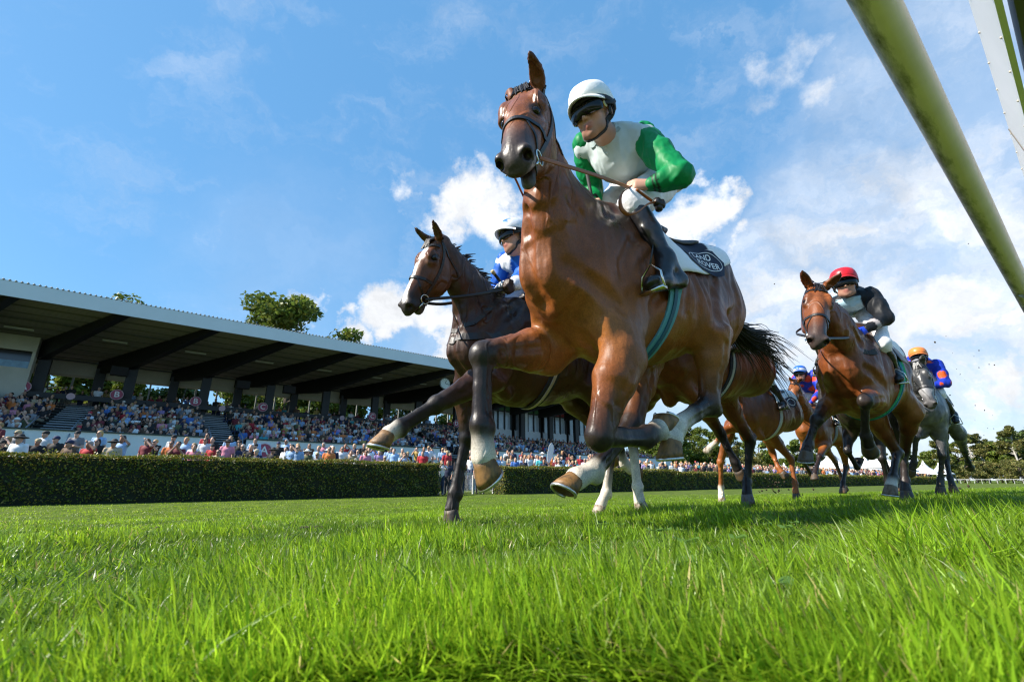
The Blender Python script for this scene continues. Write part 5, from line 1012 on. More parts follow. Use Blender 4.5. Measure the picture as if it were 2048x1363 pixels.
def sheet(body, fn, nu, nv, off, th, name, m, parent, colfn=None, rot=0):
    G = np.array([[fn(i / (nu - 1), j / (nv - 1)) for j in range(nv)] for i in range(nu)]); sh = G.shape; P = G.reshape(-1, 3)
    P = body.project(P, off + th, 14); N_ = body.grad(P); Q = P - N_ * th; V = np.vstack([P, Q]); n = len(P); F = []
    idx = lambda i, j: i * nv + j
    for i in range(nu - 1):
        for j in range(nv - 1): q = (idx(i, j), idx(i + 1, j), idx(i + 1, j + 1), idx(i, j + 1)); F += [q, tuple(n + k for k in q[::-1])]
    bd = [idx(i, 0) for i in range(nu)] + [idx(nu - 1, j) for j in range(1, nv)] + [idx(i, nv - 1) for i in range(nu - 2, -1, -1)] + [idx(0, j) for j in range(nv - 2, 0, -1)]
    F += [(bd[k], n + bd[k], n + bd[(k + 1) % len(bd)], bd[(k + 1) % len(bd)]) for k in range(len(bd))]
    C = None
    if colfn is not None: uv = np.array([[(i / (nu - 1), j / (nv - 1)) for j in range(nv)] for i in range(nu)]).reshape(-1, 2); C = np.vstack([[colfn(a, b) for a, b in uv]] * 2)
    return mesh_np(name, V, F, m, parent, True, C)
def bridle(H, ring=True, noseband=True, white=None, dropn=True):
    B, hp, q, root = H.body, H.hp, H.q, H.root; L = M_LEATHER(); w = .022 * q
    br = strap(B, [hp(.07, .06, -.03), hp(.085, .04, .05), hp(.095, 0, .05), hp(.085, -.04, .05), hp(.07, -.06, -.03)], w * 1.1, .006, 'bridle', L, root)
    for s in (-1, 1):
        strap(B, [hp(-.03, 0, .03), hp(-.015, s * .05, .02), hp(.05, s * .075, -.05), hp(.20, s * .085, -.10), hp(.36, s * .068, -.115), hp(.485, s * .052, -.118)], w, .005, 'cheek_strap', L, br)
        strap(B, [hp(.02, s * .07, -.03), hp(.09, s * .085, -.13), hp(.13, s * .08, -.22), hp(.15, s * .03, -.27)], w * .6, .005, 'throat_strap', L, br)
    strap(B, [hp(.36, .068, -.11), hp(.385, .055, -.0), hp(.39, 0, .03), hp(.385, -.055, 0), hp(.36, -.068, -.11)], w * .95, .006, 'noseband', L, br)
    if dropn:
        for s in (-1, 1): strap(B, [hp(.385, s * .05, .015), hp(.45, s * .055, -.06), hp(.50, s * .052, -.135), hp(.505, s * .02, -.175)], w * .5, .004, 'noseband', L, br)
    H.bit = {}
    for s in (-1, 1):
        p = B.project(np.array([hp(.497, s * .06, -.122)]), .010)[0]; H.bit[s] = p
        m = MB(); ring_ = [p + H.a * (.034 * q * math.cos(t)) + H.u * (.034 * q * math.sin(t)) for t in np.linspace(0, 2 * math.pi, 19)]
        m.tube(ring_, .0045 * q, 6, side=H.sd); m.tube([p + H.a * .085 * q + H.u * .01, p + H.a * .03 * q], [.003, .008 * q], 6); m.build('bit_ring', M_STEEL(), br, True)
    return br
DBG = bool(os.environ.get('DBG'))
def lens(nm, H, legs):
    if not DBG: return
    for k, p in legs.items():
        p = [np.asarray(v) for v in p]; print(nm, k, ' '.join('%.3f' % np.linalg.norm(b - a) for a, b in zip(p[:-1], p[1:])), [np.round(v, 2).tolist() for v in p])
# the leading bay
f1 = Frame((.468, 2.177, .49))
P = f1.dep(1051, 186, 2.08); Mz = f1.dep(1014, 292, 1.69)
eyeL = f1.dep(1075, 219, 1.93); eyeR = f1.dep(985, 244, 2.09); up1 = np.cross(nrm(Mz - P), nrm(eyeL - eyeR))
legs1 = dict(RF=[f1.y(1100, 706, -.17), f1.y(966, 706, -.17), f1.y(962, 850, -.15), f1.y(967, 915, -.15)],
             LF=[f1.y(1248, 715, .19), f1.y(1196, 872, .15), f1.y(1292, 876, .13), f1.y(1318, 858, .13)],
             LH=[f1.y(1425, 655, .22), f1.y(1418, 806, .16), f1.y(1352, 850, .15), f1.y(1343, 880, .15)],
             RH=[np.array((-.60, -.2, .92)), np.array((-.34, -.14, .50)), f1.y(1187, 940, -.12), f1.y(1150, 958, -.12)])
lens('H1', f1, legs1)
if DBG: print(np.linalg.norm(Mz - P), P, Mz, up1)
H1 = make_horse(f1, [np.array((.20, 0.0, 1.30)), f1.y(1108, 400, .06)], dict(poll=P, muz=Mz, up=up1, wide=1.34, eyepx=(1073, 220)), legs1, h=.010,
    socks=dict(RF=.12, LF=.12, LH=.5, RH=.22), label='bright bay racehorse leading the pack, ridden by the jockey in the white cap', mouth=.017, deep=1.10,
    neck_r=1.32, lt=1.28, ln=.93, ears=((.05, .12, 1), (-1, .35, -.05)), tail=dict(path=[f1.y(1452, 640, 0), f1.y(1490, 672, 0), f1.y(1530, 690, .02), f1.y(1572, 745, .03)], n=300, spread=.085), group='racehorses galloping past')
bridle(H1)
# ------------------------------------------------------------------ jockeys
SKIN = (.50, .27, .185); SKIN2 = (.42, .20, .13)
M_SKIN = lambda: mat('skin', attr='coat', rough=.5, spec=.35, var=.10, vscale=40, bump=.08, bscale=300, bdist=.002)
M_SILK = lambda: mat('silk', attr='coat', rough=.5, spec=.2, var=.06, vscale=20, bump=.14, bscale=7, bdist=.018)
M_BREECH = lambda: mat('white_breeches', (.78, .77, .78), rough=.6, bump=.6, bscale=16, bdist=.015)
M_BOOT = lambda: mat('riding_boot', (.012, .011, .012), rough=.30, spec=.55, var=.5, vscale=18, bump=.35, bscale=22, bdist=.01)
M_LENS = lambda: mat('goggle_lens', (.006, .006, .007), rough=.10, spec=.35)
M_BLACK = lambda: mat('black_cloth', (.010, .010, .011), rough=.7)
def wrinkle(V, N, amp, f, seed=0.0, st=(.55, 1.0, 1.25)):
    w = np.empty(len(V)); st = np.array(st) * f * .35
    for i, p in enumerate(V * st + seed):
        a = mnoise.noise(p); b = mnoise.noise(p * 2.3 + np.array((7.1, 3.3, 1.7))); w[i] = (1 - abs(a) * 2.2) * .75 + (1 - abs(b) * 2.2) * .35
    return V + N * (amp * (w - .35))[:, None]
def cloth(name, body, h, m, parent, colfn=None, amp=.004, f=38, base=(.5, .5, .5), st=(.55, 1.0, 1.25)):
    V, F = body.mesh(h); N_ = vnormals(V, F); V = wrinkle(V, N_, amp, f, 0.0, st)
    C = np.tile(np.array(base, float), (len(V), 1)) if colfn is None else colfn(V)
    return mesh_np(name, V, F, m, parent, True, C)
def make_rider(fr, J, h=.010, label='', silk=None, sleeve=None, cap=(.85, .85, .85), gloves=None, hd=1.0, group='jockeys riding in the race', peak=(.75, .75, .72), lens=True, capfn=None, skin=SKIN, boots=True, under=(.012, .012, .013), cuff=None, fat=1.0, detail=False):
    Q = Horse(); root = empty('person', fr.wor(J['pel']), fr.R, label=label, cat='person', group=group); Q.root = root; o = np.asarray(J['pel'], float); g = {k: np.asarray(v, float) - o for k, v in J.items() if k not in ('fwd', 'up')}; Q.o = o
    sk = np.array(skin); c = g['head']; fw = nrm(J['fwd']); up = np.asarray(J['up'], float); up = nrm(up - fw * (up @ fw)); lf = np.cross(up, fw); Q.c, Q.fw, Q.up, Q.lf = c, fw, up, lf
    X = lambda x, y, z: c + fw * (x * hd) + lf * (y * hd) + up * (z * hd); Q.X = X; k_ = hd
    B = Body(); lip = np.array((.36, .11, .09)); stub = sk * np.array((.72, .70, .70)); t = B.trunk
    t += [ell(X(-.01, 0, .04), (.098 * k_, .076 * k_, .095 * k_), fw, lf, sk, k=.03), ell(X(.03, 0, -.045), (.066 * k_, .060 * k_, .075 * k_), fw, lf, sk, k=.03), Seg(X(.045, -.035, -.085), X(.045, .035, -.085), .028 * k_, .028 * k_, fw, ca=stub, k=.03),
          ell(X(.070, 0, -.102), (.018 * k_, .022 * k_, .016 * k_), fw, lf, stub, k=.025), Seg(X(.088, 0, .012), X(.108, 0, -.030), (.009 * k_, .011 * k_), (.012 * k_, .011 * k_), lf, ca=sk, k=.012), ell(X(.098, .011, -.034), (.010 * k_, .007 * k_, .007 * k_), fw, lf, sk, k=.008), ell(X(.098, -.011, -.034), (.010 * k_, .007 * k_, .007 * k_), fw, lf, sk, k=.008),
          ell(X(.086, 0, .028), (.018 * k_, .055 * k_, .014 * k_), fw, lf, sk, k=.02), ell(X(.090, 0, -.061), (.012 * k_, .024 * k_, .0065 * k_), fw, lf, lip, k=.004), ell(X(.088, 0, -.074), (.012 * k_, .020 * k_, .0075 * k_), fw, lf, lip, k=.004)]
    for s in (-1, 1):
        t += [ell(X(.062, s * .040, -.028), (.028 * k_, .024 * k_, .028 * k_), fw, lf, sk * np.array((1.05, .92, .92)), k=.02), ell(X(-.012, s * .080, -.010), (.020 * k_, .008 * k_, .032 * k_), fw, lf, sk, k=.008), ell(X(.078, s * .033, .003), (.012 * k_, .014 * k_, .012 * k_), fw, lf, np.array((.6, .55, .5)), k=.004)]
        B.cuts += [ell(X(.098, s * .034, .004), (.02 * k_, .016 * k_, .008 * k_), fw, lf, k=.014)]
    nb = g['neck']
    t += [Seg(X(-.02, 0, -.06), nb, .056 * k_, .062 * k_, lf, ca=sk * .8, k=.03)]
    ch = g['chest']; t += loft([(np.zeros(3), lf, .08, .05, .05, sk), (ch * .5, lf, .08, .05, .05, sk), (ch * .9, lf, .08, .045, .045, sk), (nb, lf, .04, .04, .04, sk)], 2)
    gl = sk if gloves is None else np.array(gloves)
    for S in 'LR':
        s = 1 if S == 'L' else -1
        sh, el, wr, kn, an, hp_, to = [g[k + S] for k in ('sh', 'el', 'wr', 'kn', 'an', 'hip', 'toe')]
        t += [Seg(sh, el, .040, .034, ca=sk), Seg(el, wr, .036, .026, ca=sk, cb=gl), Seg(hp_, kn, .07, .045, ca=sk), Seg(kn, an, .035, .022, ca=sk), Seg(np.zeros(3), hp_, .08, .08, ca=sk)]
        d = nrm(g['kn' + 'L'] * 0 + (J['hd' + S] if 'hd' + S in J else nrm(wr - el))); ac = np.array((0, -s * .25, 1.0)); ac = nrm(ac - d * (ac @ d)); n_ = np.cross(d, ac) * s * (1)          # ac: thumb up; n_: towards the palm
        if n_[1] * s > 0: n_ = -n_
        hg = [Seg(wr, wr + d * .075, (.022, .030), (.020, .038), n_, ca=gl, k=.012)]
        for i, ln in enumerate((1.0, 1.08, 1.0, .8)):
            kb = wr + d * .085 + ac * ((1.5 - i) * .019); p1 = kb + d * (.030 * ln) + n_ * .016; p2 = p1 + n_ * (.026 * ln) - d * .008; p3 = p2 - d * (.024 * ln) + n_ * .002
            hg += [Seg(kb, p1, .0105, .0098, ca=gl, k=.004), Seg(p1, p2, .0098, .0092, ca=gl, k=.003), Seg(p2, p3, .0092, .008, ca=gl, k=.003)]
        tb = wr + d * .025 + ac * .028 + n_ * .010; t1 = tb + d * .035 + ac * .014 + n_ * .014; t2 = t1 + d * .028 - ac * .004 + n_ * .010
        hg += [Seg(tb, t1, .014, .011, ca=gl, k=.006), Seg(t1, t2, .011, .009, ca=gl, k=.004)]
        B.groups.append((.012, hg)); Q.__dict__['grip' + S] = wr + d * .092 + n_ * .028; Q.__dict__['ac' + S] = ac
    V, F = B.mesh(h); C = B.colours(V, .003, .006, 40.0); mesh_np('body', V, F, M_SKIN(), root, True, C); Q.body = B
    hm = max(h, .008) * 1.15
    # jacket with collar
    Jk = Body(); shm = (g['shL'] + g['shR']) / 2; w = np.linalg.norm(g['shL'] - g['shR']) / 2; sx = nrm(g['shL'] - g['shR']); hx = nrm(g['hipL'] - g['hipR'])
    Jk.trunk += loft([(np.zeros(3) + ch * .12, hx, .145 * fat, .105 * fat, .10 * fat), (ch * .45, nrm(hx + sx), .150 * fat, .118 * fat, .115 * fat), (ch * .85, sx, .165 * fat, .125 * fat, .115 * fat), (shm * .75 + nb * .25, sx, w * .92, .10, .085), (nb, lf, .075, .07, .07)], 2, k=.03)
    for S in 'LR': Jk.trunk.append(ell(g['sh' + S] * .92 + shm * .08, (.085, .085, .085), k=.05))
    Jk.trunk += [Seg(nb + (c - nb) * .0, nb + (c - nb) * .22, (.068 * k_, .070 * k_), (.064 * k_, .066 * k_), lf, k=.015)]
    Jk.trunk.append(ell(ch, (.13, .15, .13), nrm(ch), sx, k=.05)); Jk.cuts += [Seg(nb + (c - nb) * .26, nb + (c - nb) * .6, .050 * k_, .05 * k_, k=.008)]
    Q.jacket = cloth('silk_jacket', Jk, hm, M_SILK(), root, (lambda V: silk(V, Q, g)) if silk else None, .009, 30, st=(1.1, 1.3, .6))
    Q.Jk = Jk
    for S in 'LR':
        Sl = Body(); sh, el, wr = g['sh' + S], g['el' + S], g['wr' + S]; side = (0, 1, 0)
        Sl.trunk += [Seg(sh + (sh - el) * .10, sh + (el - sh) * .45, .080, .074, k=.03), Seg(sh + (el - sh) * .45, el, .072, .060, k=.03), Seg(el, el + (wr - el) * .55, .060, .050, k=.03), Seg(el + (wr - el) * .55, wr + (wr - el) * .02, .048, .034, k=.02)]
        cloth('sleeve', Sl, hm, M_SILK(), root, (lambda V, S=S: sleeve(V, Q, g, S)) if sleeve else None, .010, 36, st=(1.3, 1.3, .5))
    Br = Body(); 
    Br.trunk += [ell((0, 0, .01), (.15, .155, .125), nrm(ch), hx, k=.05)]
    for S in 'LR': Br.trunk += [Seg(g['hip' + S] * .9, g['hip' + S] * .4 + g['kn' + S] * .6, .118, .088, k=.05), Seg(g['hip' + S] * .4 + g['kn' + S] * .6, g['kn' + S], .086, .070, k=.03), Seg(g['kn' + S], g['kn' + S] * .78 + g['an' + S] * .22, .070, .056, k=.03)]
    cloth('breeches', Br, hm, M_BREECH(), root, None, .009, 34, (.8, .8, .8))
    for S in 'LR':
        bo = Body(); kn, an, to = g['kn' + S], g['an' + S], g['toe' + S]; kb = kn * .86 + an * .14; fd = nrm(to - an); dn = nrm(an - kn); heel = an + dn * .055 - fd * .045; hd_ = J.get('heel' + S); heel = heel if hd_ is None else np.asarray(hd_, float) - o
        bo.trunk += [Seg(kb, kb * .55 + an * .45, .058, .056, k=.02), Seg(kb * .55 + an * .45, an, .055, .041, k=.02), Seg(an, heel, .043, .034, k=.03), Seg(heel, to, (.032, .034), (.038, .030), np.cross(fd, dn), k=.03), Seg(an, heel * .4 + to * .6, .042, .036, k=.03), ell(to, (.045, .038, .028), nrm(to - heel), np.cross(fd, dn), k=.02)]
        cloth('boot', bo, hm, M_BOOT(), root, None, .004, 40)
    # helmet, peak, goggles, chin strap
    m = MB(); pr = [(.0005, .142), (.03, .140), (.06, .130), (.087, .110), (.101, .080), (.107, .045), (.107, .020), (.103, .012)]
    hx_ = (fw, lf, up); cc = X(-.012, 0, .018)
    V = []; n = 32
    for (r, z) in pr:
        for j in range(n):
            a = 2 * math.pi * j / n; dip = -.045 * max(0, -math.cos(a)) ** 1.5 * (1 - z / .142) + .028 * max(0, math.cos(a)) * (1 - z / .142)
            V.append(cc + fw * (r * 1.16 * math.cos(a) * k_) + lf * (r * .98 * math.sin(a) * k_) + up * ((z + dip) * k_))
    F = [(i * n + j, i * n + (j + 1) % n, (i + 1) * n + (j + 1) % n, (i + 1) * n + j) for i in range(len(pr) - 1) for j in range(n)] + [tuple(range(n))]
    C = np.tile(np.array(cap, float), (len(V), 1)); C = capfn(np.array(V), C, Q) if capfn else C
    he = mesh_np('helmet', V, F, mat('cap_silk', attr='coat', rough=.38, spec=.45, bump=.5, bscale=11, bdist=.012), root, True, C)
    pk = MB(); PV = []; na = 14
    for j in range(na + 1):
        a = -1.15 + 2.3 * j / na
        for (e, z) in ((1.0, .050), (1.0, .044), (1.0 + .40 * max(0, math.cos(a)) ** .8, .022), (1.0 + .41 * max(0, math.cos(a)) ** .8, .028)):
            PV.append(cc + fw * (.106 * 1.14 * e * math.cos(a) * k_) + lf * (.104 * .98 * (1 + (e - 1) * .30) * math.sin(a) * k_) + up * (z - .030 * math.sin(a) ** 2) * k_)
    F = [(i * 4 + j, i * 4 + (j + 1) % 4, (i + 1) * 4 + (j + 1) % 4, (i + 1) * 4 + j) for i in range(na) for j in range(4)] + [(0, 1, 2, 3), (4 * na + 3, 4 * na + 2, 4 * na + 1, 4 * na)]
    mesh_np('peak', PV, F, mat('peak_%.2f_%.2f' % (peak[0], peak[2]), peak, .4), he, True)
    # dark brow band under the peak
    bb = MB(); bb.tube([cc + fw * (.116 * math.cos(a) * k_) + lf * (.098 * math.sin(a) * k_) + up * (.034 * k_ - .022 * (1 - math.cos(a)) * k_) for a in np.linspace(-2.2, 2.2, 25)], .020 * k_, 8, flat=.35, side=up); bb.build('brow_band', mat('under_%.2f' % under[0], under, .6), he, True)
    if lens:
        gg = MB(); n = 16; GV = []
        for j in range(n + 1):
            a = -1.18 + 2.36 * j / n; ty = abs(a) / 1.18; hh = .031 * (1 - .25 * ty ** 3) * (1 - .25 * math.exp(-(a / .12) ** 2))
            for (z, r) in ((hh, .99), (hh * .5, 1.06), (-hh * .5, 1.06), (-hh, .99)):
                GV.append(X(.026 + .086 * r * math.cos(a * .95), .086 * r * math.sin(a), .001 + z * 1.0))
        F = [(i * 4 + j, (i + 1) * 4 + j, (i + 1) * 4 + j + 1, i * 4 + j + 1) for i in range(n) for j in range(3)]
        go = mesh_np('goggles', GV, F, M_LENS(), root, True); gm = go.modifiers.new('t', 'SOLIDIFY'); gm.thickness = .005
        st = MB(); 
        for s in (-1, 1): st.tube([X(.055, s * .083, .004), X(.0, s * .100, .012), X(-.05, s * .102, .03), X(-.10, s * .07, .05)], .011 * k_, 6, flat=.3, side=up)
        st.tube([X(-.10, .07, .05), X(-.125, 0, .055), X(-.10, -.07, .05)], .011 * k_, 6, flat=.3, side=up); st.build('goggle_strap', M_BLACK(), go, True)
    cs = None
    for k, pts in enumerate(([X(.0, .098, .01), X(.012, .085, -.04), X(.035, .066, -.085), X(.055, .03, -.12), X(.058, 0, -.126), X(.055, -.03, -.12), X(.035, -.066, -.085), X(.012, -.085, -.04), X(.0, -.098, .01)], [X(-.045, .09, .01), X(-.02, .085, -.05), X(.035, .066, -.082)], [X(-.045, -.09, .01), X(-.02, -.085, -.05), X(.035, -.066, -.082)])):
        c_ = strap(B, pts, .015 * k_, .005, 'chin_strap' if k == 0 else 'side_strap', M_BLACK(), root if k == 0 else cs, 5, off=.001); cs = cs or c_
    if detail:
        for s in (-1, 1): m = MB(); m.lathe([(.017 * k_, -.002), (.017 * k_, .003), (.010 * k_, .005)], X(.040, s * .086, .002), (fw, up, lf * s), 18); m.build('goggle_badge', mat('gold_badge', (.45, .33, .10), .35, metal=.6), go, True)
        cl = strap(Jk, [nb + (c - nb) * .12 + (fw * math.cos(t) * .075 + lf * math.sin(t) * .075) * k_ for t in np.linspace(-2.6, 2.6, 15)], .030, .006, 'collar', mat('collar', (.30, .37, .37), .6), Q.jacket, 3, off=.002)
        bt = MB()
        for t in (.12, .35, .6): p = Jk.project(np.array([nb * (1 - t) + (ch * .9 + nrm(ch) * .0) * t + (fw * .16 - up * .02)]), .002, 14)[0]; bt.lathe([(.007, -.002), (.006, .003)], p, (lf, up, fw), 10)
        bt.build('buttons', mat('button', (.7, .74, .74), .3), Q.jacket, True)
    return Q
def saddle(H, name='saddle', cloth_col=(.80, .80, .80), pad=True, x0=-.12, x1=-.72, colfn=None, drop=.40, girth=(.02, .13, .16), girth_x=-.20, girth_w=.075, girth2=None, label=None, arc=1.0, flap=True, back=.15):
    B = H.tb; root = H.root
    def fn(i, j):
        x = x0 + (x1 - x0) * i; a = (j - .5) * 2 * arc * (1.25 - back * i); return np.array((x, .55 * math.sin(a), 1.15 + .62 * math.cos(a)))
    sc_ = sheet(H.hb, fn, 30, 47, .016, .006, 'saddle_cloth', mat('saddle_cloth', attr='coat', rough=.75, bump=.3, bscale=30, bdist=.006), root, colfn or (lambda a, b: cloth_col))
    if pad:
        def fp(i, j):
            x = x0 + .05 - .50 * i; a = (j - .5) * 2 * .62; return np.array((x, .55 * math.sin(a), 1.15 + .62 * math.cos(a)))
        sheet(B, fp, 16, 25, .026, .012, 'saddle_pad', mat('pad_foam', (.10, .10, .11), .8), root)
    sd = Body(); sd.trunk += loft([((-.14, 0, 1.665), (0, 1, 0), .06, .045, .05), ((-.24, 0, 1.62), (0, 1, 0), .085, .03, .05), ((-.38, 0, 1.61), (0, 1, 0), .12, .03, .05), ((-.50, 0, 1.64), (0, 1, 0), .11, .035, .04)], 2)
    V, F = sd.mesh(.014); so_ = mesh_np('saddle', V, F, M_LEATHER(), root, True)
    if flap:
        for s in (-1, 1):
            def ff(i, j): x = -.10 - .34 * i - .06 * j; return np.array((x, s * (.16 + .4 * j), 1.60 - .32 * j))
            sheet(B, ff, 9, 9, .030, .006, 'saddle_flap', M_LEATHER(), so_)
    gp = []
    for t in np.linspace(-.62, .62, 15): a = t * math.pi; gp.append((girth_x + .03 * math.cos(a), .5 * math.sin(a), 1.2 - .6 * math.cos(a)))
    gr = strap(B, gp, girth_w, .010, 'girth', mat('girth_%.2f_%.2f' % (girth[0], girth[1]), girth, .7, bump=.3, bscale=200), root, 4)
    if girth2 is not None: strap(B, gp, girth_w * .3, .006, 'girth_stripe', mat('girths_%.2f_%.2f' % (girth2[0], girth2[1]), girth2, .6), gr, 4, off=.012)
    return sc_
def stirrup(H, Q, S, foot):
    m = MB(); p = np.asarray(foot, float); w = .062
    m.tube([p + np.array((0, w, .0)), p + np.array((0, w * .8, .08)), p + np.array((0, 0, .13)), p + np.array((0, -w * .8, .08)), p + np.array((0, -w, 0))], .006, 6); m.box(p + np.array((0, 0, -.004)), (.035, .13, .012))
    o = m.build('stirrup', M_STEEL(), H.root, True); st = MB(); a = p + np.array((0, 0, .13)); b = np.array((-.22, math.copysign(.22, p[1]), 1.52)); st.tube([a, a * .5 + b * .5, b], .012, 6, flat=.25); st.build('stirrup_leather', M_LEATHER(), o, True)
def reins(H, Q, col=None, mm=None, sag=.02, loop=True, name='reins'):
    m = MB()
    for s, S in ((1, 'L'), (-1, 'R')):
        a = H.bit[s]; b = Q.__dict__['grip' + S] + Q.o; mid = (a + b) / 2 + np.array((0, .03 if s > 0 else -.17, -sag)); P_ = cat([a, mid, b], 8); m.tube(P_, .011, 6, flat=.3, side=(0, 0, 1))
    return m, m.build(name, mm or M_LEATHER(), H.root, True)

def decal(H, V2, F, c0, ax, ay, name, m, parent, off):
    c0 = np.asarray(c0, float); P = c0 + np.asarray(V2)[:, :1] * np.asarray(ax, float) + np.asarray(V2)[:, 1:2] * np.asarray(ay, float); P = H.hb.project(P, off + .006, 14); return mesh_np(name, P, F, m, parent, True)
def text2d(s, size, bold=.0, sx=1.0):
    cu = bpy.data.curves.new('txt', 'FONT'); cu.body = s; cu.size = size; cu.align_x = 'CENTER'; cu.align_y = 'CENTER'; cu.offset = bold; o = bpy.data.objects.new('txt', cu); COL.objects.link(o)
    me = bpy.data.meshes.new_from_object(o.evaluated_get(bpy.context.evaluated_depsgraph_get())); bpy.data.objects.remove(o); bm = bmesh.new(); bm.from_mesh(me); bmesh.ops.triangulate(bm, faces=bm.faces)
    bmesh.ops.subdivide_edges(bm, edges=[e for e in bm.edges if e.calc_length() > .02], cuts=1); bmesh.ops.triangulate(bm, faces=bm.faces); V = np.array([v.co[:2] for v in bm.verts]) * np.array((sx, 1)); F = [tuple(v.index for v in f.verts) for f in bm.faces]; bm.free(); return V, F
def patch2d(poly, n=14):
    lo = np.min(poly, 0); hi = np.max(poly, 0); c = (lo + hi) / 2; V = [c]; F = []; k = len(poly)
    P = []
    for i in range(k):
        for j in range(4): P.append(np.array(poly[i]) * (1 - j / 4) + np.array(poly[(i + 1) % k]) * j / 4)
    R_ = 4; k = len(P)
    for r in range(1, R_ + 1): V += [c + (p - c) * r / R_ for p in P]
    F += [(0, 1 + j, 1 + (j + 1) % k) for j in range(k)]
    for r in range(R_ - 1): F += [(1 + r * k + j, 1 + (r + 1) * k + j, 1 + (r + 1) * k + (j + 1) % k, 1 + r * k + (j + 1) % k) for j in range(k)]
    return np.array(V), F
def ring2d(a, b, w, n=40):
    V = [((a - (w if i else 0)) * math.cos(t), (b - (w if i else 0)) * math.sin(t)) for t in np.linspace(0, 2 * math.pi, n, endpoint=False) for i in (0, 1)]; return np.array(V), [(2 * j, 2 * ((j + 1) % n), 2 * ((j + 1) % n) + 1, 2 * j + 1) for j in range(n)]
GREEN = (.002, .20, .055); VEST = (.50, .57, .57)
def cuffs(V, g, S, C, bands, col):
    e, w = g['el' + S], g['wr' + S]; d = w - e; L = np.linalg.norm(d); t = (V - e) @ d / L / L; r = np.linalg.norm(V - w, axis=1)
    for a, b in bands: C[(t > a) & (t < b) & (r < .12)] = col
    return C
def slv1(V, Q, g, S):
    return cuffs(V, g, S, np.tile(np.array(GREEN), (len(V), 1)), ((.76, .84), (.90, .97)), (.01, .01, .01))
def jk1(V, Q, g):
    C = np.tile(np.array(VEST), (len(V), 1)); return C
y1 = f1.y
J1 = dict(head=y1(1188, 232, .09), neck=y1(1222, 284, .04), chest=y1(1236, 318, .03), pel=y1(1332, 350, 0), shL=y1(1290, 280, .21), shR=y1(1172, 300, -.14), elL=y1(1360, 350, .42), elR=y1(1186, 385, -.24), wrL=y1(1303, 369, .30), wrR=y1(1186, 408, -.12),
          hipL=y1(1312, 374, .12), hipR=y1(1285, 350, -.13), knL=y1(1266, 406, .19), knR=y1(1212, 412, -.20), anL=y1(1330, 518, .29), anR=y1(1240, 520, -.29), toeL=y1(1304, 566, .31), toeR=y1(1200, 560, -.3), heelL=y1(1360, 562, .30))
J1['fwd'] = (1, .14, -.42); J1['up'] = (.42, .02, 1); J1['hdL'] = nrm(y1(1262, 370, .22) - J1['wrL'])
if DBG:
    for a, b in (('shL', 'elL'), ('elL', 'wrL'), ('shR', 'elR'), ('elR', 'wrR'), ('hipL', 'knL'), ('knL', 'anL'), ('hipR', 'knR'), ('knR', 'anR'), ('pel', 'neck'), ('anL', 'toeL'), ('head', 'neck'), ('heelL', 'toeL')): print('H1J', a, b, round(float(np.linalg.norm(J1[a] - J1[b])), 3), J1[a].round(2))
Q1 = make_rider(f1, J1, .007, 'jockey in a white cap and silver silks with green sleeves on the leading bay horse', jk1, slv1, hd=1.14, detail=True)
def num1(a, b):
    d = np.array((.80, .80, .82)); s = abs(b - .5) * 2
    if (.36 < a < .96 and s < .56 or .36 < a < .66 and s < .76) and not (.60 < a < .66 and .12 < s < .36): d = np.array((.012, .016, .035))
    return d
saddle(H1, girth=(.10, .33, .40), girth2=(.02, .10, .16), x1=-.86, arc=1.22, back=.42, flap=False, colfn=num1)

SC1 = [o for o in H1.root.children if o.name.startswith('saddle_cloth')][0]; NAVY = mat('numnah_navy', (.012, .018, .045), .8); WPRINT = mat('numnah_white', (.78, .78, .80), .8)
for sgn in (1, -1):
    c0 = (-.58, sgn * .34, 1.42); ax = (-sgn * 1.0, 0, 0) if sgn > 0 else (1.0, 0, 0); ay = (0, -.25 * sgn, .97)
    V2, F2 = patch2d([(-.17, -.055), (-.06, -.085), (.08, -.10), (.17, -.07), (.18, .02), (.10, .085), (-.10, .085), (-.18, .03)]); pt = decal(H1, V2, F2, c0, ax, ay, 'numnah_patch', NAVY, SC1, .020)
    V2, F2 = ring2d(.150, .068, .005); decal(H1, V2, F2, c0, ax, ay, 'emblem_ring', WPRINT, pt, .0225)
    for tx, dx, dy in (('LAND', -.02, .026), ('ROVER', .015, -.026)): V2, F2 = text2d(tx, .056, .0008, 1.12); decal(H1, V2 + np.array((dx, dy)), F2, c0, ax, ay, 'emblem_lettering', WPRINT, pt, .0225)
# slack of the reins with its buckle, and the whip
lp = MB(); lp.tube(cat([y1(1262, 372, .30), y1(1243, 388, .31), y1(1241, 412, .32), y1(1254, 428, .33), y1(1275, 424, .33), y1(1296, 408, .33), y1(1316, 403, .33)], 6), .010, 6, flat=.35, side=(0, 1, 0)); lp.tube(cat([y1(1272, 378, .30), y1(1290, 392, .32), y1(1304, 402, .33)], 5), .008, 6, flat=.35, side=(0, 1, 0)); lp.build('rein_loop', mat('tan_rein', (.30, .095, .026), .5), H1.root, True)
kb = MB(); q0 = y1(1318, 414, .33); [kb.lathe([(.004, -.022), (.018, -.018), (.021, 0), (.018, .018), (.004, .022)], q0 + np.array(d), np.stack([nrm(np.array((1, .3 * i, .2))), nrm(np.cross((0, 0, 1.), (1, .3 * i, .2))), nrm(np.cross((1, .3 * i, .2), nrm(np.cross((0, 0, 1.), (1, .3 * i, .2)))))]), 8) for i, d in enumerate(((0, 0, 0), (.012, 0, .022), (-.008, .01, .015)))]; kb.build('rein_buckle', M_LEATHER(), H1.root, True)
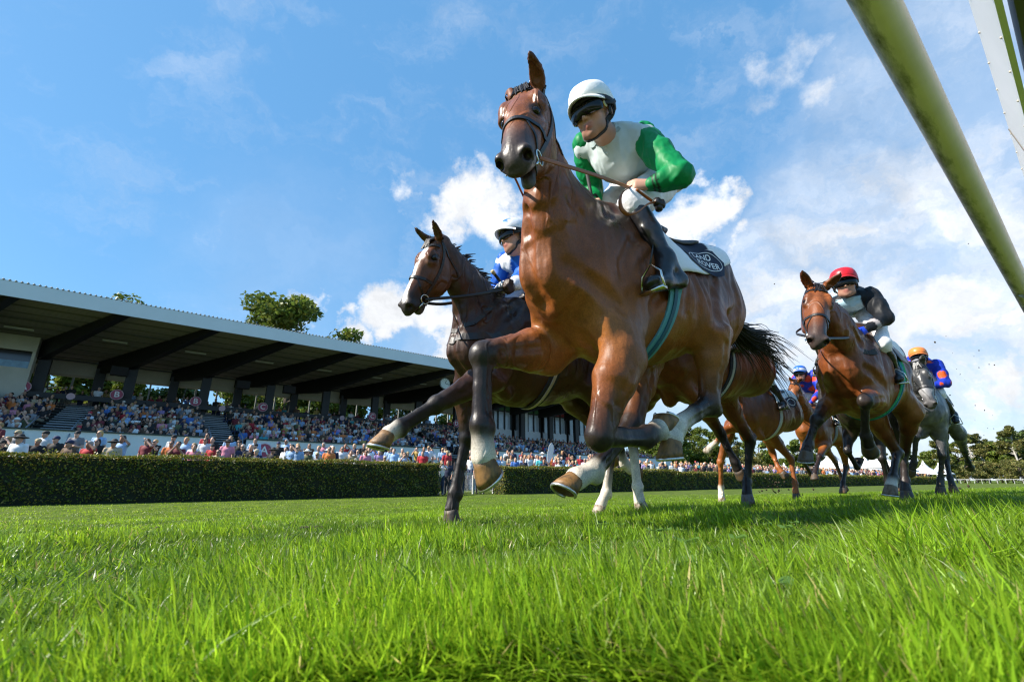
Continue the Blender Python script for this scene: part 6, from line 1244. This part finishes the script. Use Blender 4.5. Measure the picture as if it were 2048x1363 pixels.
wh = empty('whip', f1.wor(J1['wrR']), f1.R, label='short black whip in the right hand of the white-capped jockey', cat='whip'); m = MB(); a = y1(1186, 408, -.13) - J1['wrR']; b = y1(1174, 346, -.12) - J1['wrR']; m.tube([a - (b - a) * .3, a, b], [.008, .009, .011], 8); m.build('stick', M_BLACK(), wh, True)
GRP = 'racehorses galloping past'
def gallop(kind, dz=0.0):
    """standing points of a galloping horse's legs (its own frame): (elbow, knee, fetlock, coronet) / (stifle, hock, fetlock, coronet)"""
    fold = lambda s: [(.02, s * .17, .90), (.32, s * .16, .62), (.10, s * .15, .40), (-.0, s * .15, .46)]
    reach = lambda s: [(.05, s * .17, .92), (.42, s * .15, .68), (.66, s * .14, .48), (.76, s * .14, .38)]
    stand = lambda s: [(-.02, s * .17, .92), (.08, s * .15, .52), (.02, s * .14, .23), (.06, s * .14, .10)]
    hreach = lambda s: [(-.60, s * .20, .96), (-.72, s * .16, .54), (-.46, s * .14, .26), (-.38, s * .14, .16)]
    hpush = lambda s: [(-.78, s * .20, 1.0), (-1.22, s * .16, .66), (-1.38, s * .15, .32), (-1.40, s * .15, .20)]
    hstand = lambda s: [(-.70, s * .20, .98), (-1.06, s * .15, .60), (-1.00, s * .14, .24), (-.94, s * .14, .10)]
    K = dict(f=fold, r=reach, s=stand, h=hreach, p=hpush, t=hstand)
    return {n: [np.array(p, float) for p in K[k](1 if n[0] == 'L' else -1)] for n, k in zip(('LF', 'RF', 'LH', 'RH'), kind)}
TAILS = [np.array(p, float) for p in ((-1.20, 0, 1.44), (-1.42, 0, 1.46), (-1.70, .03, 1.34), (-1.95, .06, 1.10))]
def seat(lean=0.0, hy=.0, hz=0.0, hx=0.0):          # the crouched racing seat in the horse's frame
    J = dict(head=(.10 + hx, .02 + hy, 2.12 + hz), neck=(-.06 + hx, .01 + hy * .7, 2.02 + hz * .8), chest=(-.20 + hx * .6, hy * .5, 2.0 + hz * .6), pel=(-.52, 0, 1.96), shL=(-.11 + hx, .20 + hy * .7, 1.99 + hz * .8), shR=(-.11 + hx, -.19 + hy * .7, 1.99 + hz * .8),
             elL=(-.02, .30, 1.76), elR=(-.02, -.29, 1.76), wrL=(.18, .12, 1.70), wrR=(.18, -.12, 1.70), hipL=(-.48, .12, 1.92), hipR=(-.48, -.12, 1.92), knL=(-.10, .23, 1.66), knR=(-.10, -.23, 1.66), anL=(-.30, .29, 1.33), anR=(-.30, -.29, 1.33), toeL=(-.16, .31, 1.25), toeR=(-.16, -.31, 1.25))
    J = {k: np.array(v, float) for k, v in J.items()}; J['fwd'] = (1, .05, -.05); J['up'] = (.05, 0, 1); return J
DARK = dict(body=(.050, .020, .011), top=(.020, .011, .009), belly=(.085, .034, .014), leg=(.017, .013, .012), muz=(.028, .020, .018), face=(.115, .042, .015), mane=(.010, .007, .006))
LIVER = dict(body=(.150, .038, .012), top=(.095, .028, .011), belly=(.19, .06, .016), leg=(.013, .009, .008), muz=(.04, .025, .02), face=(.17, .05, .016), mane=(.014, .008, .006))
CHEST = dict(body=(.155, .045, .012), top=(.07, .022, .009), belly=(.24, .08, .02), leg=(.27, .085, .022), muz=(.05, .03, .024), face=(.20, .06, .016), mane=(.02, .009, .006))  # chestnut legs coloured brighter than the body, imitating sun on them
REDBAY = dict(body=(.24, .072, .014), top=(.16, .05, .012), belly=(.26, .09, .02), leg=(.022, .012, .009), muz=(.05, .032, .026), face=(.25, .075, .015), mane=(.014, .008, .006))
BLACK = dict(body=(.020, .014, .013), top=(.014, .011, .011), belly=(.03, .02, .016), leg=(.010, .008, .008), muz=(.02, .016, .015), face=(.02, .014, .012), mane=(.008, .007, .006))
GREY = dict(body=(.115, .115, .122), top=(.16, .16, .175), belly=(.11, .106, .10), leg=(.035, .033, .034), muz=(.07, .065, .065), face=(.33, .32, .32), mane=(.30, .29, .28))
def headfr(fr, poll, muz, eL, eR, wide=1.1):
    P, M = fr.dep(*poll), fr.dep(*muz); up = np.cross(nrm(M - P), nrm(fr.dep(*eL) - fr.dep(*eR)))
    if DBG: print('head', np.linalg.norm(M - P).round(3), P.round(2), M.round(2), up.round(2))
    return dict(poll=P, muz=M, up=up, wide=wide)
def show(nm, fr, L):
    if DBG:
        lens(nm, fr, L)
        for x, zt, zb, w in TR[::3] + TR[-1:]: print(nm, 'TR', x, [int(v) for v in fr.pix((x, 0, zt))[:2]], [int(v) for v in fr.pix((x, 0, zb))[:2]], 'L', [int(v) for v in fr.pix((x, w, (zt + zb) / 2))[:2]], 'R', [int(v) for v in fr.pix((x, -w, (zt + zb) / 2))[:2]])
# ---- dark bay with the white blaze, beside the leader
f2 = Frame((.0, 3.29, .42)); y2 = f2.y
L2 = dict(LF=[y2(985, 755, .19), y2(876, 806, .17), y2(800, 852, .16), y2(778, 868, .16)], RF=[y2(935, 770, -.17), y2(934, 872, -.16), y2(909, 985, -.15), y2(903, 1018, -.15)],
          LH=[y2(1205, 795, .2), y2(1264, 878, .16), y2(1274, 972, .15), y2(1279, 1002, .15)], RH=[y2(1150, 800, -.2), y2(1226, 882, -.15), y2(1212, 985, -.14), y2(1200, 1012, -.14)])
hd2 = headfr(f2, (870, 480, 3.08), (799, 606, 2.84), (872, 512, 2.87), (834, 520, 3.03), 1.15); hd2['eyepx'] = (868, 515); show('H2', f2, L2)
def blaze(C, s, y, z, on):
    m = on & (z > -.045) & (s > .10) & (s < .60) & (np.abs(y + .006 * np.sin(s * 30)) < .016 + .016 * np.exp(-((s - .16) / .06) ** 2) + .008 * np.clip((s - .4) / .2, 0, 1)); C = C.copy(); C[m & (np.abs(s - .245) > .018)] = (.62, .58, .55); return C
H2 = make_horse(f2, [np.array((.22, 0, 1.30)), y2(945, 590, .03)], hd2, dict(L2), DARK, .012, socks=dict(LH=.9, RH=.5, LF=.12), hoofc=dict(RF=DARKHOOF, LH=(.5, .42, .34), RH=(.5, .42, .34)), label='dark bay racehorse with a white blaze reaching its foreleg forward beside the leader', face=blaze,
    ears=((-.25, .35, 1), (-.25, .35, 1)), tail=dict(path=TAILS, n=120), group=GRP, lt=1.15, neck_r=1.12, deep=1.05, mane=1.3)
bridle(H2)
# ---- third horse, mostly hidden by the leader
f3 = Frame((1.45, 3.66, .46)); x3 = f3.x
L3 = dict(LH=[x3(1445, 790, -.70), x3(1500, 880, -1.04), x3(1494, 965, -1.0), x3(1494, 988, -.96)], RH=[x3(1400, 800, -.66), x3(1440, 866, -.98), x3(1470, 924, -1.06), x3(1476, 938, -1.08)],
          RF=[x3(1262, 800, .0), x3(1236, 876, .22), x3(1248, 926, .10), x3(1262, 938, .02)], LF=[x3(1290, 800, .04), x3(1222, 850, .34), x3(1216, 898, .18), x3(1222, 912, .10)])
show('H3', f3, L3)
P3 = np.array((.86, .0, 1.80)); H3 = make_horse(f3, [np.array((.20, 0, 1.30)), np.array((.55, 0, 1.56))], dict(poll=P3, muz=P3 + np.array((.36, 0, -.46)), up=np.array((.46, 0, .36))), L3, LIVER, .016, socks=dict(RF=.5, LF=.12), hoofc=dict(LH=(.16, .15, .15), RH=DARKHOOF),
    label='liver bay racehorse mostly hidden behind the leader, showing its girth and black hind legs', ears=((-.2, .3, 1), (-.2, .3, 1)), tail=dict(path=TAILS, n=60), group=GRP, lt=1.15, detail=False, mane=.6)
# ---- fourth horse, its chestnut leg colour brightened like sunlight
f4 = Frame((3.43, 6.48, .41)); y4 = f4.y
x4 = f4.x
L4 = dict(RF=[x4(1462, 850, .0), x4(1441, 922, .06), x4(1442, 974, .0), x4(1443, 994, .03)], LF=[x4(1478, 850, .05), x4(1446, 862, .40), x4(1432, 884, .40), x4(1422, 893, .42)],
          RH=[x4(1540, 868, -.70), x4(1582, 918, -1.04), x4(1590, 966, -1.0), x4(1592, 986, -.95)], LH=[x4(1530, 860, -.62), x4(1545, 905, -.90), x4(1557, 935, -.86), x4(1563, 943, -.86)])
show('H4', f4, L4)
P4 = np.array((.86, .0, 1.80)); H4 = make_horse(f4, [np.array((.20, 0, 1.30)), np.array((.55, 0, 1.56))], dict(poll=P4, muz=P4 + np.array((.36, 0, -.46)), up=np.array((.46, 0, .36))), L4, CHEST, .018, socks=dict(RF=.22, LF=.22), hoofc=dict(RF=(.55, .48, .4), LF=(.5, .44, .36), LH=DARKHOOF, RH=DARKHOOF),
    label='brown racehorse with chestnut legs and a white numnah running behind the third horse', ears=((-.2, .3, 1), (-.2, .3, 1)), tail=dict(path=[(-1.20, 0, 1.40), (-1.38, -.05, 1.36), (-1.50, -.1, 1.22), (-1.62, -.15, 1.15)], n=50, spread=.05), group=GRP, lt=1.15, detail=False, mane=.5)
# ---- red bay further back
f5 = Frame((5.44, 8.30, .40)); x5 = f5.x
L5 = gallop('rfhp'); hd5 = headfr(f5, (1590, 762, 7.75), (1585, 812, 7.5), (1603, 778, 7.6), (1580, 780, 7.66), 1.15); show('H5', f5, L5)
H5 = make_horse(f5, [np.array((.22, 0, 1.30)), (np.array((.22, 0, 1.30)) + hd5['poll']) / 2 + np.array((0, 0, -.05))], hd5, L5, REDBAY, .02, label='red bay racehorse at the back, its head between two other horses', ears=((-.1, .35, 1), (-.1, .35, 1)), tail=dict(path=TAILS, n=40), group=GRP, lt=1.15, detail=False, mane=.5,
    hoofc={k: DARKHOOF for k in ('LF', 'RF', 'LH', 'RH')})
bridle(H5, dropn=False)
# ---- bay with the red capped jockey, galloping straight on
f6 = Frame((3.16, 4.10, .49), PSI + .05); x6 = f6.x
L6 = dict(RF=[x6(1668, 800, .12), x6(1634, 838, .42), x6(1616, 890, .50), x6(1613, 902, .53)], LF=[x6(1752, 800, .15), x6(1729, 800, .52), x6(1732, 872, .38), x6(1736, 888, .34)],
          RH=[x6(1750, 838, -.62), x6(1795, 905, -.80), x6(1786, 955, -.55), x6(1782, 972, -.48)], LH=[x6(1822, 822, -.70), x6(1808, 900, -1.02), x6(1810, 962, -.98), x6(1812, 982, -.92)])
hd6 = headfr(f6, (1635, 572, 3.72), (1640, 672, 3.35), (1664, 600, 3.56), (1609, 603, 3.61), 1.15); show('H6', f6, L6)
H6 = make_horse(f6, [np.array((.22, 0, 1.32)), (np.array((.22, 0, 1.32)) + hd6['poll']) / 2 + np.array((0.02, .02, -.03))], hd6, L6, dict(BAY, body=(.165, .047, .012), top=(.075, .026, .011), face=(.20, .058, .014)), .012, socks=dict(RH=.12), hoofc=dict(RF=(.14, .12, .10), LF=DARKHOOF, RH=(.22, .16, .10), LH=DARKHOOF),
    label='bay racehorse galloping head-on with one knee raised, ridden by the jockey in the red cap', ears=((-.15, .55, 1), (-.15, .55, 1)), tail=dict(path=TAILS, n=60), group=GRP, lt=1.2, neck_r=1.12, deep=1.12, tw=1.08, mane=.8)
bridle(H6)
# ---- black horse hidden behind it
f7 = Frame((5.0, 6.55, .47)); L7 = gallop('sfhp'); show('H7', f7, L7); P7 = f7.dep(1650, 752, 6.15)
H7 = make_horse(f7, [np.array((.20, 0, 1.30)), np.array((.52, 0, 1.60))], dict(poll=P7, muz=P7 + np.array((.40, 0, -.42)), up=np.array((.42, 0, .40))), L7, BLACK, .018, label='black racehorse almost hidden behind the bay with the red capped jockey', ears=((-.1, .3, 1), (-.1, .3, 1)), tail=dict(path=TAILS, n=40), group=GRP, lt=1.15, detail=False, mane=.5,
    hoofc={k: DARKHOOF for k in ('LF', 'RF', 'LH', 'RH')})
# ---- the grey
f8 = Frame((6.0, 6.62, .49), PSI + .12); x8 = f8.x
L8 = dict(RF=[x8(1842, 862, .10), x8(1832, 872, .44), x8(1828, 925, .36), x8(1824, 936, .34)], LF=[x8(1880, 858, .05), x8(1884, 908, .12), x8(1881, 958, .06), x8(1881, 972, .09)],
          RH=[x8(1880, 870, -.62), x8(1892, 915, -.85), x8(1900, 955, -.70), x8(1905, 972, -.64)], LH=[x8(1916, 865, -.8), x8(1928, 900, -1.25), x8(1936, 922, -1.48), x8(1938, 930, -1.56)])
hd8 = headfr(f8, (1832, 726, 6.20), (1858, 806, 5.86), (1851, 742, 6.03), (1826, 752, 6.11), 1.15); show('H8', f8, L8)
def dapple(C, V):
    n = np.sin(V[:, 0] * 37 + 2 * np.sin(V[:, 2] * 29)) * np.sin(V[:, 1] * 41 + 1.5 * np.sin(V[:, 0] * 23)) * np.sin(V[:, 2] * 33); return C * (1 + .35 * n[:, None])
def hood(C, s, y, z, on):
    C = C.copy(); m = on & (s > -.06) & (s < .37) & (z < .10); C[m] = (.045, .045, .045); C[on & (np.sqrt(((s - .2) / .05) ** 2 + ((z + .03) / .045) ** 2) < 1)] = (.35, .34, .34); return C
H8 = make_horse(f8, [np.array((.22, 0, 1.32)), (np.array((.22, 0, 1.32)) + hd8['poll']) / 2 + np.array((0.04, 0, -.04))], hd8, L8, GREY, .016, hoofc={k: DARKHOOF for k in ('LF', 'RF', 'LH')}, label='dappled grey racehorse in a dark hood at the right end of the pack', face=hood, coat=dapple,
    ears=((-.1, .35, 1), (-.1, .35, 1)), tail=dict(path=TAILS, n=60), group=GRP, lt=1.15, mane=.6)
bridle(H8, dropn=False)
def seated(fr, head, x=.10, over=None):
    h = fr.x(head[0], head[1], x); J = seat(); d = h - J['head']; J['head'] = h
    for k, w in (('neck', .9), ('shL', .8), ('shR', .8), ('chest', .5), ('elL', .25), ('elR', .25), ('pel', .1)): J[k] = J[k] + d * w
    for k, v in (over or {}).items(): J[k] = fr.x(*v)
    if DBG: print('H', 'rider', head, h.round(2), [(k, [int(q) for q in fr.pix(J[k])[:2]]) for k in ('shL', 'elL', 'wrL', 'knL', 'anL', 'pel')])
    return J
ORANGE = (.62, .085, .012); BLUE = (.012, .035, .36)
def spots(base, dot, f=9.0, th=.30):
    def fn(V, Q, g, S=None):
        C = np.tile(np.array(base), (len(V), 1)); n = np.sin(V[:, 0] * f * 2 + 1) * np.sin(V[:, 1] * f * 2.2 + .5) * np.sin(V[:, 2] * f * 2 + 2); C[n > th] = dot; return C
    return fn
def flat(col):
    return lambda V, Q, g, S=None: np.tile(np.array(col, float), (len(V), 1))
# rider of the dark bay: blue and white
def jk2(V, Q, g):
    C = np.tile(np.array((.010, .10, .46)), (len(V), 1)); C[(V - g['chest']) @ nrm(g['shR'] - g['shL']) > .06] = (.66, .68, .74); C[np.linalg.norm(V - (g['shL'] * .75 + g['chest'] * .25) - np.array((.05, 0, -.04)), axis=1) < .075] = (.7, .72, .78); return C
def sl2(V, Q, g, S):
    C = np.tile(np.array((.010, .10, .46)), (len(V), 1)); e, w = g['el' + S], g['wr' + S]; t = (V - e) @ (w - e) / ((w - e) @ (w - e)); C[(t > .45) & (np.linalg.norm(V - w, axis=1) < .2)] = (.70, .71, .74); return C
def cap2(V, C, Q):
    C[np.linalg.norm(V - Q.X(.075, .035, .125), axis=1) < .034] = (.03, .16, .55); C[np.linalg.norm(V - Q.X(-.09, .085, .085), axis=1) < .034] = (.03, .16, .55); return C
J2 = seated(f2, (1029, 478), .04, dict(wrL=(1026, 572, .16), elL=(1040, 560, -.05), wrR=(1008, 572, .20), shL=(1058, 535, -.12), shR=(1010, 527, -.05), neck=(1035, 515, -.04)))
J2['fwd'] = (1, -.12, -.14); J2['up'] = (.1, -.08, 1)
Q2 = make_rider(f2, J2, .011, 'jockey in blue and white silks and blue-dotted white cap on the dark bay', jk2, sl2, cap=(.72, .73, .78), capfn=cap2, gloves=(.035, .015, .010), peak=(.62, .62, .64), hd=1.05)
saddle(H2, girth=(.02, .02, .03), girth2=(.45, .38, .33)); 
# red cap, black and pale blue quarters
def jk6(V, Q, g):
    C = np.tile(np.array((.012, .013, .015)), (len(V), 1)); r = V - g['chest']; a = r @ nrm(g['shR'] - g['shL']); b = r @ nrm(g['neck'] - g['chest']); f_ = r @ nrm(np.cross(g['shR'] - g['shL'], g['neck'] - g['chest'])); f_ = f_ * (1 if nrm(np.cross(g['shR'] - g['shL'], g['neck'] - g['chest']))[2] < 0 else -1); m = ((f_ > .0) & (a > -.10)) | ((f_ > .0) & (b < -.05)) | ((f_ < -.05) & (a > -.02)); C[m] = (.42, .62, .72); return C
def sl6(V, Q, g, S):
    C = np.tile(np.array((.012, .013, .015)), (len(V), 1)); return cuffs(V, g, S, C, ((.55, .72),), (.35, .32, .32))
J6 = seated(f6, (1690, 570), .04, dict(shL=(1742, 594, -.10), elL=(1770, 636, -.02), wrL=(1734, 657, .14), knL=(1762, 686, .0), anL=(1788, 742, -.22), toeL=(1797, 758, -.10), shR=(1684, 606, -.06)))
J6['fwd'] = (1, .22, -.12)
Q6 = make_rider(f6, J6, .011, 'jockey in a red cap and black silks with pale blue quarters and blue gloves', jk6, sl6, cap=(.62, .012, .022), gloves=(.012, .05, .48), peak=(.5, .012, .02), hd=1.08)
saddle(H6, girth=(.03, .42, .16), girth2=(.02, .22, .30), cloth_col=(.80, .80, .78)); strap(H6.tb, [(.24, .30, 1.29), (.32, .27, 1.28), (.44, .14, 1.26), (.48, 0, 1.25), (.44, -.14, 1.26), (.32, -.27, 1.28), (.24, -.30, 1.29)], .05, .008, 'breastplate', mat('breast_web', (.035, .033, .030), .8), H6.root)
# orange cap, blue with orange spots
J8 = seated(f8, (1838, 716), .10, dict(shL=(1874, 732, -.08), elL=(1891, 766, .0), wrL=(1868, 771, .14), knL=(1877, 786, -.02), anL=(1906, 828, -.22), toeL=(1912, 842, -.12)))
Q8 = make_rider(f8, J8, .014, 'jockey in an orange cap and blue silks with orange spots on the grey horse', spots(BLUE, ORANGE, 10, .28), spots(BLUE, ORANGE, 12, .28), cap=(.75, .22, .045), peak=(.65, .18, .04), hd=1.05)
saddle(H8, girth=(.35, .40, .36), cloth_col=(.42, .40, .33))
# blue cap with a white band
def cap5(V, C, Q):
    z = (V - Q.c) @ Q.up; C[(z > .045) & (z < .085)] = (.75, .76, .8); return C
J5 = seated(f5, (1601, 748), .06, dict(shL=(1630, 750, -.08), elL=(1641, 782, .0), wrL=(1622, 804, .14), shR=(1592, 760, -.02)))
Q5 = make_rider(f5, J5, .016, 'jockey in a blue cap with a white band and blue silks with red spots', spots(BLUE, (.55, .05, .02), 10, .2), spots(BLUE, (.55, .05, .02), 12, .25), cap=(.02, .12, .52), capfn=cap5, peak=(.02, .1, .4), hd=1.05)
saddle(H5, girth=(.3, .3, .3))
# riders hidden by the leaders
J4 = seat(); Q4 = make_rider(f4, J4, .016, 'jockey in white silks with red and yellow patches, glimpsed behind the leader\'s tail', spots((.75, .72, .72), (.6, .05, .03), 14, .1), spots((.75, .6, .08), (.6, .05, .03), 10, .2), cap=(.7, .1, .05))
saddle(H4, girth=(.5, .5, .48), girth_w=.06, x1=-.85)
J3 = seat(hz=-.06); Q3 = make_rider(f3, J3, .016, 'jockey in white silks crouching on the liver bay behind the leader', flat((.6, .6, .62)), flat((.5, .06, .05)), cap=(.6, .6, .1))
saddle(H3, girth=(.018, .018, .02), girth2=(.5, .5, .48), x1=-.85)
J7 = seat(hz=-.08); Q7 = make_rider(f7, J7, .016, 'jockey in dark silks crouching on the black horse behind the red cap', flat((.03, .03, .08)), flat((.03, .03, .08)), cap=(.1, .1, .3))
saddle(H7, girth=(.02, .02, .03))
for H_, Q_ in ((H1, Q1), (H2, Q2), (H5, Q5), (H6, Q6), (H8, Q8)):
    reins(H_, Q_, mm=mat('tan_rein', (.22, .075, .025), .5) if H_ is H1 else None)
    for S in ('L', 'R'): stirrup(H_, Q_, S, {id(Q1): J1, id(Q2): J2, id(Q5): J5, id(Q6): J6, id(Q8): J8}[id(Q_)]['toe' + S] + np.array((0, 0, -.035)))

for H_ in (H3, H4):
    sc_ = [o for o in H_.root.children if o.name.startswith('saddle_cloth')][0]; V2, F2 = patch2d([(-.15, -.075), (.08, -.09), (.16, -.05), (.16, .04), (.08, .08), (-.12, .08), (-.17, .02)]); pt = decal(H_, V2, F2, (-.64, .34, 1.40), (-1, 0, 0), (0, -.25, .97), 'numnah_patch', NAVY, sc_, .020); V2, F2 = ring2d(.125, .055, .012); decal(H_, V2, F2, (-.64, .34, 1.40), (-1, 0, 0), (0, -.25, .97), 'emblem_ring', WPRINT, pt, .0235)
# ---- tack of the dark bay: breast girth and neck straps; jockey's whip
strap(H2.tb, [(.10, .30, 1.28), (.28, .26, 1.24), (.44, .14, 1.20), (.47, 0, 1.19), (.44, -.14, 1.20), (.28, -.26, 1.24), (.10, -.30, 1.28)], .050, .010, 'breastplate', M_LEATHER(), H2.root)
strap(H2.body, [(.42, .12, 1.30), (.34, .20, 1.42), (.22, .17, 1.55), (.12, .05, 1.66), (.12, -.05, 1.66), (.22, -.17, 1.55), (.34, -.2, 1.42), (.42, -.12, 1.30), (.46, 0, 1.26)], .030, .007, 'neck_strap', M_LEATHER(), H2.root, 5, True)
wh = empty('whip', f2.wor(J2['wrR']), f2.R, label='cream-topped whip sticking up from the hand of the blue and white jockey', cat='whip'); a = y2(1000, 562, .16) - J2['wrR']; b = y2(984, 541, .18) - J2['wrR']; m = MB(); m.tube([a, a * .3 + b * .7], .011, 8); m.build('grip', M_BLACK(), wh, True); m = MB(); m.tube([a * .3 + b * .7, b], .014, 8); m.build('cap', mat('whip_cap', (.55, .42, .22), .5), wh, True)
# ---- turf flying up from the hooves
def clods():
    rg = random.Random(9); M_ = mat('clod_soil', (.045, .032, .018), .95, var=.4, vscale=60); meshes = []
    for k in range(4):
        b = Body(); b.trunk = [ell(np.array((rg.uniform(-.3, .3), rg.uniform(-.3, .3), rg.uniform(-.3, .3))), (rg.uniform(.4, .9), rg.uniform(.3, .6), rg.uniform(.3, .6)), k=.2) for _ in range(4)]
        V, F = b.mesh(.16); o = mesh_np('clod', V, F, M_, None, True); meshes.append(o.data); bpy.data.objects.remove(o)
    spots_ = [(1549, 568, 7, .014), (1937, 487, 7, .010), (1870, 684, 6, .016), (1892, 672, 7, .008), (1948, 712, 7, .008), (1958, 700, 7, .006), (1920, 748, 6, .010), (1900, 790, 6, .012), (1985, 830, 7, .007), (1930, 760, 8, .008), (1968, 870, 7, .008), (1975, 856, 7, .007), (1950, 840, 7, .006), (1905, 706, 6, .006)]
    for i in range(60): spots_.append((rg.choice((1525, 1545, 1560, 1600, 1650, 1705, 1840, 1900)) + rg.gauss(0, 18), rg.uniform(935, 998) - abs(rg.gauss(0, 22)), rg.uniform(4.8, 6.5), rg.uniform(.004, .011)))
    for i in range(22): spots_.append((1545 + rg.gauss(0, 13), 985 - abs(rg.gauss(0, 16)), 5.6, rg.uniform(.008, .018)))
    for i in range(26): spots_.append((rg.choice((1500, 1548, 1610, 1690, 1790, 1890, 1930)) + rg.gauss(0, 14), rg.uniform(900, 990), rg.uniform(5.0, 6.8), rg.uniform(.010, .022)))
    for i in range(10): spots_.append((rg.uniform(1880, 2000), rg.uniform(700, 930), rg.uniform(6.2, 8), rg.uniform(.008, .016)))
    for px, py, d, r in spots_:
        p = W(px, py, d); p[2] = max(p[2], float(gz(p[0], p[1])) + .02); o = bpy.data.objects.new('flying_clod', rg.choice(meshes)); COL.objects.link(o); o.location = p; o.scale = (r, r, r); o.rotation_euler = (rg.uniform(0, 6), rg.uniform(0, 6), rg.uniform(0, 6)); tag(o, 'small dark clod of turf thrown up behind the galloping hooves', 'clod', 'clods of turf in the air')
clods()
